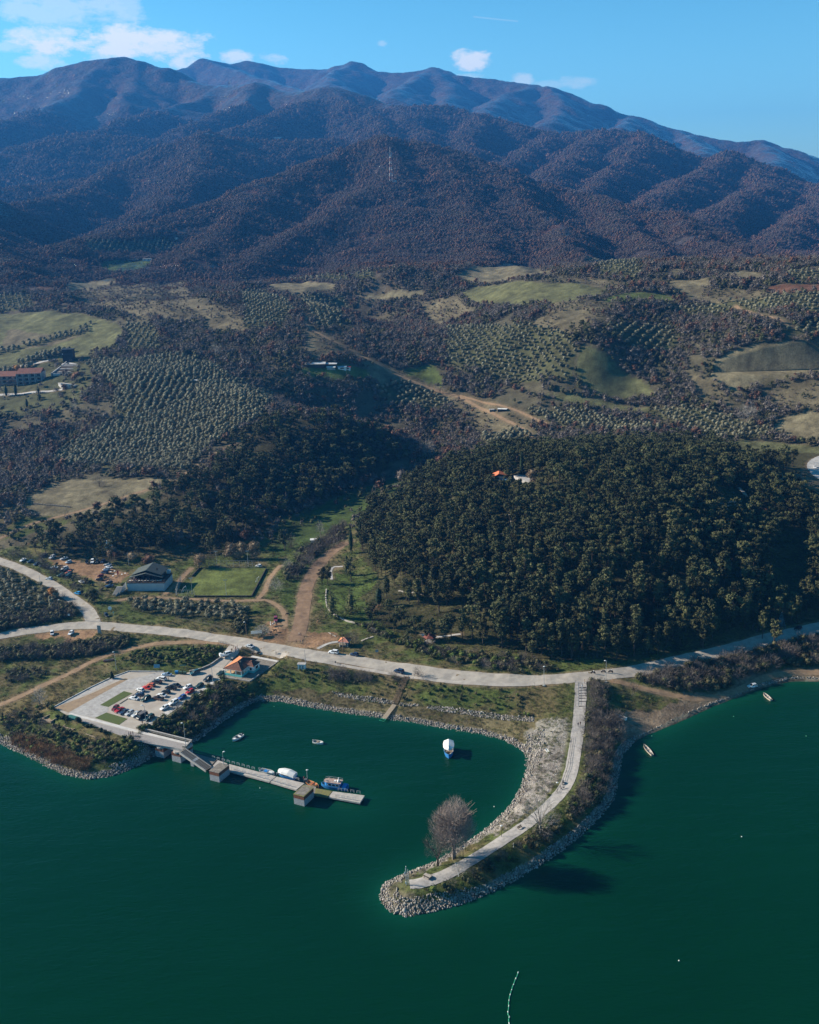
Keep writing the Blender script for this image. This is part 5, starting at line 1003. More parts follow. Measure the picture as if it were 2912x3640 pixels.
for tg, x, y, lb in (('e', 925, 622, 'thin dark lamp post beside the promenade bench'), ('e', 665, 765, 'thin dark lamp post right of the big round tree'), ('f', 138, 1055, 'thin dark lamp post by the resting people'), ('e', 1007, 695, 'short pale post at the right edge of the promenade'), ('e', 633, 893, 'short white post under the small pale bare tree')):
    s_ = 'pale' in lb or 'white' in lb; lamp('lamp_post' if not s_ else 'marker_post', G1(tg, x, y), 1.6 if s_ else 3.6, head='' if s_ else 'lamp', mat=LAMPW if s_ else DARKM, r=.07, label=lb, cat='lamp post' if not s_ else 'post')
t = empty('antenna_mast', G1('E2', 430, 745)); tag(t, 'grey radio mast with a white dish at the tip of the breakwater', 'mast'); MB().tube([(0, 0, -.3), (0, 0, 5.6)], .12, STEEL, 8).build('pole', t)
b = MB(); [b.tube([(.55 + dx, .15 + dy, 0), (.55 + dx, .15 + dy, 5.2)], .05, STEEL, 4) for dx, dy in ((-.22, -.2), (.22, -.2), (0, .22))]; [b.tube([(.33, -.05, z), (.77, -.05, z + .5), (.55, .37, z + 1.0)], .035, STEEL, 4) for z in (.3, 1.3, 2.3, 3.3, 4.1)]; b.build('lattice', t)
MB().loft([[Vector((-.25 - dz, -.25 + math.cos(k * .785) * q, 4.3 + math.sin(k * .785) * q)) for k in range(8)] for q, dz in ((.42, .2), (.4, .1), (.1, -.05))], LAMPW).build('dish', t); MB().box((.05, .1, 5.7), (.12, .5, 1.1), LAMPW).build('panel_antenna', t); MB().box((-.12, -.12, 1.0), (.3, .25, .5), LAMPW).build('equipment_box', t)
pb_ = MB().box((0, 0, 2.1), (.5, 1.6, 4.3), CONC, R(75)).build('stone_pillar', loc=G1('n', 1224, 872)); tag(pb_, 'tall grey slab pillar standing between road and grass', 'pillar')
# ---- telecom tower on the mountain
t = empty('telecom_tower', G1('D', 824, 384)); tag(t, 'red and white lattice telecom tower on the mountain spur', 'tower'); RW = [M('tower_white', (.72, .7, .68), None, .6, 3), M('tower_red', (.42, .16, .13), None, .7, 3)]
TH = 62.0
for k in range(10):
    z0, z1 = k * TH / 11, (k + 1) * TH / 11; w0, w1 = 3.4 - 2.7 * k / 10, 3.4 - 2.7 * (k + 1) / 10; b = MB(); cs = ((-1, -1), (1, -1), (1, 1), (-1, 1)); m = RW[k % 2]
    for q in range(4):
        a, c = cs[q], cs[(q + 1) % 4]; b.tube([(a[0] * w0, a[1] * w0, z0), (a[0] * w1, a[1] * w1, z1)], .34, m, 4); b.tube([(a[0] * w0, a[1] * w0, z0), (c[0] * w1, c[1] * w1, z1)], .2, m, 4); b.tube([(a[0] * w1, a[1] * w1, z1), (c[0] * w1, c[1] * w1, z1)], .24, m, 4)
    b.build('lattice_section', t)
for dx, dy in ((-1.6, -1), (1.8, -.6), (.2, 1.4)): MB().box((dx, dy, TH * .84), (.9, .9, 8), RW[0]).build('panel_antenna', t)
MB().tube([(0, 0, TH * .9), (0, 0, TH * 1.06)], .3, RW[0], 5).build('spire', t); MB().box((7, -3, 1.5), (7, 5, 3.4), WALLG).build('equipment_hut', t)
# ------------------------------------------------------------------ cars
TYRE = M('tyre_rubber', (.015, .015, .016), None, .9, 4); PLATE = M('car_light_lens', (.75, .72, .66), None, .3, 4); REDL = M('tail_light_red', (.45, .03, .02), None, .4, 4)
CARC = dict(white=(.78, .78, .78), silver=(.42, .45, .48), dark=(.025, .035, .045), black=(.012, .014, .018), darkgreen=(.02, .05, .045), teal=(.03, .10, .12), red=(.42, .02, .025), scarlet=(.62, .05, .03), orange=(.55, .12, .05), blue=(.03, .09, .32), brightblue=(.03, .30, .62), darkblue=(.02, .04, .09), maroon=(.16, .02, .03), bluesilver=(.30, .40, .52), jeepred=(.25, .04, .07), brown=(.09, .05, .035), paleblue=(.45, .56, .66))
PAINT = {k: M('car_paint_' + k, v, tuple(x * .92 for x in v), .28, 2, spec=.5) for k, v in CARC.items()}
CAR_CACHE = {}
def car_meshes(kind):
    if kind in CAR_CACHE: return CAR_CACHE[kind]
    L, W, Ht = dict(sedan=(4.5, 1.75, 1.42), suv=(4.6, 1.85, 1.72), hatch=(4.0, 1.7, 1.5), pickup=(5.1, 1.85, 1.75), small=(3.6, 1.6, 1.5), van=(4.8, 1.9, 2.2))[kind]; X = PAINT['white']
    hb = {'sedan': .88, 'suv': 1.02, 'hatch': .9, 'pickup': 1.05, 'small': .88, 'van': 1.2}[kind]; h = L / 2
    def sect(x, z0, z1, w): return [Vector((x, -w, z0)), Vector((x, w, z0)), Vector((x, w * 1.0, (z0 + z1) / 2)), Vector((x, w * .9, z1)), Vector((x, -w * .9, z1)), Vector((x, -w * 1.0, (z0 + z1) / 2))]
    w = W / 2
    prof = [(-h, .38, hb * .72, w * .86), (-h + .12, .28, hb * .97, w * .95), (-h + .9, .24, hb, w), (h - 1.3, .24, hb * .96, w), (h - .35, .26, hb * .80, w * .95), (h, .36, hb * .56, w * .8)]
    body = MB().loft([sect(*p) for p in prof], X).mesh('car_body')
    rear, front = {'sedan': (-h + .75, h - 1.55), 'suv': (-h + .12, h - 1.35), 'hatch': (-h + .12, h - 1.3), 'pickup': (-.55, h - 1.35), 'small': (-h + .1, h - 1.0), 'van': (-h + .06, h - .9)}[kind]
    rr, fr = {'sedan': (.75, .85), 'suv': (.25, .75), 'hatch': (.3, .75), 'pickup': (.15, .75), 'small': (.2, .6), 'van': (.05, .5)}[kind]
    wb, wt = w * .9, w * .76
    def ring(z, x0, x1, ww): return [Vector((x0, -ww, z)), Vector((x1, -ww, z)), Vector((x1, ww, z)), Vector((x0, ww, z))]
    glass = MB().loft([ring(hb * .93, rear, front, wb), ring(Ht - .09, rear + rr, front - fr, wt)], GLASS).mesh('car_glass')
    roof = MB().loft([ring(Ht - .09, rear + rr - .06, front - fr + .06, wt + .03), ring(Ht, rear + rr + .1, front - fr - .12, wt - .1)], X)
    for s_ in (-1, 1):
        for f in (0, .5, 1.0):
            xb, xt = rear + (front - rear) * f, rear + rr + (front - fr - rear - rr) * f; roof.tube([(xb, s_ * wb * 1.0, hb * .93), (xt, s_ * wt * 1.01, Ht - .08)], .05, X, 4)
    roof = roof.mesh('car_roof')
    wheel = MB().tube([(0, -.11, 0), (0, .11, 0)], .33 if kind != 'suv' else .37, TYRE, 12); wheel.tube([(0, -.12, 0), (0, .12, 0)], .19, STEEL, 8); wheel = wheel.mesh('wheel')
    lights = MB(); tl = MB()
    for s_ in (-1, 1): lights.box((h - .1, s_ * w * .62, hb * .62), (.14, .36, .15), PLATE); tl.box((-h + .05, s_ * w * .72, hb * .8), (.12, .22, .2), REDL)
    bed = MB().box((-h + .95, 0, hb + .02), (1.5, W * .8, .06), BLACK).mesh('bed') if kind == 'pickup' else None
    CAR_CACHE[kind] = (body, glass, roof, wheel, lights.mesh('headlight'), tl.mesh('tail_light'), bed, L, W); return CAR_CACHE[kind]
def car(tg, rear, front, col, kind, label, group=None, z=None, k=None):
    body, glass, roof, wheel, hl, tl, bed, L, W = car_meshes(kind)
    mx, my = (rear[0] + front[0]) / 2, (rear[1] + front[1]) / 2
    if z is None:
        G = G1(tg, mx, my); zz = G.z
        for _ in range(2): A = PZ(tg, mx, my, zz + .6); zz = tz1(A.x, A.y) + .1
        z = zz
    a, c = PZ(tg, *rear, z + .65), PZ(tg, *front, z + .65); m = (a + c) / 2; ang = math.atan2(c.y - a.y, c.x - a.x)
    t = empty('parked_car', (m.x, m.y, z), ang); tag(t, label, 'car', group); pm = PAINT[col]
    def part(nm, me, paint=False, loc=None):
        o = add(nm, me, t, loc)
        if paint: o.material_slots[0].link = 'OBJECT'; o.material_slots[0].material = pm
        return o
    part('body', body, True); part('window_glass', glass); part('roof', roof, True); part('headlights', hl); part('tail_lights', tl)
    if bed: part('cargo_bed', bed)
    for sx in (-1, 1):
        for sy in (-1, 1): part('wheel', wheel, loc=(sx * L * .31, sy * (W / 2 - .1), .33))
    return t
GP_ = 'cars in the concrete car park by the lake'
for r_, f_, c_, k_, lb in [((905, 205), (755, 190), 'bluesilver', 'sedan', 'pale blue saloon at the top of the car park, left of the blue bin'), ((825, 280), (665, 252), 'white', 'suv', 'white estate car just below the pale blue saloon, people beside it'),
    ((755, 330), (605, 300), 'dark', 'suv', 'dark off-road car between the white estate and the orange car'), ((648, 375), (530, 345), 'orange', 'hatch', 'orange hatchback behind the bright red car'), ((598, 418), (448, 383), 'scarlet', 'sedan', 'bright red car in the left row, above the white hatchback'),
    ((492, 455), (355, 412), 'white', 'hatch', 'white hatchback in the left row directly below the bright red car'), ((492, 520), (342, 498), 'darkblue', 'hatch', 'dark blue car between two white cars in the left row'), ((403, 577), (255, 548), 'white', 'sedan', 'low white saloon at the end of the left row beside the lawn'),
    ((575, 540), (445, 608), 'darkgreen', 'suv', 'dark green estate parked askew right of the white saloon'), ((1038, 380), (910, 345), 'dark', 'sedan', 'dark car at the top of the middle row'), ((975, 420), (812, 392), 'black', 'pickup', 'black pickup second in the middle row'),
    ((888, 480), (750, 448), 'black', 'hatch', 'black hatchback third in the middle row'), ((832, 532), (675, 500), 'white', 'sedan', 'white saloon in the middle row among dark cars'), ((772, 578), (620, 550), 'brown', 'pickup', 'dark brown pickup at the lower end of the middle row'),
    ((1218, 368), (1085, 418), 'white', 'hatch', 'white hatchback above the dark red car in the right row'), ((1255, 432), (1115, 495), 'red', 'hatch', 'dark red hatchback in the right row by the long lawn'), ((1395, 342), (1270, 398), 'darkgreen', 'hatch', 'dark green hatchback next above the white and red pair'),
    ((1530, 235), (1395, 302), 'dark', 'suv', 'dark grey estate beside the slim pole'), ((1340, 145), (1175, 202), 'teal', 'suv', 'teal estate car alone at the top edge of the car park'), ((1725, 150), (1600, 208), 'darkgreen', 'sedan', 'dark green saloon beside the porch of the white house'),
    ((1120, 522), (1005, 578), 'blue', 'hatch', 'bright blue hatchback in the right row'), ((1008, 595), (858, 665), 'white', 'suv', 'longer white estate below the blue hatchback'), ((865, 678), (728, 742), 'white', 'hatch', 'white hatchback at the lower end of the right row'),
    ((85, 682), (0, 748), 'maroon', 'hatch', 'dark maroon hatchback, leftmost of the bottom row'), ((178, 700), (25, 785), 'red', 'sedan', 'red car second from the left in the bottom row'), ((252, 742), (105, 802), 'darkblue', 'sedan', 'dark blue car third from the left in the bottom row'),
    ((335, 755), (190, 825), 'silver', 'hatch', 'silver grey car in the middle of the bottom row'), ((470, 765), (290, 850), 'silver', 'pickup', 'silver pickup with black bed in the bottom row'), ((632, 822), (495, 908), 'darkgreen', 'suv', 'dark green car at the right end of the bottom row')]:
    car('r', r_, f_, c_, k_, lb, GP_, z=PK + .02)
t = car('r', (525, 812), (378, 885), 'black', 'van', 'black box van with a square grey topped body in the bottom row', GP_, z=PK + .02); t.children[0].name = 'body'
MB().box((-.35, 0, 1.35), (3.4, 1.95, 1.75), BLACK).build('cargo_box', t); MB().box((-.35, 0, 2.24), (3.3, 1.85, .04), M('grey_van_roof', (.14, .13, .13), None, .6, 2)).build('cargo_roof', t)
for tg, r_, f_, c_, k_, lb in [('Hh', (335, 75), (130, 130), 'white', 'suv', 'white car with its tailgate open at the car park entrance'), ('Hh', (575, 195), (390, 290), 'black', 'sedan', 'black car half hidden behind the tiled roof of the white house'),
    ('a', (1562, 690), (1503, 672), 'silver', 'sedan', 'silver saloon driving on the lakeside road by the red earth lot'), ('d', (523, 292), (463, 284), 'white', 'suv', 'white estate car stopped on the lakeside road left of the dark one'), ('d', (652, 307), (588, 296), 'darkblue', 'hatch', 'dark car on the verge of the lakeside road beneath the pines'),
    ('d', (925, 412), (863, 397), 'darkblue', 'suv', 'dark car on the shoulder near the head of the wooden steps'), ('n', (640, 822), (638, 902), 'white', 'small', 'small white van on the gravel shoulder, left of the white hatchback'), ('n', (910, 828), (832, 892), 'white', 'hatch', 'white hatchback on the gravel shoulder near the slab pillar'),
    ('p', (665, 262), (661, 320), 'jeepred', 'suv', 'dark red off-road car by the horses'), ('f', (1347, 400), (1292, 408), 'white', 'hatch', 'white car on the beach beside the water'), ('f', (1620, 48), (1572, 62), 'black', 'hatch', 'black car in the shade on the road at the far right'),
    ('k', (1703, 168), (1700, 203), 'white', 'sedan', 'white car on the curving road at the right edge'), ('a', (1607, 192), (1565, 188), 'white', 'small', 'small white van at the far corner of the pitch'),
    ('W', (245, 228), (115, 285), 'white', 'sedan', 'white car at the roadside edge of the upper dirt lot, farthest left'), ('W', (352, 265), (240, 292), 'dark', 'hatch', 'dark car half hidden by shrubs, next to the leftmost white car'), ('W', (432, 305), (348, 332), 'darkblue', 'hatch', 'dark blue car behind shrubs in the roadside row'), ('W', (525, 352), (448, 342), 'dark', 'sedan', 'dark grey car under bare shrubs in the roadside row'),
    ('W', (555, 172), (442, 212), 'black', 'suv', 'black car at the top of the upper dirt lot, left of the silver one'), ('W', (690, 185), (570, 242), 'silver', 'suv', 'silver car with people beside it in the top row of the dirt lot'), ('W', (870, 218), (748, 248), 'silver', 'sedan', 'grey saloon in the top row of the dirt lot'), ('W', (918, 280), (843, 297), 'paleblue', 'small', 'pale small car a little below the top row of the dirt lot'),
    ('W', (722, 370), (588, 378), 'white', 'sedan', 'white and green tinged car left of the tight roadside cluster'), ('W', (888, 370), (745, 412), 'white', 'suv', 'white estate at the top of the tight roadside cluster'), ('W', (905, 402), (765, 432), 'dark', 'sedan', 'dark car second in the tight roadside cluster'), ('W', (942, 435), (818, 462), 'orange', 'hatch', 'orange red car in the tight roadside cluster'),
    ('W', (938, 470), (808, 512), 'teal', 'hatch', 'dark teal car at the bottom of the tight roadside cluster'), ('W', (800, 480), (722, 498), 'darkgreen', 'hatch', 'dark green car under a shrub left of the tight cluster'), ('W', (625, 550), (533, 538), 'paleblue', 'hatch', 'pale blue hatchback on the grass edge of the side road'), ('W', (1125, 607), (1032, 568), 'white', 'sedan', 'white saloon alone at the lower edge of the dirt lot'),
    ('W', (1072, 775), (962, 755), 'brightblue', 'hatch', 'bright blue car on the side road beside the round tree'), ('W', (1165, 262), (1155, 318), 'black', 'hatch', 'black car in the shade, leftmost of the four at the back of the dirt lot'), ('W', (1255, 252), (1238, 308), 'white', 'suv', 'white car among the four at the back of the dirt lot'), ('W', (1328, 258), (1308, 302), 'dark', 'small', 'dark small car third of the four at the back of the dirt lot'),
    ('W', (1435, 258), (1382, 298), 'darkblue', 'hatch', 'dark blue car in deep shade, rightmost of the four at the back'), ('W', (1525, 330), (1435, 328), 'silver', 'sedan', 'silver dark car at the top of the row beside the restaurant garden'), ('W', (1555, 372), (1438, 358), 'white', 'sedan', 'white saloon in the row beside the restaurant garden'), ('W', (1525, 402), (1402, 396), 'bluesilver', 'hatch', 'blue silver car in the row beside the restaurant garden'),
    ('W', (1488, 456), (1372, 436), 'darkblue', 'suv', 'dark blue estate in the row beside the restaurant garden'), ('W', (1400, 502), (1332, 500), 'maroon', 'small', 'small maroon car below the restaurant row'), ('W', (1415, 556), (1298, 548), 'black', 'sedan', 'black saloon beside the round garden shrub'), ('W', (1568, 602), (1428, 598), 'black', 'hatch', 'black car in the shade of the restaurant terrace'), ('W', (1575, 642), (1428, 665), 'darkblue', 'sedan', 'shiny dark blue car at the foot of the restaurant steps'),
    ('n', (1268, 605), (1345, 675), 'dark', 'small', 'dark vehicle stopped at the road junction by the white signs')]:
    if lb.startswith('white car with its tailgate'):
        t = car(tg, r_, f_, c_, k_, lb, z=tz1(*PZ(tg, 230, 105, 6.5).xy) + .2); MB().box((2.5, .0, 1.0), (.9, 1.5, 1.3), PAINT['white']).build('open_tailgate', t)
    else: car(tg, r_, f_, c_, k_, lb, 'cars in the dirt lot by the restaurant' if tg == 'W' else None)
# ------------------------------------------------------------------ boats
def hull(L, W, h, m, inner, deck=.12, bowp=.5, transom=.8, sheer=.35, t=None, keel=.3, rim=None):
    """open boat hull with real sides, bow towards +X"""
    n = 12; b = MB(); out = []; inn = []
    for i in range(n + 1):
        f = i / n; x = -L / 2 + L * f; w = W / 2 * (transom + (1 - transom) * min(1, f / .35)) if f < .55 else W / 2 * max(.03, math.cos((f - .55) / .45 * math.pi / 2) ** bowp); z = h + sheer * max(0, (f - .45)) ** 2 * 2.2
        out.append([Vector((x, -w, z)), Vector((x, -w * .82, 0)), Vector((x, 0, -keel)), Vector((x, w * .82, 0)), Vector((x, w, z))]); wi = max(.02, w - .09)
        inn.append([Vector((x + (.06 if i == 0 else 0), -wi, z)), Vector((x, -wi * .8, deck)), Vector((x, 0, deck - .03)), Vector((x, wi * .8, deck)), Vector((x + (.06 if i == 0 else 0), wi, z))])
    b.loft(out, m, caps=False, closed=False); b.loft(inn, inner, caps=False, closed=False)
    for s_ in (0, 4): b.loft([[o[s_], q[s_]] for o, q in zip(out, inn)], rim or m, caps=False, closed=False)
    b.poly(out[0] + inn[0], [(0, 1, 2, 3, 4), (5, 6, 7, 8, 9)], m); b.poly([out[0][0], out[0][4], inn[0][4], inn[0][0]], [(0, 1, 2, 3)], m)
    return b.build('hull', t)
def boat(name, tg, stern, bow, z, label, W, h, m, inner, cat='boat', Lf=1.0, **kw):
    a, c = PZ(tg, *stern, z), PZ(tg, *bow, z); L = (c - a).xy.length * Lf; t = empty(name, (a + c) / 2, math.atan2(c.y - a.y, c.x - a.x)); t.location.z = z - .45; tag(t, label, cat); hull(L, W, h, m, inner, t=t, **kw); return t, L
BW = M('boat_white', (.80, .80, .78), (.68, .68, .66), .4, 1.5); BIN = M('boat_interior', (.40, .38, .35), (.25, .24, .22), .7, 2); BEI = M('boat_wood', (.42, .30, .20), (.30, .21, .14), .7, 2)
t, L = boat('motorboat', 'c', (565, 240), (490, 285), .45, 'white motorboat with outboard moored alone at the left of the cove', 2.3, .75, BW, BIN, bowp=.7); MB().box((L * .08, 0, .85), (1.0, 1.5, .45), GLASS, taper=.7).build('windscreen', t); MB().box((-L * .5 - .1, 0, .8), (.4, .35, .8), BLACK).build('outboard_motor', t); MB().box((-L * .2, 0, .5), (.6, 1.6, .35), BW).build('seat', t); MB().box((L * .3, 0, .78), (L * .28, 1.2, .1), BW, taper=.7).build('foredeck', t)
t, L = boat('motorboat', 'c', (1108, 290), (1185, 305), .45, 'small pale motorboat moored in the middle of the cove', 2.0, .65, BW, BIN, bowp=.7); MB().box((-L * .5 - .1, 0, .75), (.35, .3, .7), STEEL).build('outboard_motor', t); MB().box((-L * .1, 0, .45), (.4, 1.6, .12), BEI).build('seat', t); MB().box((L * .32, 0, .66), (L * .25, .9, .08), BW, taper=.7).build('foredeck', t)
t, L = boat('motorboat', 'B', (110, 150), (310, 205), .5, 'white motorboat with blue seats tied to the low pier', 2.3, .75, BW, BIN, bowp=.7); MB().box((-L * .1, 0, .55), (1.6, 1.5, .35), BLUE).build('seat', t); MB().box((-L * .5 - .1, 0, .85), (.4, .35, .8), BLACK).build('outboard_motor', t); MB().box((L * .28, 0, .8), (L * .32, 1.3, .1), BW, taper=.7).build('foredeck', t)
t, L = boat('covered_boat', 'B', (615, 265), (385, 205), .9, 'blue boat under a large white canvas cover tied to the low pier', 2.9, 1.0, BLUE, BIN, bowp=.5, transom=.95); cb = MB(); rn_ = []
for f, w, z in ((-.52, 1.45, 1.95), (-.15, 1.6, 2.5), (.25, 1.5, 2.5), (.5, .9, 2.2)): rn_.append([Vector((L * f, -w, z - .9)), Vector((L * f, -w * .9, z - .1)), Vector((L * f, 0, z + .25)), Vector((L * f, w * .9, z - .1)), Vector((L * f, w, z - .9)), Vector((L * f, 0, z - .92))])
cb.loft(rn_, CANVAS).build('canvas_cover', t)
t, L = boat('rowing_boat', 'B', (790, 320), (955, 400), .5, 'old orange and green rowing boat beside the pier lamp', 2.2, .75, ORANGE, ORANGE, bowp=.6, rim=M('faded_green_rim', (.22, .38, .10), None, .7, 2)); [MB().box((L * q, 0, .5), (.3, 1.8, .08), BEI).build('thwart', t) for q in (-.2, .1)]
# excursion boat
a, c = PZ('Pb', 1240, 590, .5), PZ('Pb', 705, 510, .5); L = (c - a).xy.length; t = empty('excursion_boat', ((a + c) / 2), math.atan2(c.y - a.y, c.x - a.x)); t.location.z = 0; tag(t, 'blue excursion boat with worn red cabin roof and white funnel by the pier end', 'boat')
hull(L, 3.3, 1.2, BLUE, BIN, t=t, deck=.5, transom=.9, rim=M('light_blue_rim', (.10, .36, .62), None, .5, 2))
cab = MB(); z0, z1 = 1.0, 2.55; x0, x1 = -L * .26, L * .24
cab.prism([(x0, -1.35), (x1, -1.35), (x1 + .9, -.7), (x1 + .9, .7), (x1, 1.35), (x0, 1.35)], z0, z1, BLUE); cab.build('cabin', t); MB().prism([(x0 - .3, -1.5), (x1 + .1, -1.5), (x1 + 1.2, -.75), (x1 + 1.2, .75), (x1 + .1, 1.5), (x0 - .3, 1.5)], z1, z1 + .12, DECKR).build('roof', t)
for s_ in (-1, 1):
    for k in range(3):
        xw = x0 + .85 + k * (x1 - x0 - .7) / 3
        w = MB().box((xw, s_ * 1.37, 1.85), (1.35, .06, .8), WHITE).build('window', t); MB().box((xw, s_ * 1.40, 1.85), (1.12, .06, .6), GLASS).build('pane', w)
MB().loft([[Vector((x0 + .9 + math.cos(q * .785) * r - z * .12, math.sin(q * .785) * r, z1 + .1 + z)) for q in range(8)] for r, z in ((.55, 0), (.45, .55), (.22, .75), (.14, 1.6))], WHITE).build('funnel', t); MB().box((x0 + 2.1, 0, z1 + .25), (.7, .8, .2), WHITE).build('roof_hatch', t)
b = MB(); [b.tube([(x0 - .2, s_ * 1.45, z1 + .7), (x1, s_ * 1.45, z1 + .7), (x1 + 1.1, s_ * .7, z1 + .7)], .05, STEEL, 4) for s_ in (-1, 1)]; [b.tube([(x, s_ * 1.45, z1), (x, s_ * 1.45, z1 + .7)], .04, STEEL, 4) for s_ in (-1, 1) for x in (x0, x0 + 1.7, x0 + 3.2, x1)]; b.build('roof_rail', t)
MB().box((-L * .40, 0, 1.15), (L * .16, 2.5, .9), BLUE).build('stern_locker', t)
# canopy boat in the cove, bow towards the camera
a, c = PZ('Tb', 600, 700, 0), PZ('Tb', 600, 1045, 0); L = 7.6; ang = math.atan2(c.y - a.y, c.x - a.x); d = Vector((math.cos(ang), math.sin(ang))); m = c.xy - d * L / 2
t = empty('canopy_boat', (m.x, m.y, 0), ang); tag(t, 'blue boat with a pointed white canopy roof alone in the cove', 'boat'); hull(L, 3.6, 1.45, BLUE, BIN, t=t, deck=.5, transom=.9, bowp=.75, rim=M('light_blue_rim', (.10, .36, .62)))
roof = [(-3.7, 1.75), (-1.5, 2.05), (.9, 1.95), (2.3, 1.25), (3.35, .03)]; b = MB(); zt = 3.1; V = []
for x, w in roof: V += [(x, -w, zt), (x, 0, zt + .75), (x, w, zt)]
F = [(i * 3, i * 3 + 1, i * 3 + 4, i * 3 + 3) for i in range(4)] + [(i * 3 + 1, i * 3 + 2, i * 3 + 5, i * 3 + 4) for i in range(4)]; b.poly(V, F + [(0, 1, 2)], CANVAS); b.poly([(x, y, z - .12) for x, y, z in V], F, CANVAS); cn = b.build('canopy', t, fixn=False)
b = MB(); [b.tube([(x, s_ * w, 1.2), (x, s_ * w, zt)], .06, WHITE, 5) for s_ in (-1, 1) for x, w in ((-3.4, 1.5), (-1.2, 1.7), (1.0, 1.55), (2.2, .9))]; b.build('canopy_posts', t)
for y, z in ((-.95, .95), (-1.25, .95)): MB().box((2.0 if y < -1 else 2.7, y * .95 if y < -1 else y * .62, z), (.5, .3, .5), WHITE).build('porthole_panel', t)
for k in range(2): MB().box((-1.6 + k * 1.8, 0, .8), (.5, 2.6, .5), BEI).build('bench', t)
for tg, st_, bw_, z, lb, w in [('f', (715, 825), (662, 762), .4, 'weathered open fishing boat afloat below the reed bank', 1.7), ('f', (1435, 492), (1388, 450), .4, 'pale open fishing boat afloat near the beached white car', 1.7)]:
    t, L = boat('fishing_boat', tg, st_, bw_, z, lb, w, .62, M('weathered_boat', (.50, .44, .36), (.34, .29, .24), .8, 1.5), BIN, bowp=.75, transom=.6)
    for q in (-.25, .05, .3): MB().box((L * q, 0, .45), (.28, w * .85, .06), BEI).build('thwart', t)
    MB().box((-L * .5 - .05, 0, .7), (.3, .25, .6), DARKM).build('outboard_motor', t)
g = G1('f', 520, 598); t, L = boat('rowing_boat', 'f', (556, 610), (482, 585), g.z + .4, 'white open boat pulled up on the grass by the breakwater', 1.9, .7, BW, BW, bowp=.6); t.location.z = g.z + .25
MB().box((-L * .1, 0, .4), (1.2, 1.0, .35), M('dark_blue_cloth', (.05, .08, .12), None, .8, 3)).build('folded_cover', t); [MB().box((L * q, 0, .5), (.28, 1.6, .06), BEI).build('thwart', t) for q in (-.32, .22)]
# small hull lying among the gravel
g = G1('e', 1237, 38); t = empty('rowing_boat', g, 1.9); hull(2.4, .9, .35, BW, BW, t=t); tag(t, 'tiny white dinghy lying on the pale gravel of the breakwater', 'boat')
g = G1('a', 668, 775); t = empty('rowing_boat', g, .2); hull(4.6, 1.6, .6, M('faded_red_boat', (.30, .08, .06), (.22, .16, .14), .8, 2), BIN, t=t); tag(t, 'old faded red boat lying in the grass by the lamp post', 'boat')
# buoys
bm_ = M('green_buoy', (.04, .34, .19), None, .5, 3); wm_ = M('pale_buoy', (.75, .80, .72), None, .5, 3)
ln = [(915, 495), (905, 530), (890, 560), (876, 598), (864, 630), (853, 655), (843, 690), (836, 712), (828, 740), (819, 775), (815, 805), (811, 835), (812, 865), (810, 895), (803, 935), (806, 965), (818, 990), (812, 1025), (816, 1060), (822, 1100), (830, 1145)]
t = empty('float_line', PZ('t', 840, 700, 0)); tag(t, 'curved string of green and white floats at the bottom of the lake view', 'float line'); O = t.location.copy(); PP = [PZ('t', x, y, .05) for x, y in ln]
MB().tube([p - O - Vector((0, 0, .06)) for p in PP], .05, bm_, 4).build('rope', t); fm = [MB().tube([(-.42, 0, 0), (-.3, 0, 0), (.3, 0, 0), (.42, 0, 0)], [.05, .13, .13, .05], q, 7).mesh('float') for q in (bm_, wm_)]
for k in range(len(PP) - 1):
    for f in (0, .5):
        p = PP[k] * (1 - f) + PP[k + 1] * f; d = PP[k + 1] - PP[k]; o = add('float', fm[(k * 2 + int(f * 2)) % 4 == 0], t, p - O, math.atan2(d.y, d.x))
for tg, x, y, w, lb in [('f', 1207, 592, 0, 'green buoy in open water below the beach'), ('f', 1647, 711, 0, 'tiny green buoy near the right edge of the picture'), ('f', 712, 710, 0, 'tiny green buoy close to the beach below the white boat'), ('e', 876, 417, 1, 'tiny white buoy between the canopy boat and the promenade'), ('c', 808, 25, 0, 'tiny green buoy near the rocky shore of the cove'), ('c', 700, 650, 1, 'small white buoy below the low pier'), ('D', 1562, 1762, 1, 'tiny pale buoy in the dark open water far right'), ('D', 1430, 2023, 1, 'tiny white buoy in the open water at lower right')]:
    o = MB().loft([[Vector((math.cos(q * 1.047) * r, math.sin(q * 1.047) * r, z)) for q in range(6)] for r, z in ((.06, -.15), (.19, -.06), (.21, .06), (.1, .2), (.03, .27))], wm_ if w else bm_).build('buoy', loc=PZ(tg, x, y, 0)); tag(o, lb, 'buoy')
# green frame jetty end and steps down the bank
t = empty('wooden_steps', G1('d', 940, 445)); tag(t, 'long straight flight of wooden steps down the grassy bank to the cove', 'stairs'); O = t.location.copy(); A, Bp = G1('d', 942, 443), G1('d', 868, 612); N_ = 44; dxy = (Bp - A).xy.normalized(); sw = Vector((-dxy.y, dxy.x)); aa = math.atan2(dxy.y, dxy.x)
sm = MB().box((0, 0, 0), ((Bp - A).xy.length / N_ * .6, 1.9, .1), WOODB).mesh('step')
for k in range(N_):
    p = A + (Bp - A) * (k + .5) / N_; p.z = max(p.z, tz1(p.x, p.y)) + .35; add('step', sm, t, p - O, aa)
for s_ in (-1, 1):
    pts = [A + (Bp - A) * (k / 12) for k in range(13)]; pts = [Vector((p.x + sw.x * s_, p.y + sw.y * s_, max(p.z, tz1(p.x, p.y)) + .35)) - O for p in pts]; MB().tube(pts, .1, WOODB, 4).build('stringer', t)
    b = MB(); b.tube([p + Vector((0, 0, .9)) for p in pts], .05, WOODB, 4); [b.tube([p, p + Vector((0, 0, .9))], .05, WOODB, 4) for p in pts]; b.build('handrail', t)
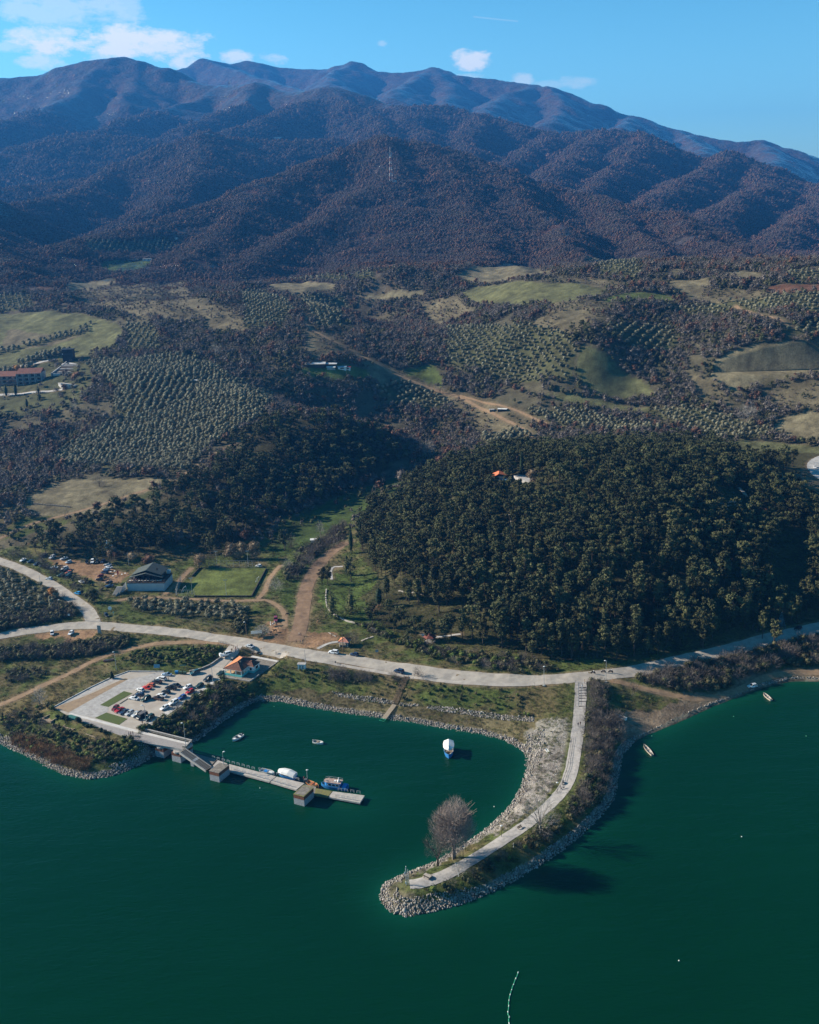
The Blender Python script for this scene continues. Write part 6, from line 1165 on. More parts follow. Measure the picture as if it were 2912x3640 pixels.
t = empty('landing_stage', G1('d', 840, 650)); tag(t, 'narrow plank landing stage with a green end frame at the foot of the wooden steps', 'jetty'); O = t.location.copy(); A, Bp = G1('d', 866, 618), PZ('d', 800, 700, .6); A.z += .35; dxy = (Bp - A).xy.normalized(); aa = math.atan2(dxy.y, dxy.x); L = (Bp - A).length
pm = MB().box((0, 0, 0), (.36, 2.0, .08), M('pale_planks', (.42, .34, .25), (.30, .24, .18), .9, 3)).mesh('plank')
for k in range(int(L / .42)): p = A + (Bp - A) * (k * .42 / L); o = add('plank', pm, t, p - O, aa)
E = Bp - O; sw = Vector((-dxy.y, dxy.x, 0)); d3 = dxy.to_3d(); MB().tube([E + sw, E + sw + d3 * 1.6, E - sw + d3 * 1.6, E - sw, E + sw], .12, bm_, 4).build('green_frame', t)
# ------------------------------------------------------------------ white and turquoise house on its stone terrace
def local(o, P): 
    return [Vector(p) - o for p in P]
A_, B_, C_, D_, E_ = [PZ('Hh', x, y, PK + .1) for x, y in ((205, 612), (620, 678), (735, 592), (870, 632), (1098, 490))]
hu = (B_ - A_).xy.normalized(); hv = Vector((-hu.y, hu.x)); hang = math.atan2(hu.y, hu.x); hw = (B_ - A_).xy.length
house = empty('lakeside_house', (A_.x, A_.y, PK + .1), hang); tag(house, 'small white house with turquoise base, open porch and brown tiled hip roof', 'house')
def lp_(p): d = (p - A_).xy; return d.dot(hu), d.dot(hv)
(cx_, cy_), (dx_, dy_), (ex_, ey_) = lp_(C_), lp_(D_), lp_(E_)
Lh = max(12.5, ey_ + 3.0); pw = 4.3      # length of the house and of its porch
b = MB(); b.prism([(0, pw), (hw, pw), (hw, Lh), (0, Lh)], .9, 3.0, WHITE); b.build('wall', house); b = MB(); b.prism([(-.03, -.03), (hw + .03, -.03), (hw + .03, Lh + .03), (-.03, Lh + .03)], -.4, .9, TEAL); b.build('turquoise_base', house)
ax0, ax1, ay0, ay1 = hw - .2, hw + 2.7, pw + 1.0, Lh - 2.2
MB().prism([(ax0, ay0), (ax1, ay0), (ax1, ay1), (ax0, ay1)], .9, 2.9, WHITE).build('wall', house); MB().prism([(ax0, ay0 - .03), (ax1 + .03, ay0 - .03), (ax1 + .03, ay1 + .03), (ax0, ay1 + .03)], -.4, .9, TEAL).build('turquoise_base', house)
MB().box((hw / 2, pw / 2, .94), (hw - .5, pw - .3, .06), M('porch_floor', (.62, .42, .25), None, .8, 2)).build('porch_floor', house)
for x, y in ((.15, .15), (hw * .36, .15), (hw * .66, .15), (hw - .15, .15), (.15, pw * .5), (hw - .15, pw * .55)): MB().box((x, y, 1.95), (.28, .28, 2.1), WHITE).build('porch_column', house)
MB().box((hw / 2, .15, 2.85), (hw, .3, .3), WHITE).build('porch_beam', house)
for (x, y, w, h, horiz) in ((ax0 + 1.6, ay0 - .03, .9, 1.1, 1), (ax1 + .03, (ay0 + ay1) / 2, 1.7, 1.15, 0), (hw + .03, ay1 + 1.2, 1.0, 1.0, 0)):
    w_ = MB().box((x, y, 1.75), (w + .16, .1, h + .16) if horiz else (.1, w + .16, h + .16), WHITE).build('window_frame', house); MB().box((x + (0 if horiz else .04), y - (.04 if horiz else 0), 1.75), (w, .1, h) if horiz else (.1, w, h), GLASS).build('pane', w_)
def hip(x0, y0, x1, y1, z, h, ov, mat, name, parent, one=None, thick=.14):
    x0, y0, x1, y1 = x0 - ov, y0 - ov, x1 + ov, y1 + ov; w, l = x1 - x0, y1 - y0; i = min(w, l) / 2
    if l >= w: r0, r1 = ((x0 + x1) / 2, y0 + i, z + h), ((x0 + x1) / 2, y1 - i, z + h)
    else: r0, r1 = (x0 + i, (y0 + y1) / 2, z + h), (x1 - i, (y0 + y1) / 2, z + h)
    V = [(x0, y0, z), (x1, y0, z), (x1, y1, z), (x0, y1, z), r0, r1]; F = [(0, 1, 4), (1, 2, 5, 4), (2, 3, 5), (3, 0, 4, 5)] if l >= w else [(0, 1, 5, 4), (1, 2, 5), (2, 3, 4, 5), (3, 0, 4)]
    b = MB(); b.poly(V, F, mat)
    if one: b.I = [b.mat(one) if k == 3 else q for k, q in enumerate(b.I)]  # slope facing the sun gets brighter tiles, sunlight put into the colour
    b.poly([(v[0], v[1], v[2] - thick) for v in V[:4]], [(3, 2, 1, 0)], WHITE); b.poly([*V[:4], *[(v[0], v[1], v[2] - thick) for v in V[:4]]], [(0, 1, 5, 4), (1, 2, 6, 5), (2, 3, 7, 6), (3, 0, 4, 7)], WHITE)
    o = b.build(name, parent, fixn=False)
    for a_, c_ in (((0, 4), (1, 4), (4, 5), (2, 5), (3, 5)) if l >= w else ((0, 4), (3, 4), (4, 5), (1, 5), (2, 5))): MB().tube([V[a_], V[c_]], .12, mat, 5).build('ridge_tile', o)
    return o
rf = hip(0, 0, hw, Lh, 3.0, 1.9, .45, TILE, 'roof', house, one=TILE_SUN); hip(ax0 - 1.5, ay0, ax1, ay1, 2.95, 1.25, .35, TILE, 'roof', house); MB().box((hw * .62, pw * 1.1, 4.3), (.45, .45, 1.3), CONCD).build('chimney', rf)
# stone terrace beneath
tp = [PZ('Hh', x, y, PK + .1) for x, y in ((60, 640), (140, 668), (820, 780), (1530, 290), (860, 160), (640, 190))]
te = empty('stone_terrace', (tp[2].x, tp[2].y, PK)); tag(te, 'high brown stone terrace wall holding the yard of the white house', 'terrace'); O = te.location.copy(); P = [((p - O).x, (p - O).y) for p in tp]
MB().prism(P, -4.2, -.02, STONE).build('stone_wall', te); MB().prism([(x * .985, y * .985) for x, y in P], -.02, .06, CONCD).build('yard_paving', te)
for i, j, nm in ((1, 2, 'parapet'), (2, 3, 'parapet')):
    a, c = Vector(P[i]), Vector(P[j]); d = c - a
    for f0, f1 in (((0, 1),) if i == 1 else ((0, .30), (.62, 1))):
        m = a + d * (f0 + f1) / 2; MB().box((m.x, m.y, .3), (d.length * (f1 - f0), .35, .55), CONC, math.atan2(d.y, d.x)).build(nm, te)
a, c = Vector(P[3]), Vector(P[4]); d = c - a; m = (a + c) / 2; MB().box((m.x, m.y, .14), (d.length, 1.5, .14), CONCL, math.atan2(d.y, d.x)).build('pale_border', te)
p = PZ('Hh', 390, 900, 2.4); hut = empty('concrete_hut', (p.x, p.y, 2.0), hang); tag(hut, 'plain grey concrete hut on the bank below the house terrace', 'hut'); MB().box((0, 1, .9), (2.6, 2.4, 3.4), CONCD).build('wall', hut); MB().box((0, 1, 2.68), (2.9, 2.7, .18), CONC).build('roof_slab', hut)
# ------------------------------------------------------------------ restaurant
p = PZ('X', 230, 800, 8.4); caf = empty('restaurant', (p.x, p.y, 8.4), R(-5)); tag(caf, 'restaurant with grey green gabled roof, crowded terrace and pale retaining wall', 'restaurant'); cw = 19.5; cd = 14.0
MB().box((cw / 2, cd / 2, 1.9), (cw, cd, 4.6), WALLG).build('wall', caf); MB().box((cw / 2, cd / 2, 4.3), (cw + .5, cd + .5, .3), COUNTER).build('terrace_floor', caf)
for a, c in (((0, 0), (cw, 0)), ((cw, 0), (cw, cd)), ((0, 0), (0, cd * .5))):
    n = int(math.hypot(c[0] - a[0], c[1] - a[1]) / 1.3); b = MB(); b.tube([(a[0], a[1], 5.5), (c[0], c[1], 5.5)], .09, COUNTER, 4); b.tube([(a[0], a[1], 4.9), (c[0], c[1], 4.9)], .05, COUNTER, 4); [b.tube([(a[0] + (c[0] - a[0]) * k / n, a[1] + (c[1] - a[1]) * k / n, 4.4), (a[0] + (c[0] - a[0]) * k / n, a[1] + (c[1] - a[1]) * k / n, 5.5)], .06, COUNTER, 4) for k in range(n + 1)]; b.build('terrace_railing', caf)
rx0, rx1, ry0, ry1, rz, rt = 1.2, cw - 2.2, 3.2, cd + 1.5, 7.0, 9.6; mx_ = 9.3
MB().prism([(rx0 + 1.4, ry0 + 2.0), (rx1 - 1.2, ry0 + 2.0), (rx1 - 1.2, ry1 - 1), (rx0 + 1.4, ry1 - 1)], 4.45, 7.0, COUNTER).build('dining_hall', caf)
for k in range(6): MB().box((rx0 + 2.6 + k * 2.3, ry0 + 1.97, 5.7), (1.9, .08, 1.9), GLASS).build('window', caf)
for k in range(6): MB().box((rx0 + .6 + k * (rx1 - rx0 - 1.2) / 5, ry0 + .4, 5.7), (.2, .2, 2.6), COUNTER).build('post', caf)
def gable(x0, x1, xm, y0, y1, z0, z1, name, th=.28, sk=2.0):
    b = MB(); b.loft([[Vector((x0, y0, z0)), Vector((xm, y0 - sk * .2, z1)), Vector((x1, y0, z0)), Vector((x1, y0, z0 - th)), Vector((xm, y0 - sk * .2, z1 - th)), Vector((x0, y0, z0 - th))], [Vector((x0, y1, z0)), Vector((xm, y1 + .4, z1)), Vector((x1, y1, z0)), Vector((x1, y1, z0 - th)), Vector((xm, y1 + .4, z1 - th)), Vector((x0, y1, z0 - th))]], ROOFG); return b.build(name, caf)
gable(rx0, rx1, mx_, ry0 + .9, ry1, 7.15, rt + .3, 'roof'); gable(rx0 - .8, rx1 + .8, mx_, ry0 - .8, ry0 + 2.0, 6.35, rt - .9, 'lower_roof'); MB().box((14.2, ry0 + 3.8, 9.3), (.5, .5, 1.2), COUNTER).build('chimney', caf)
for k in range(4): MB().box((cw + .1, 2 + k * 3.4, 1.9), (.25, .25, 4.6), WALLG).build('side_column', caf)
b = MB().box((cw - 1.6, cd - .6, 5.6), (2.0, 1.3, 1.8), M('pale_blue_panel', (.5, .62, .70), None, .6, 2)).build('service_kiosk', caf)
# terrace furniture: tables with parasol-free tops and chairs
ct0 = Matrix.Translation(caf.location) @ Matrix.Rotation(R(-5), 4, 'Z')
tb = (MB().box((0, 0, .74), (1.1, .8, .05), CANVAS).mesh('table_top'), MB().tube([(0, 0, 0), (0, 0, .72)], .05, DARKM, 5).mesh('table_leg')); chm = MB(); chm.box((0, 0, .45), (.45, .45, .06), BEI); chm.box((-.2, 0, .7), (.05, .45, .5), BEI); chm = chm.mesh('chair')
for k in range(11):
    w = ct0 @ Vector((1.3 + k * 1.6, 1.3 + .4 * math.sin(k * 2.1), 4.47)); o = empty('dining_table', w, random.random()); add('table_top', tb[0], o); add('leg', tb[1], o); add('chair_left', chm, o, (-.9, 0, 0)).name = 'bench_seat'; add('bench_seat', chm, o, (.9, 0, 0), math.pi); tag(o, 'pale table with two seats on the crowded restaurant terrace', 'table', 'tables on the restaurant terrace')
# steps, side wall, flag, garden
g = PZ('I2', 560, 340, 8.4); stt = empty('garden_steps', g); tag(stt, 'wide outdoor steps of pale treads climbing to the restaurant terrace', 'staircase'); a, c = PZ('I2', 470, 335, 8.4), PZ('I2', 620, 60, 11.8); O = g.copy(); dd_ = (c - a)
for k in range(11): p = a + dd_ * (k / 10); o = MB().box((0, 0, 0), (3.6, .55, .3), CONC, R(-8)).build('step', stt); o.location = p - O + Vector((.8, 0, .1))
a, c = PZ('I2', 520, 385, 8.4), PZ('X', 200, 760, 8.4); t = empty('flank_wall', a); tag(t, 'sloping pale wall between the garden steps and the restaurant', 'wall'); d = c - a
MB().loft([[Vector((0, 0, -.3)), Vector((0, .35, -.3)), Vector((0, .35, .6)), Vector((0, 0, .6))], [Vector((d.x, d.y, -.3)), Vector((d.x, d.y + .35, -.3)), Vector((d.x, d.y + .35, 3.9)), Vector((d.x, d.y, 3.9))]], WALLG).build('wall', t)
g = G1('o', 240, 370); t = empty('flag', g); tag(t, 'red flag on a pole in the restaurant garden', 'flag'); MB().tube([(0, 0, 0), (0, 0, 4.6)], .06, DARKM, 5).build('pole', t); MB().poly([(0, 0, 4.5), (.75, .1, 4.3), (.7, -.1, 2.5), (0, 0, 2.3), (.35, .18, 3.6)], [(0, 1, 4), (1, 2, 4), (2, 3, 4), (3, 0, 4)], REDF).build('cloth', t, fixn=False)
for k, (x, y) in enumerate(((215, 330), (180, 350), (290, 330), (330, 318), (150, 300), (200, 290))):
    o = empty('garden_table', G1('o', x, y), k); add('table_top', tb[0], o); add('leg', tb[1], o); tag(o, 'small table among the shrubs of the restaurant garden', 'table', 'tables in the restaurant garden')
# ------------------------------------------------------------------ pitch fence
t = empty('pitch_fence', PZ('o', 1000, 590, 8)); tag(t, 'tall mesh fence and low dark kerb round the grass pitch', 'fence'); O = t.location.copy()
NET = M('wire_mesh', (.30, .33, .34), None, .6, 3)
cn_ = [PZ('o', x, y, 8.0) for x, y in ((950, 590), (1180, 592), (1880, 592), (2060, 250), (1250, 235), (1150, 345))]
def fence_run(P, hh, name, step=3.2, mesh=True, wire=.045):
    for a, c in zip(P[:-1], P[1:]):
        L = (c - a).length; n = max(1, int(L / step)); 
        for k in range(n + 1): p = a + (c - a) * k / n - O; MB().tube([p, p + Vector((0, 0, hh))], .07, NET, 4).build('post', t)
        b = MB(); [b.tube([a - O + Vector((0, 0, z)), c - O + Vector((0, 0, z))], wire, NET, 3) for z in ((.1, hh * .5, hh) if mesh else (hh,))]
        if mesh:
            for k in range(int(L / 1.1)): p = a + (c - a) * (k * 1.1 / L) - O; b.tube([p, p + (c - a).normalized() * 1.1 + Vector((0, 0, hh))], .022, NET, 3, caps=False)
        b.build('wire_mesh', t)
fence_run([cn_[0], cn_[1]], 3.6, 'a'); fence_run([cn_[0], PZ('o', 1020, 410, 8)], 3.6, 'b'); fence_run([PZ('FF', 20, 730, 8), PZ('FF', 1725, 735, 8)], 3.8, 'c')
for i, j in ((1, 2), (2, 3), (5, 4)): a, c = cn_[i] - O, cn_[j] - O; m = (a + c) / 2; MB().box((m.x, m.y, .3), ((c - a).xy.length, .35, .9), COUNTER, math.atan2(c.y - a.y, c.x - a.x)).build('kerb_wall', t)
# goals
for (x, y, rz, lb) in ((1060, 520, 0, 'white goal frame in the shaded left corner of the pitch'), (1960, 400, 0, 'goal frame at the far right end of the pitch')):
    g = PZ('o', x, y, 8.0); o = empty('goal', g, R(78)); tag(o, lb, 'goal'); MB().tube([(-1.8, 0, 0), (-1.8, 0, 2.1), (1.8, 0, 2.1), (1.8, 0, 0)], .07, WHITE, 5).build('frame', o); MB().tube([(-1.8, 0, 2.1), (-1.8, 1, 0), (1.8, 1, 0), (1.8, 0, 2.1)], .04, WHITE, 4).build('back_stay', o)
# ------------------------------------------------------------------ people
SKIN = M('skin', (.45, .28, .20), None, .7, 4); HAIR = M('dark_hair', (.03, .022, .018), None, .8, 4)
CL = {k: M('cloth_' + k, v, None, .85, 3) for k, v in dict(black=(.02, .02, .025), navy=(.03, .04, .09), red=(.35, .04, .05), white=(.72, .72, .72), grey=(.22, .22, .24), brown=(.20, .10, .05), jeans=(.07, .10, .16), tan=(.40, .32, .22), green=(.06, .10, .06), pink=(.5, .2, .25)).items()}
PM = {}
def person_mesh(pose):
    if pose in PM: return PM[pose]
    J = dict(stand=dict(hip=(0, 0, .92), kn=((.02, .1, .5), (.0, -.1, .5)), ft=((0, .11, .05), (0, -.11, .05)), el=((-.03, .25, 1.12), (-.03, -.25, 1.12)), ha=((.06, .27, .86), (.06, -.27, .86))),
             walk=dict(hip=(0, 0, .9), kn=((.2, .09, .5), (-.08, -.09, .5)), ft=((.26, .1, .05), (-.34, -.1, .1)), el=((-.14, .25, 1.12), (.1, -.25, 1.12)), ha=((-.02, .27, .88), (.26, -.24, .95))),
             sit=dict(hip=(0, 0, .47), kn=((.42, .12, .5), (.42, -.12, .5)), ft=((.48, .13, .05), (.5, -.13, .05)), el=((.05, .25, .68), (.05, -.25, .68)), ha=((.3, .18, .58), (.3, -.18, .58))))[pose]
    hz = J['hip'][2]; V = [(0, 0, hz), (0, 0, hz + .25), (.01, 0, hz + .5), (.02, 0, hz + .6), (.04, 0, hz + .74)]; Rr = [(.15, .17), (.13, .16), (.12, .19), (.055, .055), (.095, .085)]; Ed = [(0, 1), (1, 2), (2, 3), (3, 4)]
    for s_ in (0, 1):
        sg = 1 if s_ == 0 else -1; n = len(V); V += [(0, sg * .1, hz - .04), J['kn'][s_], J['ft'][s_], (J['ft'][s_][0] + .15, J['ft'][s_][1], .04)]; Rr += [(.09, .09), (.06, .06), (.045, .045), (.04, .045)]; Ed += [(0, n), (n, n + 1), (n + 1, n + 2), (n + 2, n + 3)]
        n = len(V); V += [(0, sg * .18, hz + .47), J['el'][s_], J['ha'][s_]]; Rr += [(.06, .06), (.045, .045), (.032, .032)]; Ed += [(2, n), (n, n + 1), (n + 1, n + 2)]
        h_ = Vector(J['ha'][s_]); dn = (h_ - Vector(J['el'][s_])).normalized()
        for q in range(4): b = len(V); V.append(tuple(h_ + dn * (.10 - .01 * abs(q - 1.5)) + Vector(((q - 1.5) * .022, 0, 0)))); Rr.append((.011, .011)); Ed.append((n + 2, b))
        V.append(tuple(h_ + dn * .05 + Vector((.05, -sg * .02, 0)))); Rr.append((.012, .012)); Ed.append((n + 2, len(V) - 1))
    me = bpy.data.meshes.new('person_body'); me.from_pydata(V, Ed, []); o = bpy.data.objects.new('tmp_person', me); COL.objects.link(o)
    md = o.modifiers.new('s', 'SKIN'); 
    for k, r in enumerate(Rr): me.skin_vertices[0].data[k].radius = r
    me.skin_vertices[0].data[0].use_root = True; o.modifiers.new('u', 'SUBSURF').levels = 1
    dg = bpy.context.evaluated_depsgraph_get(); dg.update(); nm = bpy.data.meshes.new_from_object(o.evaluated_get(dg)); bpy.data.objects.remove(o); nm.name = 'person_body'
    for m in (SKIN, CL['navy'], CL['jeans'], CL['black']): nm.materials.append(m)
    for p in nm.polygons:
        z, y = p.center.z, abs(p.center.y); x = p.center.x; k = 1
        if z > hz + .58: k = 0
        elif min((Vector(p.center) - Vector(J['ha'][s_])).length for s_ in (0, 1)) < .13: k = 0
        elif z < .10: k = 3
        elif z < hz + .02 or (pose == 'sit' and x > .1 and z < .62 and y < .2): k = 2
        p.material_index = k; p.use_smooth = True
    hr = MB().loft([[Vector((.02 + math.cos(a) * r, math.sin(a) * r, hz + z)) for a in [q * .785 for q in range(8)]] for r, z in ((.098, .73), (.108, .80), (.085, .86), (.02, .885))], HAIR).mesh('hair')
    nose = MB().box((.15, 0, hz + .73), (.035, .03, .04), SKIN, taper=.6); nose.box((.125, .035, hz + .765), (.02, .025, .015), HAIR); nose.box((.125, -.035, hz + .765), (.02, .025, .015), HAIR); nose.box((.125, 0, hz + .69), (.02, .05, .012), M('lips', (.35, .14, .12), None, .6, 4)); nose = nose.mesh('face')
    PM[pose] = (nm, hr, nose); return PM[pose]
def person(loc, ang, top, leg, label, pose='stand', group=None, s=1.0):
    nm, hr, fc = person_mesh(pose); t = empty('person', loc, ang); t.scale = (s, s, s); tag(t, label, 'person', group); o = add('body', nm, t)
    for k, m in ((1, CL[top]), (2, CL[leg])): o.material_slots[k].link = 'OBJECT'; o.material_slots[k].material = m
    add('hair', hr, t); add('face', fc, t); return t
for x, y, tp_, lg, lb in ((168, 322, 'grey', 'black', 'person in grey, left of the three walking onto the bridge'), (207, 318, 'red', 'jeans', 'person in a dark red top in the middle of the three on the bridge'), (250, 310, 'brown', 'jeans', 'person in brown, right of the three walking onto the bridge')): person(PZ('U', x, y, PK + .03), R(-25), tp_, lg, lb, 'walk')
for tg, x, y, z, a, tp_, lg, lb, ps in (('r', 462, 972, PK, 90, 'brown', 'tan', 'person in brown beside the tall lamp post at the car park corner', 'stand'), ('r', 605, 948, PK, 200, 'black', 'black', 'person in black by the dark green car at the bottom row', 'stand'), ('r', 548, 990, PK, 0, 'white', 'navy', 'person in white by the foot of the tall lamp post', 'stand'),
    ('r', 433, 585, PK, 90, 'brown', 'black', 'person in brown between the low white saloon and the dark green estate', 'stand'), ('r', 862, 305, PK, 0, 'black', 'black', 'person in black behind the white estate at the top row', 'stand'), ('r', 840, 300, PK, 180, 'tan', 'jeans', 'person in tan next to the white estate at the top row', 'stand'), ('r', 1485, 368, PK, 90, 'tan', 'black', 'person in tan on the pale kerb beside the long lawn', 'stand'), ('r', 462, 1035, PK, 0, 'brown', 'brown', 'small figure in brown at the start of the bridge parapet', 'sit')): person(PZ(tg, x, y, z + .03), R(a), tp_, lg, lb, ps)
for tg, x, y, a, tp_, lg, lb, ps in (('Hh', 907, 85, 0, 'black', 'black', 'person in black, left of the pair by the waste bin above the house', 'stand'), ('Hh', 936, 110, 180, 'brown', 'brown', 'person in brown, right of the pair by the waste bin above the house', 'stand'), ('Hh', 1462, 120, -10, 'black', 'jeans', 'person alone on the lakeside pavement right of the house', 'walk'),
    ('p', 212, 628, 90, 'brown', 'brown', 'person in rust brown at the roadside railing, nearest the white car', 'stand'), ('p', 255, 606, 60, 'brown', 'red', 'person in rust brown second at the roadside railing', 'stand'), ('p', 270, 590, 0, 'red', 'navy', 'person in dark red at the road end of the railing', 'stand'),
    ('Yc', 1150, 918, 0, 'black', 'black', 'person in black, left of the three on the red earth', 'walk'), ('Yc', 1282, 940, 0, 'navy', 'tan', 'person in navy in the middle of the three on the red earth', 'walk'), ('Yc', 1348, 910, 10, 'black', 'jeans', 'person in dark clothes, right of the three on the red earth', 'walk'),
    ('Yc', 1242, 690, 0, 'white', 'jeans', 'person in white, left of the pair at the foot of the wide dirt road', 'walk'), ('Yc', 1298, 695, 0, 'navy', 'navy', 'person in navy, right of the pair at the foot of the wide dirt road', 'walk'), ('Yc', 612, 488, 180, 'grey', 'navy', 'person in blue grey standing by the horses', 'stand'),
    ('Zz', 272, 768, -20, 'black', 'black', 'person in black crossing the road by the white estate car', 'walk'), ('F2', 305, 1582, 90, 'navy', 'black', 'person in navy, left of the couple walking on the promenade', 'walk'), ('F2', 375, 1552, 90, 'brown', 'black', 'person in maroon brown, right of the couple walking on the promenade', 'walk'), ('F2', 425, 410, -90, 'white', 'white', 'person in white coming down the promenade ramp steps', 'walk'),
    ('F2', 508, 262, 180, 'brown', 'black', 'person in brown at the top corner of the promenade ramp', 'stand'), ('e', 1330, 305, 0, 'navy', 'jeans', 'person in navy resting on the left edge of the promenade', 'sit'), ('e', 1345, 296, 0, 'grey', 'black', 'person in grey seated beside the one in navy on the promenade', 'sit'), ('W', 670, 235, 90, 'tan', 'jeans', 'person in tan beside the silver car in the dirt lot', 'stand'), ('W', 545, 205, 0, 'brown', 'black', 'person in brown beside the black car in the dirt lot', 'stand'), ('W', 945, 752, 90, 'brown', 'tan', 'person in brown at the verge next to the bright blue car', 'stand')):
    g = G1(tg, x, y); person(g + Vector((0, 0, .12)), R(a), tp_, lg, lb, ps)
for k, (x, y) in enumerate(((345, 455), (375, 470), (400, 462), (420, 480), (355, 425))): person(PZ('Pb', x, y, LZ), R(k * 70), ('navy', 'grey', 'white', 'black', 'red')[k], ('jeans', 'black')[k % 2], ('person in navy', 'person in grey', 'person in white', 'person in black', 'person in red')[k] + ' among the group at the pier lamp by the orange boat')
for k in range(16):
    w = ct0 @ Vector((.8 + random.random() * 3.4 + (k % 4) * (4.0 if k > 7 else .4), .6 + random.random() * 2.4, 4.47)); person(w, random.random() * 6, random.choice(['white', 'navy', 'red', 'pink', 'black', 'grey']), 'jeans', 'guest on the crowded front terrace of the restaurant', 'sit' if k % 2 else 'stand', 'guests on the restaurant terrace')
# ------------------------------------------------------------------ horses, a tan cow, motorbikes
def horse(loc, ang, col, label, name='horse', cat='horse', s=1.0, graze=False):
    me = bpy.data.meshes.new('horse_body'); nk = (1.05, 0, 1.05) if graze else (.95, 0, 1.75); hd = (1.25, 0, .45) if graze else (1.25, 0, 1.85); mz = (1.38, 0, .2) if graze else (1.55, 0, 1.62)
    V = [(0, 0, 1.22), (-.6, 0, 1.25), (.5, 0, 1.25), (.75, 0, 1.4), nk, hd, mz, (-.85, 0, 1.2), (-1.0, 0, .7)]; Rr = [(.31, .29), (.30, .28), (.28, .25), (.19, .17), (.12, .12), (.11, .10), (.06, .06), (.07, .06), (.03, .04)]; Ed = [(0, 1), (0, 2), (2, 3), (3, 4), (4, 5), (5, 6), (1, 7), (7, 8)]
    for y in (-.17, .17):
        n = len(V); V += [(.6, y, .95), (.64, y, .55), (.62, y, .1), (.68, y, .03)]; Rr += [(.11, .10), (.06, .055), (.045, .045), (.06, .06)]; Ed += [(2, n), (n, n + 1), (n + 1, n + 2), (n + 2, n + 3)]
        n = len(V); V += [(-.62, y, .95), (-.52, y, .78), (-.76, y, .48), (-.72, y, .1), (-.66, y, .03)]; Rr += [(.15, .13), (.10, .09), (.06, .055), (.045, .045), (.06, .06)]; Ed += [(1, n), (n, n + 1), (n + 1, n + 2), (n + 2, n + 3), (n + 3, n + 4)]
        n = len(V); V.append((hd[0] - .06, y * .35, hd[2] + .17)); Rr.append((.025, .025)); Ed.append((5, n))
    me.from_pydata(V, Ed, []); o = bpy.data.objects.new('tmp_h', me); COL.objects.link(o); o.modifiers.new('s', 'SKIN')
    for k, r in enumerate(Rr): me.skin_vertices[0].data[k].radius = r
    me.skin_vertices[0].data[0].use_root = True; o.modifiers.new('u', 'SUBSURF').levels = 1; dg = bpy.context.evaluated_depsgraph_get(); dg.update(); nm = bpy.data.meshes.new_from_object(o.evaluated_get(dg)); bpy.data.objects.remove(o)
    nm.materials.append(col); [setattr(p, 'use_smooth', True) for p in nm.polygons]; t = empty(name, loc, ang); t.scale = (s, s, s); tag(t, label, cat); add('body', nm, t)
    if cat == 'horse': MB().box((.05, 0, 1.53), (.5, .5, .1), M('saddle_leather', (.10, .05, .03), None, .6, 4), taper=.7).build('saddle', t)
HW, HD, HB = M('white_coat', (.72, .70, .66), (.55, .52, .48), .8, 3), M('dark_coat', (.045, .03, .025), None, .7, 3), M('chestnut_coat', (.16, .075, .04), None, .7, 3)
for x, y, a, m, lb, gz in ((372, 400, 100, HW, 'white horse, leftmost of the group beside the dark red car', 0), (455, 390, 60, HW, 'white and brown horse in the middle of the group below the dark red car', 0), (545, 385, 110, HD, 'dark horse right of the two white ones', 0), (215, 640, 20, HD, 'dark horse nearest the grey roofed shelter', 0), (385, 650, -110, HB, 'chestnut horse in the middle of the red earth lot', 0), (505, 590, 200, HD, 'dark horse at the right of the red earth group', 0), (900, 85, 180, HD, 'dark horse with a white head grazing by the narrow dirt track', 1)):
    horse(G1('Yc', x, y) + Vector((0, 0, .05)), R(a), m, lb, graze=bool(gz))
horse(G1('p', 1108, 332) + Vector((0, 0, .05)), R(200), M('tan_coat', (.50, .27, .14), None, .8, 3), 'tan cow standing on the slope above the tiled kiosk', 'cow', 'cow', .95, True)
def bike(loc, ang, label, rider=None):
    t = empty('motorbike', loc, ang); tag(t, label, 'motorbike'); w = MB().tube([(0, -.06, 0), (0, .06, 0)], .32, TYRE, 12).mesh('wheel'); add('wheel', w, t, (.7, 0, .32)); add('wheel', w, t, (-.7, 0, .32))
    MB().loft([[Vector((x, y, z)) for y, z in ((-w_, z0), (w_, z0), (w_, z1), (-w_, z1))] for x, w_, z0, z1 in ((-.8, .08, .7, .85), (-.3, .16, .4, .85), (.2, .18, .35, 1.0), (.55, .12, .6, 1.05))], BLACK).build('frame', t); MB().tube([(.7, 0, .32), (.5, 0, 1.05), (.42, .35, 1.1)], .04, STEEL, 5).build('fork', t); MB().tube([(.42, -.35, 1.1), (.42, .35, 1.1)], .03, STEEL, 5).build('handlebar', t); MB().box((-.35, 0, .9), (.7, .26, .1), BLACK).build('saddle', t)
for x, y, a, lb, rl, cl in ((355, 332, 170, 'black motorbike, left of the three on the shaded road', 'rider in white and black on the left motorbike of the shaded road', 'white'), (418, 326, 175, 'black motorbike in the middle of the three on the shaded road', 'rider in pale clothes on the middle motorbike of the shaded road', 'grey'), (462, 326, 165, 'black motorbike, right of the three on the shaded road', 'rider in light grey on the right motorbike of the shaded road', 'white')):
    g = G1('f', x, y) + Vector((0, 0, .12)); bike(g, R(a), lb); person(g + Vector((math.cos(R(a)) * -.25, math.sin(R(a)) * -.25, .45)), R(a), cl, 'black', rl, 'sit')
bike(G1('Hh', 1045, 100) + Vector((0, 0, .12)), R(20), 'pale motorbike parked on the pavement near the waste bin'); bike(G1('e', 1345, 262) + Vector((0, 0, .12)), R(70), 'bicycle like dark scooter on the left edge of the promenade')
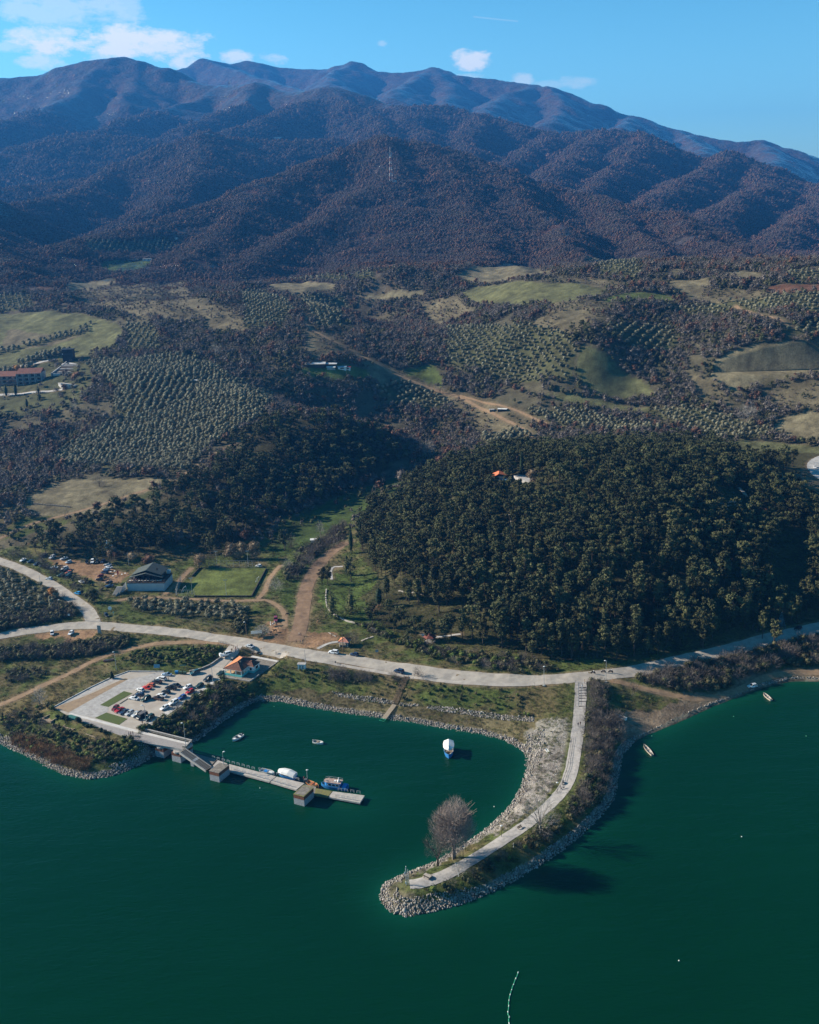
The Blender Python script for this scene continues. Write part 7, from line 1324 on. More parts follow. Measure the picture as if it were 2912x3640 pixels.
# ------------------------------------------------------------------ shelters, kiosks, small structures
def posts(t, pts, h, m, r=.09): [MB().tube([(x, y, 0), (x, y, h)], r, m, 5).build('post', t) for x, y in pts]
g = G1('p', 470, 470); t = empty('shelter', g, R(8)); tag(t, 'open timber shelter with a grey sheet roof at the edge of the road', 'shelter'); posts(t, ((-2, -1.3), (2, -1.3), (-2, 1.3), (2, 1.3)), 2.3, WOODB)
MB().loft([[Vector((-2.5, -1.8, 2.3)), Vector((-2.5, 0, 2.9)), Vector((-2.5, 1.8, 2.3)), Vector((-2.5, 0, 2.78))], [Vector((2.5, -1.8, 2.3)), Vector((2.5, 0, 2.9)), Vector((2.5, 1.8, 2.3)), Vector((2.5, 0, 2.78))]], M('grey_sheet_roof', (.26, .30, .31), (.18, .21, .22), .7, 2)).build('roof', t); MB().box((0, 0, .75), (1.9, .7, .07), WOODB).build('table', t); [MB().box((0, s_ * .75, .45), (1.9, .25, .06), WOODB).build('bench', t) for s_ in (-1, 1)]
g = G1('p', 1370, 560); t = empty('tiled_kiosk', g, R(-12)); tag(t, 'small open kiosk with orange tiled roof behind the wooden pole', 'kiosk'); posts(t, ((-1.8, -1.8), (1.8, -1.8), (-1.8, 1.8), (1.8, 1.8)), 2.6, CONCL, .15); hip(-2.0, -2.0, 2.0, 2.0, 2.6, 1.3, .5, M('pink_tiles', (.45, .20, .14), (.34, .14, .10), .85, 2), 'roof', t, one=TILE_SUN); MB().box((0, 0, .5), (3.4, 3.4, .9), STONE).build('base', t); MB().box((0, 0, 1.15), (1.6, .8, .08), CONC).build('stone_table', t)
g = G1('d', 1085, 225); t = empty('gazebo', g); tag(t, 'round gazebo with dark red six sided roof beneath the pines', 'gazebo'); posts(t, [(2.3 * math.cos(k * 1.047), 2.3 * math.sin(k * 1.047)) for k in range(6)], 2.4, WOODB)
MB().poly([(3.1 * math.cos(k * 1.047), 3.1 * math.sin(k * 1.047), 2.35) for k in range(6)] + [(0, 0, 4.0)], [(k, (k + 1) % 6, 6) for k in range(6)] + [(5, 4, 3, 2, 1, 0)], M('dark_red_roof', (.20, .06, .045), (.14, .045, .035), .8, 2)).build('roof', t); MB().prism([(2.6 * math.cos(k * 1.047), 2.6 * math.sin(k * 1.047)) for k in range(6)], -.4, .15, CONC).build('base', t)
g = G1('d', 300, 392); t = empty('white_shed', g + Vector((0, 0, 0)), R(-10)); tag(t, 'small white shed with pale roof on the grass bank below the pavement', 'shed'); MB().box((0, 0, 1.0), (3.2, 1.8, 2.6), WHITE).build('wall', t); MB().box((0, 0, 2.38), (3.6, 2.2, .16), SLAB).build('roof', t); [MB().box((x, -.92, 1.1), (.8, .06, 1.7), M('grey_door', (.3, .32, .33), None, .7, 3)).build('door', t) for x in (-.6, .6)]
def bench(loc, ang, label, name='bench'):
    t = empty(name, loc, ang); tag(t, label, 'bench'); MB().box((0, 0, .45), (1.8, .45, .07), WOODB).build('seat', t); MB().box((0, .24, .78), (1.8, .06, .4), WOODB).build('backrest', t); [MB().box((x, 0, .22), (.1, .4, .44), CONC).build('leg', t) for x in (-.7, .7)]; return t
g = G1('E2', 815, 610); t = empty('picnic_table', g + Vector((0, 0, .1)), R(50) + math.pi / 2); tag(t, 'wooden picnic table with two benches near the breakwater tip', 'picnic table'); MB().box((0, 0, .76), (2.4, 1.0, .08), M('pale_wood', (.42, .37, .32), (.32, .28, .24), .9, 3)).build('table_top', t); [MB().box((0, s_ * .85, .46), (2.4, .34, .07), M('pale_wood', (.42, .37, .32))).build('bench', t) for s_ in (-1, 1)]; [MB().box((x, 0, .38), (.12, 1.7, .76), WOODB).build('leg', t) for x in (-.8, .8)]
bench(G1('e', 1050, 568) + Vector((0, 0, .1)), R(40), 'wooden bench on the promenade left of the pale bare tree'); bench(G1('p', 1240, 455), R(-30), 'pale log bench on the red earth left of the tiled kiosk')
for tg, x, y, lb in (('Hh', 880, 130, 'dark waste bin on the pavement above the house'), ('p', 1274, 748, 'dark waste bin on the lakeside pavement right of the white shed')):
    g = G1(tg, x, y); t = empty('waste_bin', g + Vector((0, 0, .1))); tag(t, lb, 'waste bin'); MB().tube([(0, 0, 0), (0, 0, .5)], .05, DARKM, 5).build('post', t); MB().tube([(0, 0, .45), (0, 0, 1.15)], [.24, .3], COUNTER, 8).build('basket', t)
def bin_(x, y, m, lb, w=1.3):
    p = PZ('r', x, y, PK); t = empty('wheeled_bin', p, R(-8)); tag(t, lb, 'rubbish bin'); MB().box((0, 0, .65), (w, .9, 1.05), m, taper=1.08).build('container', t); MB().loft([[Vector((x_, -.55, 1.2)), Vector((x_, 0, 1.38)), Vector((x_, .55, 1.2))] for x_ in (-w * .56, w * .56)], m).build('lid', t); [MB().tube([(x_, y_ - .03, .1), (x_, y_ + .03, .1)], .1, TYRE, 8).build('wheel', t) for x_ in (-w * .4, w * .4) for y_ in (-.35, .35)]
BBLUE = M('bin_blue', (.03, .22, .5), None, .6, 3); BGR = M('bin_green', (.05, .10, .06), None, .6, 3)
bin_(988, 190, BBLUE, 'bright blue bin at the top edge of the car park'); bin_(1050, 198, BGR, 'dark green bin next to the bright blue one'); bin_(1112, 200, BGR, 'dark green bin, farthest right of the three bins')
for tg, x, y, w, h, m, lb in (('r', 685, 132, 2.6, 1.5, M('board_blue', (.12, .30, .42), None, .6, 3), 'pale blue information board on the grass above the car park'), ('r', 1085, 118, 2.8, .5, M('board_green', (.10, .20, .16), None, .6, 3), 'green roofed notice board on the grass behind the bins'), ('n', 850, 680, 1.0, .9, LAMPW, 'white road sign in the shade at the side road bend'), ('Zz', 1315, 735, 1.3, 1.0, M('board_grey', (.20, .25, .28), None, .6, 3), 'grey notice board in the grass right of the dark verge car')):
    g = G1(tg, x, y); t = empty('notice_board', g, R(-6)); tag(t, lb, 'sign'); [MB().tube([(s_ * w * .4, 0, 0), (s_ * w * .4, 0, 1.9)], .05, WOODB, 4).build('post', t) for s_ in (-1, 1)]; MB().box((0, 0, 1.7), (w, .1, h), m, rx=-.25).build('panel', t)
for tg, x, y, h, lb in (('I2', 375, 900, 3.3, 'round white advertising sign beside the road junction'), ('I2', 470, 930, 1.6, 'small pale green sign right of the round white sign')):
    g = G1(tg, x, y); t = empty('roadside_sign', g); tag(t, lb, 'sign'); MB().tube([(0, 0, -.2), (0, 0, h)], .07, STEEL, 6).build('post', t); q = .95 if h > 3 else .4; MB().tube([(0, -.05, h), (0, .05, h)], q, LAMPW if h > 3 else M('pale_green_sign', (.45, .6, .42), None, .6, 3), 14).build('panel', t)
# wooden frames: roadside railing, ramp railing on the promenade
def long_rail(tg, pts, label, h=1.0, step=2.2, m=WOODB, rails=(1.0, .5), name='railing', r=.06, z0=.1):
    P = smooth_path(GP(tg, pts), step, 1); W_p = [Vector((x, y, tz1(x, y) + z0)) for x, y in P]; t = empty(name, W_p[0]); tag(t, label, 'railing' if name == 'railing' else 'fence'); O = W_p[0].copy(); pm_ = MB().tube([(0, 0, -.3), (0, 0, h)], r, m, 5).mesh('post')
    for p in W_p: add('post', pm_, t, p - O)
    for f in rails: MB().tube([p - O + Vector((0, 0, h * f)) for p in W_p], r * .8, m, 4).build('rail', t)
long_rail('p', [(80, 530), (140, 545), (200, 562), (240, 580), (215, 630)], 'thin brown railing along the road above the car park entrance'); long_rail('d', [(240, 345), (420, 380), (650, 420), (900, 455), (1100, 488), (1300, 508), (1500, 516), (1610, 512)], 'low edge railing along the lakeside pavement', h=.7, step=4, m=CONCD, rails=(1.0,), r=.05)
long_rail('f', [(250, 385), (252, 460), (250, 530)], 'thin dark handrail on the left side of the promenade ramp', m=DARKM, step=1.6, r=.04); long_rail('f', [(228, 720), (218, 790), (205, 900), (165, 1010), (130, 1060)], 'dark rope railing along the left edge of the promenade', m=DARKM, h=.8, step=4, r=.05)
long_rail('o', [(960, 870), (1250, 920), (1500, 985), (1610, 1010)], 'sagging wire fence at the lower edge of the olive grove', m=CONCD, h=1.1, step=4, r=.05, name='wire_fence'); long_rail('p', [(220, 445), (300, 470), (400, 480)], 'low wooden rail between the drain and the shelter', h=.7)
# park wall of pale stone, curving
def low_wall(tg, pts, label, w=.6, h=.6, m=None):
    P = smooth_path(GP(tg, pts), 1.5, 2); m = m or M('pale_stone', (.50, .44, .38), (.34, .30, .26), .95, 2, bump=.4); t = empty('stone_wall', (P[0][0], P[0][1], tz1(*P[0]))); tag(t, label, 'wall'); O = t.location.copy(); k = 0
    sm_ = MB().box((0, 0, 0), (1.38, w, h + .6), m).mesh('stone_block')
    for a, c in zip(P[:-1], P[1:]):
        x, y = (a[0] + c[0]) / 2, (a[1] + c[1]) / 2; o = add('stone_block', sm_, t, Vector((x, y, tz1(x, y) + h / 2 - .3 + random.uniform(-.08, .08))) - O, math.atan2(c[1] - a[1], c[0] - a[0]))
low_wall('p', [(1180, -5), (1172, 60), (1178, 140), (1205, 200), (1260, 250), (1330, 290), (1400, 318), (1450, 330), (1500, 345)], 'winding pale stone wall round the western foot of the wooded hill'); low_wall('p', [(1620, 385), (1660, 395), (1695, 408)], 'short piece of pale stone wall among the pines')
low_wall('Zz', [(140, 215), (200, 250), (285, 290)], 'thin straight pale wall on the red earth left of the kiosk', .35, .3); low_wall('Zz', [(960, 400), (1080, 345), (1190, 315)], 'row of pale stone steps climbing right of the kiosk', .9, .3)
# ------------------------------------------------------------------ planters below the walkway, hedge bushes
for pts, lb, zt in (([(240, 262), (425, 180), (500, 250), (400, 318)], 'square stone planter terrace farthest left below the walkway', 4.4), ([(612, 402), (700, 350), (880, 400), (790, 458)], 'second square stone planter terrace below the walkway', 4.3), ([(1010, 535), (1090, 488), (1275, 540), (1190, 597)], 'third square stone planter terrace below the walkway', 4.2), ([(1350, 600), (1430, 545), (1620, 590), (1555, 645)], 'fourth stone planter terrace beside the bridge end', 4.3)):
    P = [PZ('V', x, y, zt) for x, y in pts]; t = empty('planter_terrace', P[0]); tag(t, lb, 'planter', 'stone planter terraces below the walkway'); O = P[0].copy(); q = [((p - O).x, (p - O).y) for p in P]; cx = sum(a for a, _ in q) / 4; cy = sum(b_ for _, b_ in q) / 4
    MB().prism(q, -2.6, -.75, STONE).build('stone_base', t); MB().prism([(cx + (a - cx) * .9, cy + (b_ - cy) * .9) for a, b_ in q], -.76, -.55, EARTH).build('soil', t)
    for i in range(4):
        a, c = Vector(q[i]), Vector(q[(i + 1) % 4]); d = c - a; m = (a + c) / 2; MB().box((m.x, m.y, -.35), (d.length + .2, .3, .85), M('tan_stone', (.42, .32, .23), (.26, .20, .15), .95, 2), math.atan2(d.y, d.x)).build('side_wall', t)
o = flat('green_netting', 'V', [(690, 205), (750, 195), (915, 245), (830, 295), (700, 255)], PK + .1, GREENN, kind=None); tag(o, 'dark green netting stretched beside the walkway', 'netting')
bush_me = [me_np('clipped_bush_foliage', round_crown(200 + k, 3.0, 1.05, 420, .25, .05, .85, 4), LF['dark']) for k in range(3)]
for x, y, s, lb in ((535, 300, 1.0, 'tall dark clipped bush, leftmost by the green netting'), (610, 320, 1.15, 'broad dark bush right beside the leftmost clipped one'), (690, 335, .95, 'narrow dark bush at the left end of the green netting'), (900, 400, 1.35, 'large round dark bush in the middle of the walkway row'), (1030, 455, .95, 'dark bush below the large round one'), (1100, 470, .9, 'second dark bush below the large round one'), (1290, 545, 1.0, 'dark bush, left of the last pair before the bridge'), (1360, 560, 1.05, 'dark bush, right of the last pair before the bridge')):
    p = PZ('V', x, y, 3.9); o = add('clipped_bush', bush_me[int(x) % 3], None, p, random.random() * 6, s * 1.15); tag(o, lb, 'bush')
# cobbled slope beside the walkway
# ------------------------------------------------------------------ rocks
def rock(seed, s=(1, 1, .75)):
    r = np.random.default_rng(seed); v, F = icos((0, 0, 0), s, r, .42); v = v * r.uniform(.7, 1.3, (1, 3)); v[:, 2] = np.clip(v[:, 2], -.55, .5 + .3 * r.random()); v[:, 0] = np.clip(v[:, 0], -.8, .6 + .4 * r.random()); return v, F
RM = M('shore_rock', (.33, .295, .26), (.20, .18, .16), .95, 1.6, bump=.4, rnd=.35)
RK = [mesh_np('boulder', *rock(300 + k), [RM]) for k in range(6)]; RP = [proto('rock', m) for m in RK]
x, y = scatter(225, 470, .56, 0, .5); sd = shore_sd(x, y)
lipe = GP('f', [(500, 1000), (560, 830), (620, 720), (900, 580), (1200, 470), (1400, 400), (1560, 360), (1900, 360), (1900, 420), (1400, 480), (900, 700), (560, 900)])
ebank = inpoly(x, y, [tuple(p) for p in GP('e', [(60, 930), (330, 830), (100, 1250), (400, 1250), (900, 1080), (1400, 800), (1760, 420), (1760, 200), (1690, 200), (1660, 380), (1440, 560), (1100, 800), (820, 950), (500, 1010), (300, 940)])])
rw = np.full(len(x), 2.2); rw[ebank] = 4.6; rw[inpoly(x, y, GP('a', [(0, 1200), (300, 1330), (560, 1360), (900, 1290), (1000, 1300), (900, 1520), (0, 1400)]))] = 4.2
m = (sd > -.7) & (sd < rw) & ~inpoly(x, y, lipe) & (RNG.random(len(x)) < .92)
m2 = inpoly(x, y, GP('d', [(480, 530), (600, 548), (860, 585), (870, 608), (700, 595), (520, 560)])) | inpoly(x, y, GP('d', [(1070, 615), (1300, 640), (1500, 670), (1725, 690), (1725, 720), (1640, 712), (1400, 690), (1150, 655), (1070, 635)])) | inpoly(x, y, GP('d', [(890, 600), (1020, 610), (1010, 625), (900, 620)])) | (inpoly(x, y, GP('f', [(-50, 700), (60, 670), (60, 780), (20, 900), (-60, 900)])) & (RNG.random(len(x)) < .6))
m = (m | m2) & ~on_road(x, y, .2); x, y, sd = x[m], y[m], sd[m]; z = tz(x, y) + .05; z = np.maximum(z, -.15); sc_ = RNG.uniform(.20, .44, len(x)) * np.where(RNG.random(len(x)) < .10, 1.6, 1)
order = np.argsort(-sc_ + .0 * y); big, rest_ = order[:285], order[285:]; print('rocks', len(x))
rip = empty('rock_embankment', (0, 0, 0)); tag(rip, 'grey boulders of the rubble embankment along the shore and breakwater', None, None, 'structure')
for q in big: o = add('boulder', RK[int(q) % 6], rip, (float(x[q]), float(y[q]), float(z[q]))); o.rotation_euler = (random.random() * 6, random.random() * 6, random.random() * 6); o.scale = (float(sc_[q]) * random.uniform(.8, 1.2), float(sc_[q]), float(sc_[q]) * random.uniform(.7, 1.1))
gn_mass('rubble', 'smaller grey stones of the rubble banks', np.c_[x, y, z][rest_], RP, RNG.integers(0, 6, len(rest_)), sc_[rest_], RNG.random(len(rest_)) * 6.28, parent=None, tilt=True)
# pale gravel over the inner slope of the breakwater
PG = M('pale_gravel', (.50, .465, .44), (.34, .31, .29), .95, 1.5, rnd=.3); GPp = [proto('gravel', mesh_np('pebble', *rock(320 + k, (1, 1, .5)), [PG])) for k in range(2)]
x, y = scatter(232, 420, .5, 0, .6); ip = inpoly(x, y, GP('e', [(1130, 120), (1200, 40), (1240, -40), (1330, -60), (1350, 80), (1310, 240), (1180, 380), (1080, 470), (950, 555), (760, 650), (640, 710), (760, 610), (950, 480), (1030, 390), (1090, 280), (1130, 180)])) | inpoly(x, y, GP('f', [(-40, 700), (60, 640), (130, 600), (200, 620), (215, 680), (190, 800), (150, 920), (110, 1010), (20, 1120), (-60, 1190), (-120, 1100), (0, 900)]))
ip &= (shore_sd(x, y) > .8) & (fbm(x / 4, y / 4, 3) > -.30) & ~on_road(x, y, 1.6); x, y = x[ip], y[ip]; print('gravel', len(x))
gn_mass('pale_gravel', 'pale loose stones on the inner slope of the breakwater', np.c_[x, y, tz(x, y) + .03], GPp, RNG.integers(0, 2, len(x)), RNG.uniform(.07, .22, len(x)), RNG.random(len(x)) * 6.28)
# ------------------------------------------------------------------ single trees
def plant(name, loc, crown, m, trunk, label, cat='tree', group=None, s=1.0):
    t = empty(name, Vector(loc) - Vector((0, 0, .1)), random.random() * 6.28); t.scale = (s,) * 3; tag(t, label, cat, group)
    if crown is not None: add('crown', me_np('crown', crown, m), t)
    if trunk is not None: add('trunk', trunk.mesh('trunk'), t)
    return t
def ball_twigs(seed, h, zc, rx, rz, n, tw, L, z0):
    r = np.random.default_rng(seed); d = r.normal(size=(n, 3)); d /= np.linalg.norm(d, axis=1)[:, None]; q = r.random((n, 1)) ** .38
    lump = 1 + .08 * np.sin(d[:, :1] * 5 + 1) + .07 * np.cos(d[:, 1:2] * 6 + d[:, 2:] * 4); P = d * q * lump * np.array([rx, rx, rz]) + np.array([0, 0, zc]); P[:, 2] = np.maximum(P[:, 2], z0 + .5)
    dr = P - np.array([0, 0, z0]); dr /= np.linalg.norm(dr, axis=1)[:, None]; dr = dr + r.normal(size=(n, 3)) * .3; dr /= np.linalg.norm(dr, axis=1)[:, None]
    s = np.cross(dr, r.normal(size=(n, 3))); s /= np.linalg.norm(s, axis=1)[:, None]; ln = L * (.5 + r.random((n, 1)))
    V = np.stack([P - s * tw * .5 - dr * ln * .5, P + s * tw * .5 - dr * ln * .5, P + dr * ln * .5], 1).reshape(-1, 3); return V, np.arange(3 * n).reshape(n, 3)
BIGT = leafmat('grey_brown_twigs', (.32, .26, .23), (.35, .29, .25), .05)
tb_ = limbs(18.5, 6.3, 5, .70, 17, M('grey_limb_bark', (.24, .19, .16), (.14, .11, .09), .9, 3), sub=9); plant('bare_tree', G1('e', 602, 772), ball_twigs(1, 19.5, 11.6, 7.0, 8.0, 10000, .072, 1.7, 3.2), BIGT, tb_, 'big round leafless tree with dense twigs near the breakwater tip')
plant('bare_tree', G1('e', 493, 822), ball_twigs(2, 11.5, 7.2, 4.6, 3.8, 1300, .05, 1.3, 3), LF['bare'], limbs(11.5, 5.0, 8, .34, 8, BARK, 5), 'smaller leafless tree with crooked limbs left of the big round tree')
plant('bare_tree', G1('e', 1187, 590), twig_crown(9, 12, 6.0, 1000, .06, .15, 1.5), LF['white'], limbs(12, 6.5, 11, .30, 10, PBARK, 6), 'pale leafless tree with whitish limbs where the promenade bends')
plant('bare_tree', G1('e', 636, 880), twig_crown(12, 4.6, 2.4, 260, .05, .15, 1.0), LF['white'], limbs(4.6, 2.3, 13, .10, 6, PBARK, 3), 'very small pale leafless tree leaning over the promenade edge')
def bare(tg, x, y, h, w, n, label, mat='bare', bark=BARK, seed=None): k = seed or int(x * 7 + y); plant('bare_tree', G1(tg, x, y), twig_crown(k, h, w, n, .075, .1, h * .14 + .4), LF[mat], limbs(h * .9, w * .85, k, h * .028, 7, bark, 3), label)
bare('d', 1012, 442, 4.6, 2.2, 330, 'small round leafless tree between road and pavement by the wooden steps'); bare('f', 975, 288, 6.0, 2.8, 450, 'pale leafless round tree against the shaded road on the right'); bare('f', 1150, 262, 5.4, 2.9, 420, 'brownish leafless bush tree on the lake side of the shaded road'); bare('f', 600, 438, 4.6, 2.0, 260, 'thin leafless bush beside the beach track')
bare('a', 245, 1040, 7.5, 3.0, 420, 'pale leafless tree on the bank left of the car park', 'white', PBARK); bare('a', 350, 372, 3.6, 1.4, 120, 'left one of two small leafless trees at the side road bend'); bare('a', 392, 392, 3.4, 1.4, 120, 'right one of two small leafless trees at the side road bend'); bare('a', 1610, 620, 5.2, 4.2, 900, 'wide silvery leafless bush beside the grey roofed shelter', 'white')
bare('a', 1690, 345, 7.5, 4.2, 520, 'spreading pale leafless tree right of the pitch', 'white', PBARK); bare('Zz', 690, 470, 5.4, 3.6, 900, 'dark leafless tree shading the tiled kiosk'); bare('j', 905, 130, 13, 5.0, 700, 'pale spreading leafless tree in the valley behind the hill', 'white', PBARK); bare('j', 60, 690, 9, 4.0, 600, 'leafless tree in the green valley left of the hedge line'); bare('j', 240, 600, 9, 2.6, 350, 'slender pale leafless tree in the green valley', 'white', PBARK); bare('j', 40, 830, 7, 3.2, 420, 'pale leafless tree where the dark hedge begins', 'white', PBARK)
bare('g', 612, 1000, 8, 4.2, 500, 'lone leafless tree on the dry field by the ridge track'); bare('g', 1325, 200, 13, 5.5, 700, 'pale bare tree standing out in the far valley wood', 'white', PBARK); bare('i', 1290, 850, 15, 7, 800, 'tall pale bare tree in the gully right of the far orchard', 'white', PBARK); bare('h', 1060, 690, 10, 5, 600, 'round leafless tree beside the dirt track fork')
bare('q', 700, 1250, 9, 4.5, 500, 'leafless tree on the lawn below the hotel, left'); bare('q', 1140, 1130, 9, 4.0, 420, 'pale leafless tree on the slope right below the hotel', 'white', PBARK); bare('q', 430, 1270, 9, 4, 420, 'leafless tree at the lower left of the hotel grounds')
for k, (x, y) in enumerate(((30, 200), (110, 215), (300, 240), (430, 330), (520, 395), (610, 470), (690, 470))): bare('W', x, y, 4.4, 3.0, 420, 'leafless roadside tree of the row between the side road and the dirt lot', seed=40 + k)
for o in [o for o in COL.objects if o.get('label', '').startswith('leafless roadside tree of the row')]: o['group'] = 'leafless trees along the dirt lot'
def leafy(tg, x, y, h, w, n, m, label, leaf=.55, z0=.12, lob=5, cat='tree', name='leafy_tree'): k = int(x * 3 + y); plant(name, G1(tg, x, y), round_crown(k, h, w, n, leaf, z0, .62, lob), LF[m], trunk_vf(h * .55, .16, k, 2), label, cat)
leafy('a', 322, 392, 6.5, 2.6, 700, 'gold', 'bright orange autumn tree above the upper dirt lot'); leafy('a', 1238, 200, 10.5, 5.2, 1800, 'tan', 'large pale brown leafy tree at the far left corner of the pitch'); leafy('a', 1405, 150, 8.5, 4.2, 1300, 'tan', 'pale brown tree behind the pitch, left of three'); leafy('a', 1475, 150, 9.0, 3.8, 1200, 'tan', 'pale brown tree behind the pitch, middle of three'); leafy('a', 1560, 150, 9.5, 4.4, 1400, 'tan', 'pale brown tree behind the pitch, right of three')
leafy('g', 1510, 1380, 12, 3.2, 1100, 'rust', 'tall narrow rust red tree behind the pitch'); leafy('W', 1545, 255, 8.5, 2.9, 900, 'tan', 'light brown tree right of the white chapel'); leafy('W', 1640, 270, 7.0, 2.8, 700, 'rust', 'red brown tree beside the restaurant garden'); leafy('o', 440, 200, 7.5, 3.6, 800, 'tan', 'pale brown garden tree behind the restaurant roof'); leafy('o', 620, 215, 7, 4, 900, 'rust', 'reddish bushy tree directly behind the restaurant')
leafy('a', 578, 412, 7.6, 3.6, 1700, 'scrub', 'dense dark green round tree at the junction by the blue car', .42, .02, 6); leafy('o', 80, 370, 2.6, 1.6, 400, 'scrub', 'round garden shrub beside the black saloon', .3, 0, 3, 'shrub', 'garden_shrub'); leafy('o', 305, 455, 2.4, 1.6, 400, 'dark', 'dark shrub at the corner of the restaurant wall', .3, 0, 3, 'shrub', 'garden_shrub')
leafy('j', 1165, 965, 7.5, 2.8, 700, 'rust', 'rust coloured tree low in the middle of the pine hill'); leafy('k', 1395, 500, 7.5, 3.4, 900, 'rust', 'dusky red tree among the pines on the right of the hill'); leafy('k', 335, 925, 6, 4.0, 800, 'rust', 'dark red shrubby tree at the left foot of the pines'); leafy('k', 620, 1215, 6, 4.0, 800, 'rust', 'dull red tree low on the hill above the road'); leafy('j', 970, 180, 9, 4.5, 900, 'rust', 'round red brown tree behind the crest of the hill'); leafy('j', 745, 300, 11, 4.5, 1000, 'bare', 'big greyish tree at the north west edge of the hill'); leafy('j', 838, 275, 6, 2.8, 500, 'gold', 'small golden tree at the edge of the pine hill'); leafy('G2', 1230, 560, 10, 3.4, 1000, 'tan', 'yellowish tree right of the pale paving on the hill')
for tg, x, y, h, w, lb in (('j', 430, 722, 17, 1.7, 'tall dark cypress at the western edge of the hill, tallest of the pair'), ('j', 487, 660, 14, 1.5, 'slender cypress right behind the tallest one'), ('j', 405, 855, 11, 1.6, 'dark cypress beside the pale path at the dirt road'), ('j', 1475, 238, 14, 1.5, 'black cypress standing alone behind the orange roofed house'), ('k', 240, 455, 16, 1.6, 'slim dark cypress upper left of the dense pines'), ('k', 195, 560, 13, 1.5, 'slim cypress below the upper left one'), ('k', 1040, 520, 15, 1.8, 'tall dark cypress in the upper middle of the hill'), ('k', 780, 420, 12, 1.2, 'thin cypress left of the upper middle group'), ('k', 985, 380, 12, 2.0, 'broad dark cypress near the hilltop clearing'), ('k', 632, 950, 12, 2.2, 'pointed conifer in the lower middle of the hill'), ('j', 1135, 870, 12, 1.2, 'thin dark cypress in the centre of the pine hill'), ('D', 1028, 985, 12, 1.3, 'cypress on the northern rim of the pine hill'), ('D', 1095, 965, 11, 1.2, 'slim cypress behind the hilltop house')):
    plant('cypress_tree', G1(tg, x, y), cypress_crown(int(x), h, w), LF['dark'], trunk_vf(h * .4, .18, int(x), 0), lb, 'cypress tree')
plant('conifer_tree', G1('j', 600, 1045), spruce_crown(3, 15.5, 4.2), LF['dark'], trunk_vf(12, .3, 3, 0), 'broad dark conifer standing on the park lawn above the stone wall', 'conifer')
for tg, x, y, h, lb in (('k', 1060, 845, 7.5, 'blue grey spruce in the shady hollow on the right of the hill'), ('k', 1240, 850, 6, 'small bluish spruce right of the larger blue one'), ('k', 1492, 1160, 8, 'blue grey spruce near the shaded road at the right')): plant('spruce_tree', G1(tg, x, y), spruce_crown(int(y), h, h * .3), LF['blue'], trunk_vf(h * .6, .14, 2, 0), lb, 'spruce tree')
plant('christmas_tree', PZ('a', 688, 882, PK), spruce_crown(77, 3.6, .95), LF['dark'], trunk_vf(1.5, .08, 2, 0), 'small dark cone shaped tree on the edge of the empty car park area', 'christmas tree')
plant('pine_tree', G1('j', 250, 905), pine_crown(99, 8.5), LF['pine'], trunk_vf(7.5, .25, 9), 'flat topped pine beside the wide dirt road and the pale path', 'pine tree')
# ------------------------------------------------------------------ hotel, black tower with terraces
REDR = M('red_brown_roof', (.22, .085, .055), (.15, .06, .045), .85, .5); CREAM = M('cream_render', (.40, .38, .36), (.33, .31, .30), .85, .3); PINKW = M('pink_render', (.42, .27, .22), (.34, .22, .18), .85, .3)
g = G1('q', 280, 745); ht = empty('hotel', g, R(2)); tag(ht, 'three storey pale hotel with balconies and stepped red roofs on the left hillside', 'hotel')
MB().box((11, 6, 4.5), (22, 12, 14), CREAM).build('wall', ht)
for k in range(4): MB().loft([[Vector((k * 5.5 - .4, -1.2, 11.0)), Vector((k * 5.5 - .4, 9, 14.6)), Vector((k * 5.5 - .4, 12.5, 11.5)), Vector((k * 5.5 - .4, 6, 10.9))], [Vector((k * 5.5 + 5.0, -1.2, 11.0)), Vector((k * 5.5 + 5.0, 9, 14.6)), Vector((k * 5.5 + 5.0, 12.5, 11.5)), Vector((k * 5.5 + 5.0, 6, 10.9))]], REDR).build('roof', ht)
wm = MB().box((0, 0, 0), (2.7, .12, 2.3), GLASS).mesh('window'); bmn = MB(); bmn.box((0, -.8, -1.15), (4.4, 1.7, .16), CREAM); bmn.box((0, -1.6, -.75), (4.2, .08, .8), M('balcony_rail_teal', (.10, .16, .17), None, .6, 2)); bmn = bmn.mesh('balcony'); pil = MB().box((0, -.9, 0), (.45, 1.9, 11.4), CREAM).mesh('pillar')
for i in range(4):
    for j in range(3): add('window', wm, ht, (2.75 + i * 5.5, -.06, 2.2 + j * 3.4)); add('balcony', bmn, ht, (2.75 + i * 5.5, 0, 2.2 + j * 3.4))
for i in range(5): add('pillar', pil, ht, (i * 5.5, 0, 5.3))
g = G1('q', 30, 735); ht = empty('hotel', g, R(-6)); tag(ht, 'lower pinkish wing of the hotel with a long red roof at the left edge', 'hotel')
MB().box((4, 6, 2.5), (30, 12, 12), PINKW).build('wall', ht); MB().loft([[Vector((-12, -1.5, 8.5)), Vector((-12, 7, 12)), Vector((-12, 13, 8.5))], [Vector((19.5, -1.5, 8.5)), Vector((19.5, 7, 12)), Vector((19.5, 13, 8.5))]], REDR).build('roof', ht)
for i in range(5):
    for j in range(2): add('window', wm, ht, (-8 + i * 5.6, -.07, 3.2 + j * 3.3)); add('balcony', bmn, ht, (-8 + i * 5.6, 0, 3.2 + j * 3.3))
g = G1('q', 1050, 385); tw = empty('black_tower', g, R(4)); tag(tw, 'black cube tower on a pale terrace above the stepped seating', 'tower'); MB().box((0, 4.5, 5.5), (9.6, 9, 13), BLACK).build('wall', tw); MB().box((0, 4.5, 8.0), (10.3, 9.7, .3), M('dark_band', (.06, .07, .08), None, .6, 2)).build('band', tw); MB().box((0, 4.5, 12.2), (10.8, 10.2, .4), BLACK).build('roof_slab', tw)
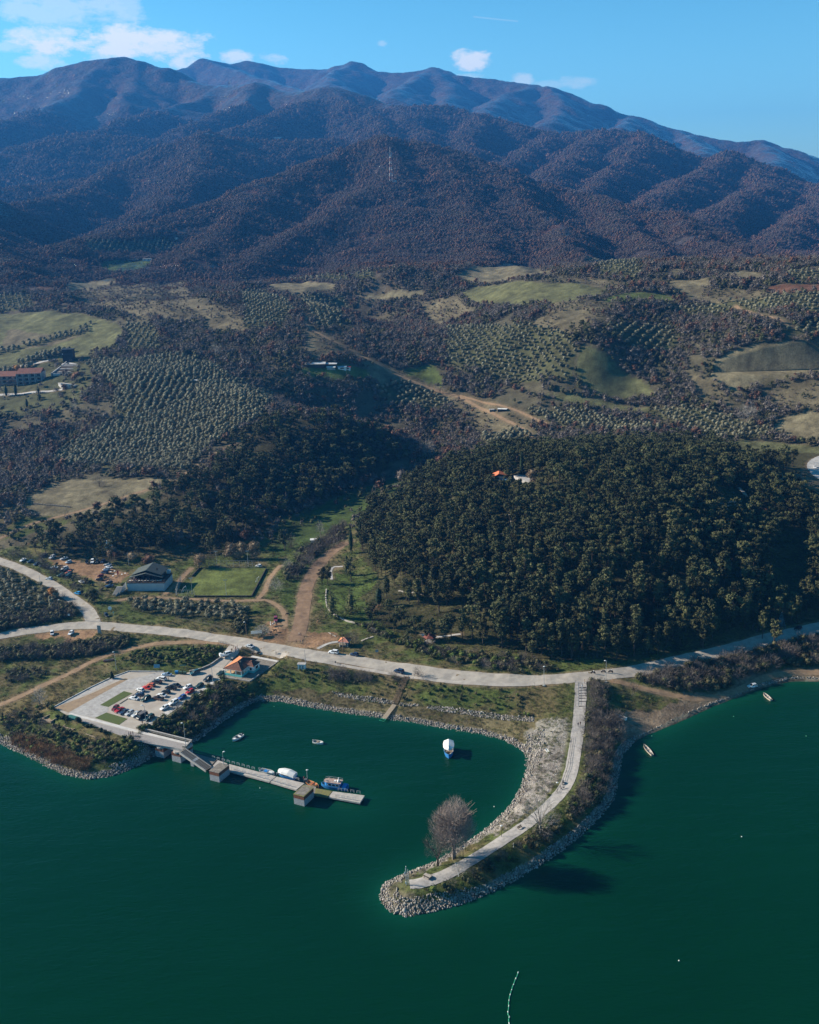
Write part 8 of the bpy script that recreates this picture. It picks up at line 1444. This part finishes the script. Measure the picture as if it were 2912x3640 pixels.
MB().box((-.6, -.04, 10.2), (3.0, .1, 1.5), GLASS).build('window', tw); MB().box((-4.4, -.4, 8.3), (.6, .6, .6), LAMPW).build('lamp', tw)
g = G1('q', 1010, 560); st_ = empty('stepped_terraces', g, R(2)); tag(st_, 'stepped open air seating between two curved pale walls below the black tower', 'amphitheatre')
z1 = max(4.0, G1('q', 1050, 385).z - g.z); dy1 = G1('q', 1050, 385).y - g.y; dy1 = max(14, min(dy1, 60)); wB, wT = 10.5, 9.5
MB().box((0, dy1 * .86, z1 + .1), (23, dy1 * .30, .4), CONCL).build('upper_paving', st_)
for k in range(6): f = k / 6; MB().box((0, dy1 * (.06 + .66 * f), z1 * (f + .05) - 1.2), (18, dy1 * .11, 3.2), CONC if k % 2 else M('brown_tread', (.16, .12, .09), None, .9, 2)).build('tier', st_); 
for s_ in (-1, 1): P = [(s_ * (11.2 - 1.5 * (1 - f) ** 2 * -1 - 2.2 * f), dy1 * (f * .95), z1 * f) for f in [q / 6 for q in range(7)]]; MB().loft([[Vector((x - .5, y, z - 1.5)), Vector((x + .5, y, z - 1.5)), Vector((x + .5, y, z + 1.6)), Vector((x - .5, y, z + 1.6))] for x, y, z in P], CREAM).build('curved_wall', st_)
MB().box((0, -.4, -.4), (22, .8, 3.0), CONCL).build('front_wall', st_)
pl = GP('q', [(890, 690), (1000, 665), (1130, 670), (1230, 710), (1150, 760), (960, 800), (900, 740)]); zc = sum(tz1(*p) for p in pl) / len(pl) + .5; o = MB().prism(pl, zc - 4, zc, SLAB).build('pool_terrace'); tag(o, kind='structure'); pl2 = GP('q', [(930, 715), (1040, 725), (1160, 735), (1075, 780), (960, 790)]); o = MB().prism(pl2, zc - 1, zc + .03, M('pool_water', (.03, .12, .20), None, .1, 2)).build('swimming_pool'); tag(o, kind='structure')
for k, (x, y) in enumerate(((100, 900), (250, 900), (420, 1080), (590, 850), (610, 960))): plant('conifer_tree', G1('q', x, y), spruce_crown(60 + k, (15, 16, 12, 7, 7)[k], (4, 4, 3, 2.6, 2.6)[k]), LF['dark'], trunk_vf(6, .2, k, 0), ('tall conifer farthest left below the hotel', 'tall conifer in front of the left hotel wing', 'dark conifer on the lower hotel lawn', 'small round conifer beside the pale hotel drive', 'small dark conifer just below the hotel drive')[k], 'conifer')
leafy('q', 1005, 850, 8, 3.2, 600, 'rust', 'deep red tree beside the hotel pool'); leafy('q', 280, 520, 7, 4.4, 500, 'gold', 'orange tree behind the hotel roof'); leafy('q', 1180, 650, 7, 6, 700, 'rust', 'wide reddish tree below the stepped terraces')
# ------------------------------------------------------------------ small far buildings
def house2(tg, x, y, w, d, h, rh, wm_, rm, label, rz=0, name='house', cat='house', win=3):
    g = G1(tg, x, y); t = empty(name, g, R(rz)); tag(t, label, cat); MB().box((0, d / 2, h / 2 - 1), (w, d, h + 2), wm_).build('wall', t)
    if rh: MB().loft([[Vector((q, -.5, h)), Vector((q, d / 2, h + rh)), Vector((q, d + .5, h))] for q in (-w / 2 - .4, w / 2 + .4)], rm).build('roof', t)
    else: MB().box((0, d / 2, h + .15), (w + .8, d + .8, .3), rm).build('roof', t)
    for k in range(win): MB().box((-w / 2 + w * (k + .5) / win, -.04, h * .55), (w / win * .45, .1, h * .4), GLASS).build('window', t)
    return t
g = G1('G2', 390, 520); t = empty('hill_house', g, R(24)); tag(t, 'house with bright orange folded roof and blue canopy on top of the wooded hill', 'house'); MB().box((0, 3, 1.8), (8, 6, 5.6), CREAM).build('wall', t); b = MB(); b.poly([(-5, -.8, 4.6), (0, 0.5, 6.2), (-1, 6.6, 4.8), (-5.6, 5.6, 4.2), (5.2, -.6, 4.9), (4.2, 6.8, 7.4)], [(0, 1, 2, 3), (1, 4, 5, 2)], M('bright_orange_roof', (.68, .20, .09), (.58, .17, .08), .8, 1)); b.build('roof', t, fixn=False); MB().box((3.0, -2.6, 3.2), (5.0, 3.4, .3), M('blue_canopy', (.10, .28, .42), None, .6, 2)).build('canopy', t); [MB().box((x, -4.0, 1.4), (.2, .2, 3.6), WHITE).build('canopy_post', t) for x in (.8, 5.2)]; MB().box((-1.5, -.05, 2.2), (1.6, .1, 1.4), GLASS).build('window', t)
P = GP('G2', [(900, 340), (1180, 320), (1290, 360), (1200, 470), (1150, 530), (950, 470), (760, 380)]); zc = max(tz1(*p) for p in P) + .4; o = MB().prism(P, zc - 6, zc, SLAB).build('hilltop_paving'); tag(o, kind='structure')
house2('W', 1490, 82, 3.6, 3.0, 2.9, 1.4, WHITE, CANVAS, 'tiny white chapel among trees above the dirt lot', name='chapel', cat='chapel', win=1); house2('l', 1168, 412, 26, 12, 9, 0, WHITE, WHITE, 'long white building high on the far ridge', win=5, cat='building', name='ridge_building'); house2('l', 1132, 412, 9, 8, 6, 0, WHITE, WHITE, 'small white annexe left of the ridge building', win=1)
SHR = M('sheet_metal_roof', (.60, .60, .60), (.42, .40, .38), .6, .6)
house2('s', 590, 372, 17, 7, 3.2, 1.4, COUNTER, SHR, 'long farm shed with shining metal roof at the far dirt yard', -4, 'farm_shed', 'shed', 0); house2('s', 765, 362, 12, 5, 2.6, .9, COUNTER, SHR, 'second low farm shed behind the shining one', -8, 'farm_shed', 'shed', 0); house2('s', 785, 396, 7, 4, 2.2, .6, SLAB, CANVAS, 'small grey farm hut before the sheds', 0, 'farm_shed', 'shed', 0); house2('s', 920, 395, 7, 4, 2.4, .7, WHITE, M('blue_grey_sheet', (.28, .38, .48), None, .6, 2), 'white farm hut with pale blue roof', 0, 'farm_shed', 'shed', 1); house2('s', 990, 398, 4.4, 4, 2.4, .7, WHITE, REDF, 'white farm hut with bright red roof', 0, 'farm_shed', 'shed', 1)
house2('l', 560, 925, 16, 6, 3.5, 0, COUNTER, SLAB, 'dark low farm building in the upper green clearing, left', 0, 'farm_building', 'building', 3); house2('l', 618, 922, 12, 6, 3.2, 0, WALLG, SHR, 'pale roofed farm building in the upper green clearing, right', -5, 'farm_building', 'building', 2); house2('l', 735, 832, 9, 5, 3, 0, WHITE, CANVAS, 'small white building above the upper clearing', 0, 'farm_building', 'building', 1)
house2('h', 1440, 800, 7, 3, 2.0, 0, BLACK, CANVAS, 'black and white makeshift hut beside the dirt track fork', -20, 'field_hut', 'hut', 0); house2('h', 1378, 800, 3.5, 2.5, 1.8, .5, STONE, SLAB, 'small stone hut left of the black and white one', 0, 'field_hut', 'hut', 0); house2('j', 200, 655, 3.4, 2.6, 1.8, .5, WALLG, CANVAS, 'small pale hut in the green valley', 0, 'field_hut', 'hut', 0)
house2('g', 1195, 372, 3.5, 3, 2.4, 1.2, WHITE, CANVAS, 'tiny white hut among the olive rows', 0, 'field_hut', 'hut', 0); house2('g', 1425, 438, 9, 4, 2, 0, SLAB, SLAB, 'low pale structure at the edge of the olive grove', 0, 'field_hut', 'hut', 0)
# rubble heap by the right hand field, stone terraces in the hill clearing
g0 = [G1('i', 1300 + k * 9 + random.uniform(-5, 5), 1098 + random.uniform(-6, 10)) for k in range(12)]; t = empty('rubble_heap', g0[0]); tag(t, 'line of white rubble lumps at the edge of the right hand field', 'rubble heap')
for p in g0: o = add('lump', RK[int(p.x) % 6], t, p - g0[0], random.random() * 6, random.uniform(.5, 1.3)); o.material_slots[0].link = 'OBJECT'; o.material_slots[0].material = CANVAS
low_wall('k', [(1095, 412), (1170, 405), (1250, 400)], 'upper pale stone terrace edge in the hilltop clearing', .8, .5); low_wall('k', [(1100, 432), (1170, 425), (1250, 418)], 'middle pale stone terrace edge in the hilltop clearing', .8, .5); low_wall('k', [(1110, 450), (1180, 443), (1255, 436)], 'lower pale stone terrace edge in the hilltop clearing', .8, .5); low_wall('k', [(1238, 320), (1258, 340), (1282, 368)], 'slanting pale wall at the edge of the hilltop clearing', 1.4, .9)
low_wall('j', [(1398, 470), (1405, 530), (1412, 580), (1385, 602), (1350, 605)], 'curved pale wall glimpsed between the pines', .9, .5); low_wall('j', [(725, 950), (790, 958), (862, 970)], 'short pale path edge under the western pines', 1.0, .2); low_wall('g', [(200, 1108), (330, 1118), (430, 1128)], 'long low concrete wall on the dry field', .5, .8, CONCD)
# white poles and ramp steps of the promenade
t = empty('ramp_steps', G1('F2', 440, 600)); tag(t, 'seven dark edged steps across the top of the promenade', 'stairs'); O = t.location.copy()
for y in (388, 480, 570, 648, 722, 826, 970):
    a, c = G1('F2', 330, y), G1('F2', 548, y - 6); m = (a + c) / 2; o = MB().box((0, 0, 0), ((c - a).length, .18, .34), COUNTER).build('step_edge', t); o.location = m - O + Vector((0, 0, .1)); o.rotation_euler[2] = math.atan2(c.y - a.y, c.x - a.x)
# ------------------------------------------------------------------ haze: one box of pale air round the camera and the land
def haze():
    m = bpy.data.materials.new('haze'); m.use_nodes = True; t = m.node_tree; t.nodes.clear(); out = t.nodes.new('ShaderNodeOutputMaterial')
    v = t.nodes.new('ShaderNodeVolumePrincipled'); v.inputs['Color'].default_value = (.06, .32, .92, 1); v.inputs['Density'].default_value = HAZE; v.inputs['Anisotropy'].default_value = .2
    t.links.new(v.outputs[0], out.inputs['Volume'])
    b = MB(); b.box((0, 3900, 560), (18600, 16200, 1140), m); o = b.build('haze'); tag(o, 'pale blue winter haze over the valley', kind='stuff')
HAZE = 7.6e-5
haze()
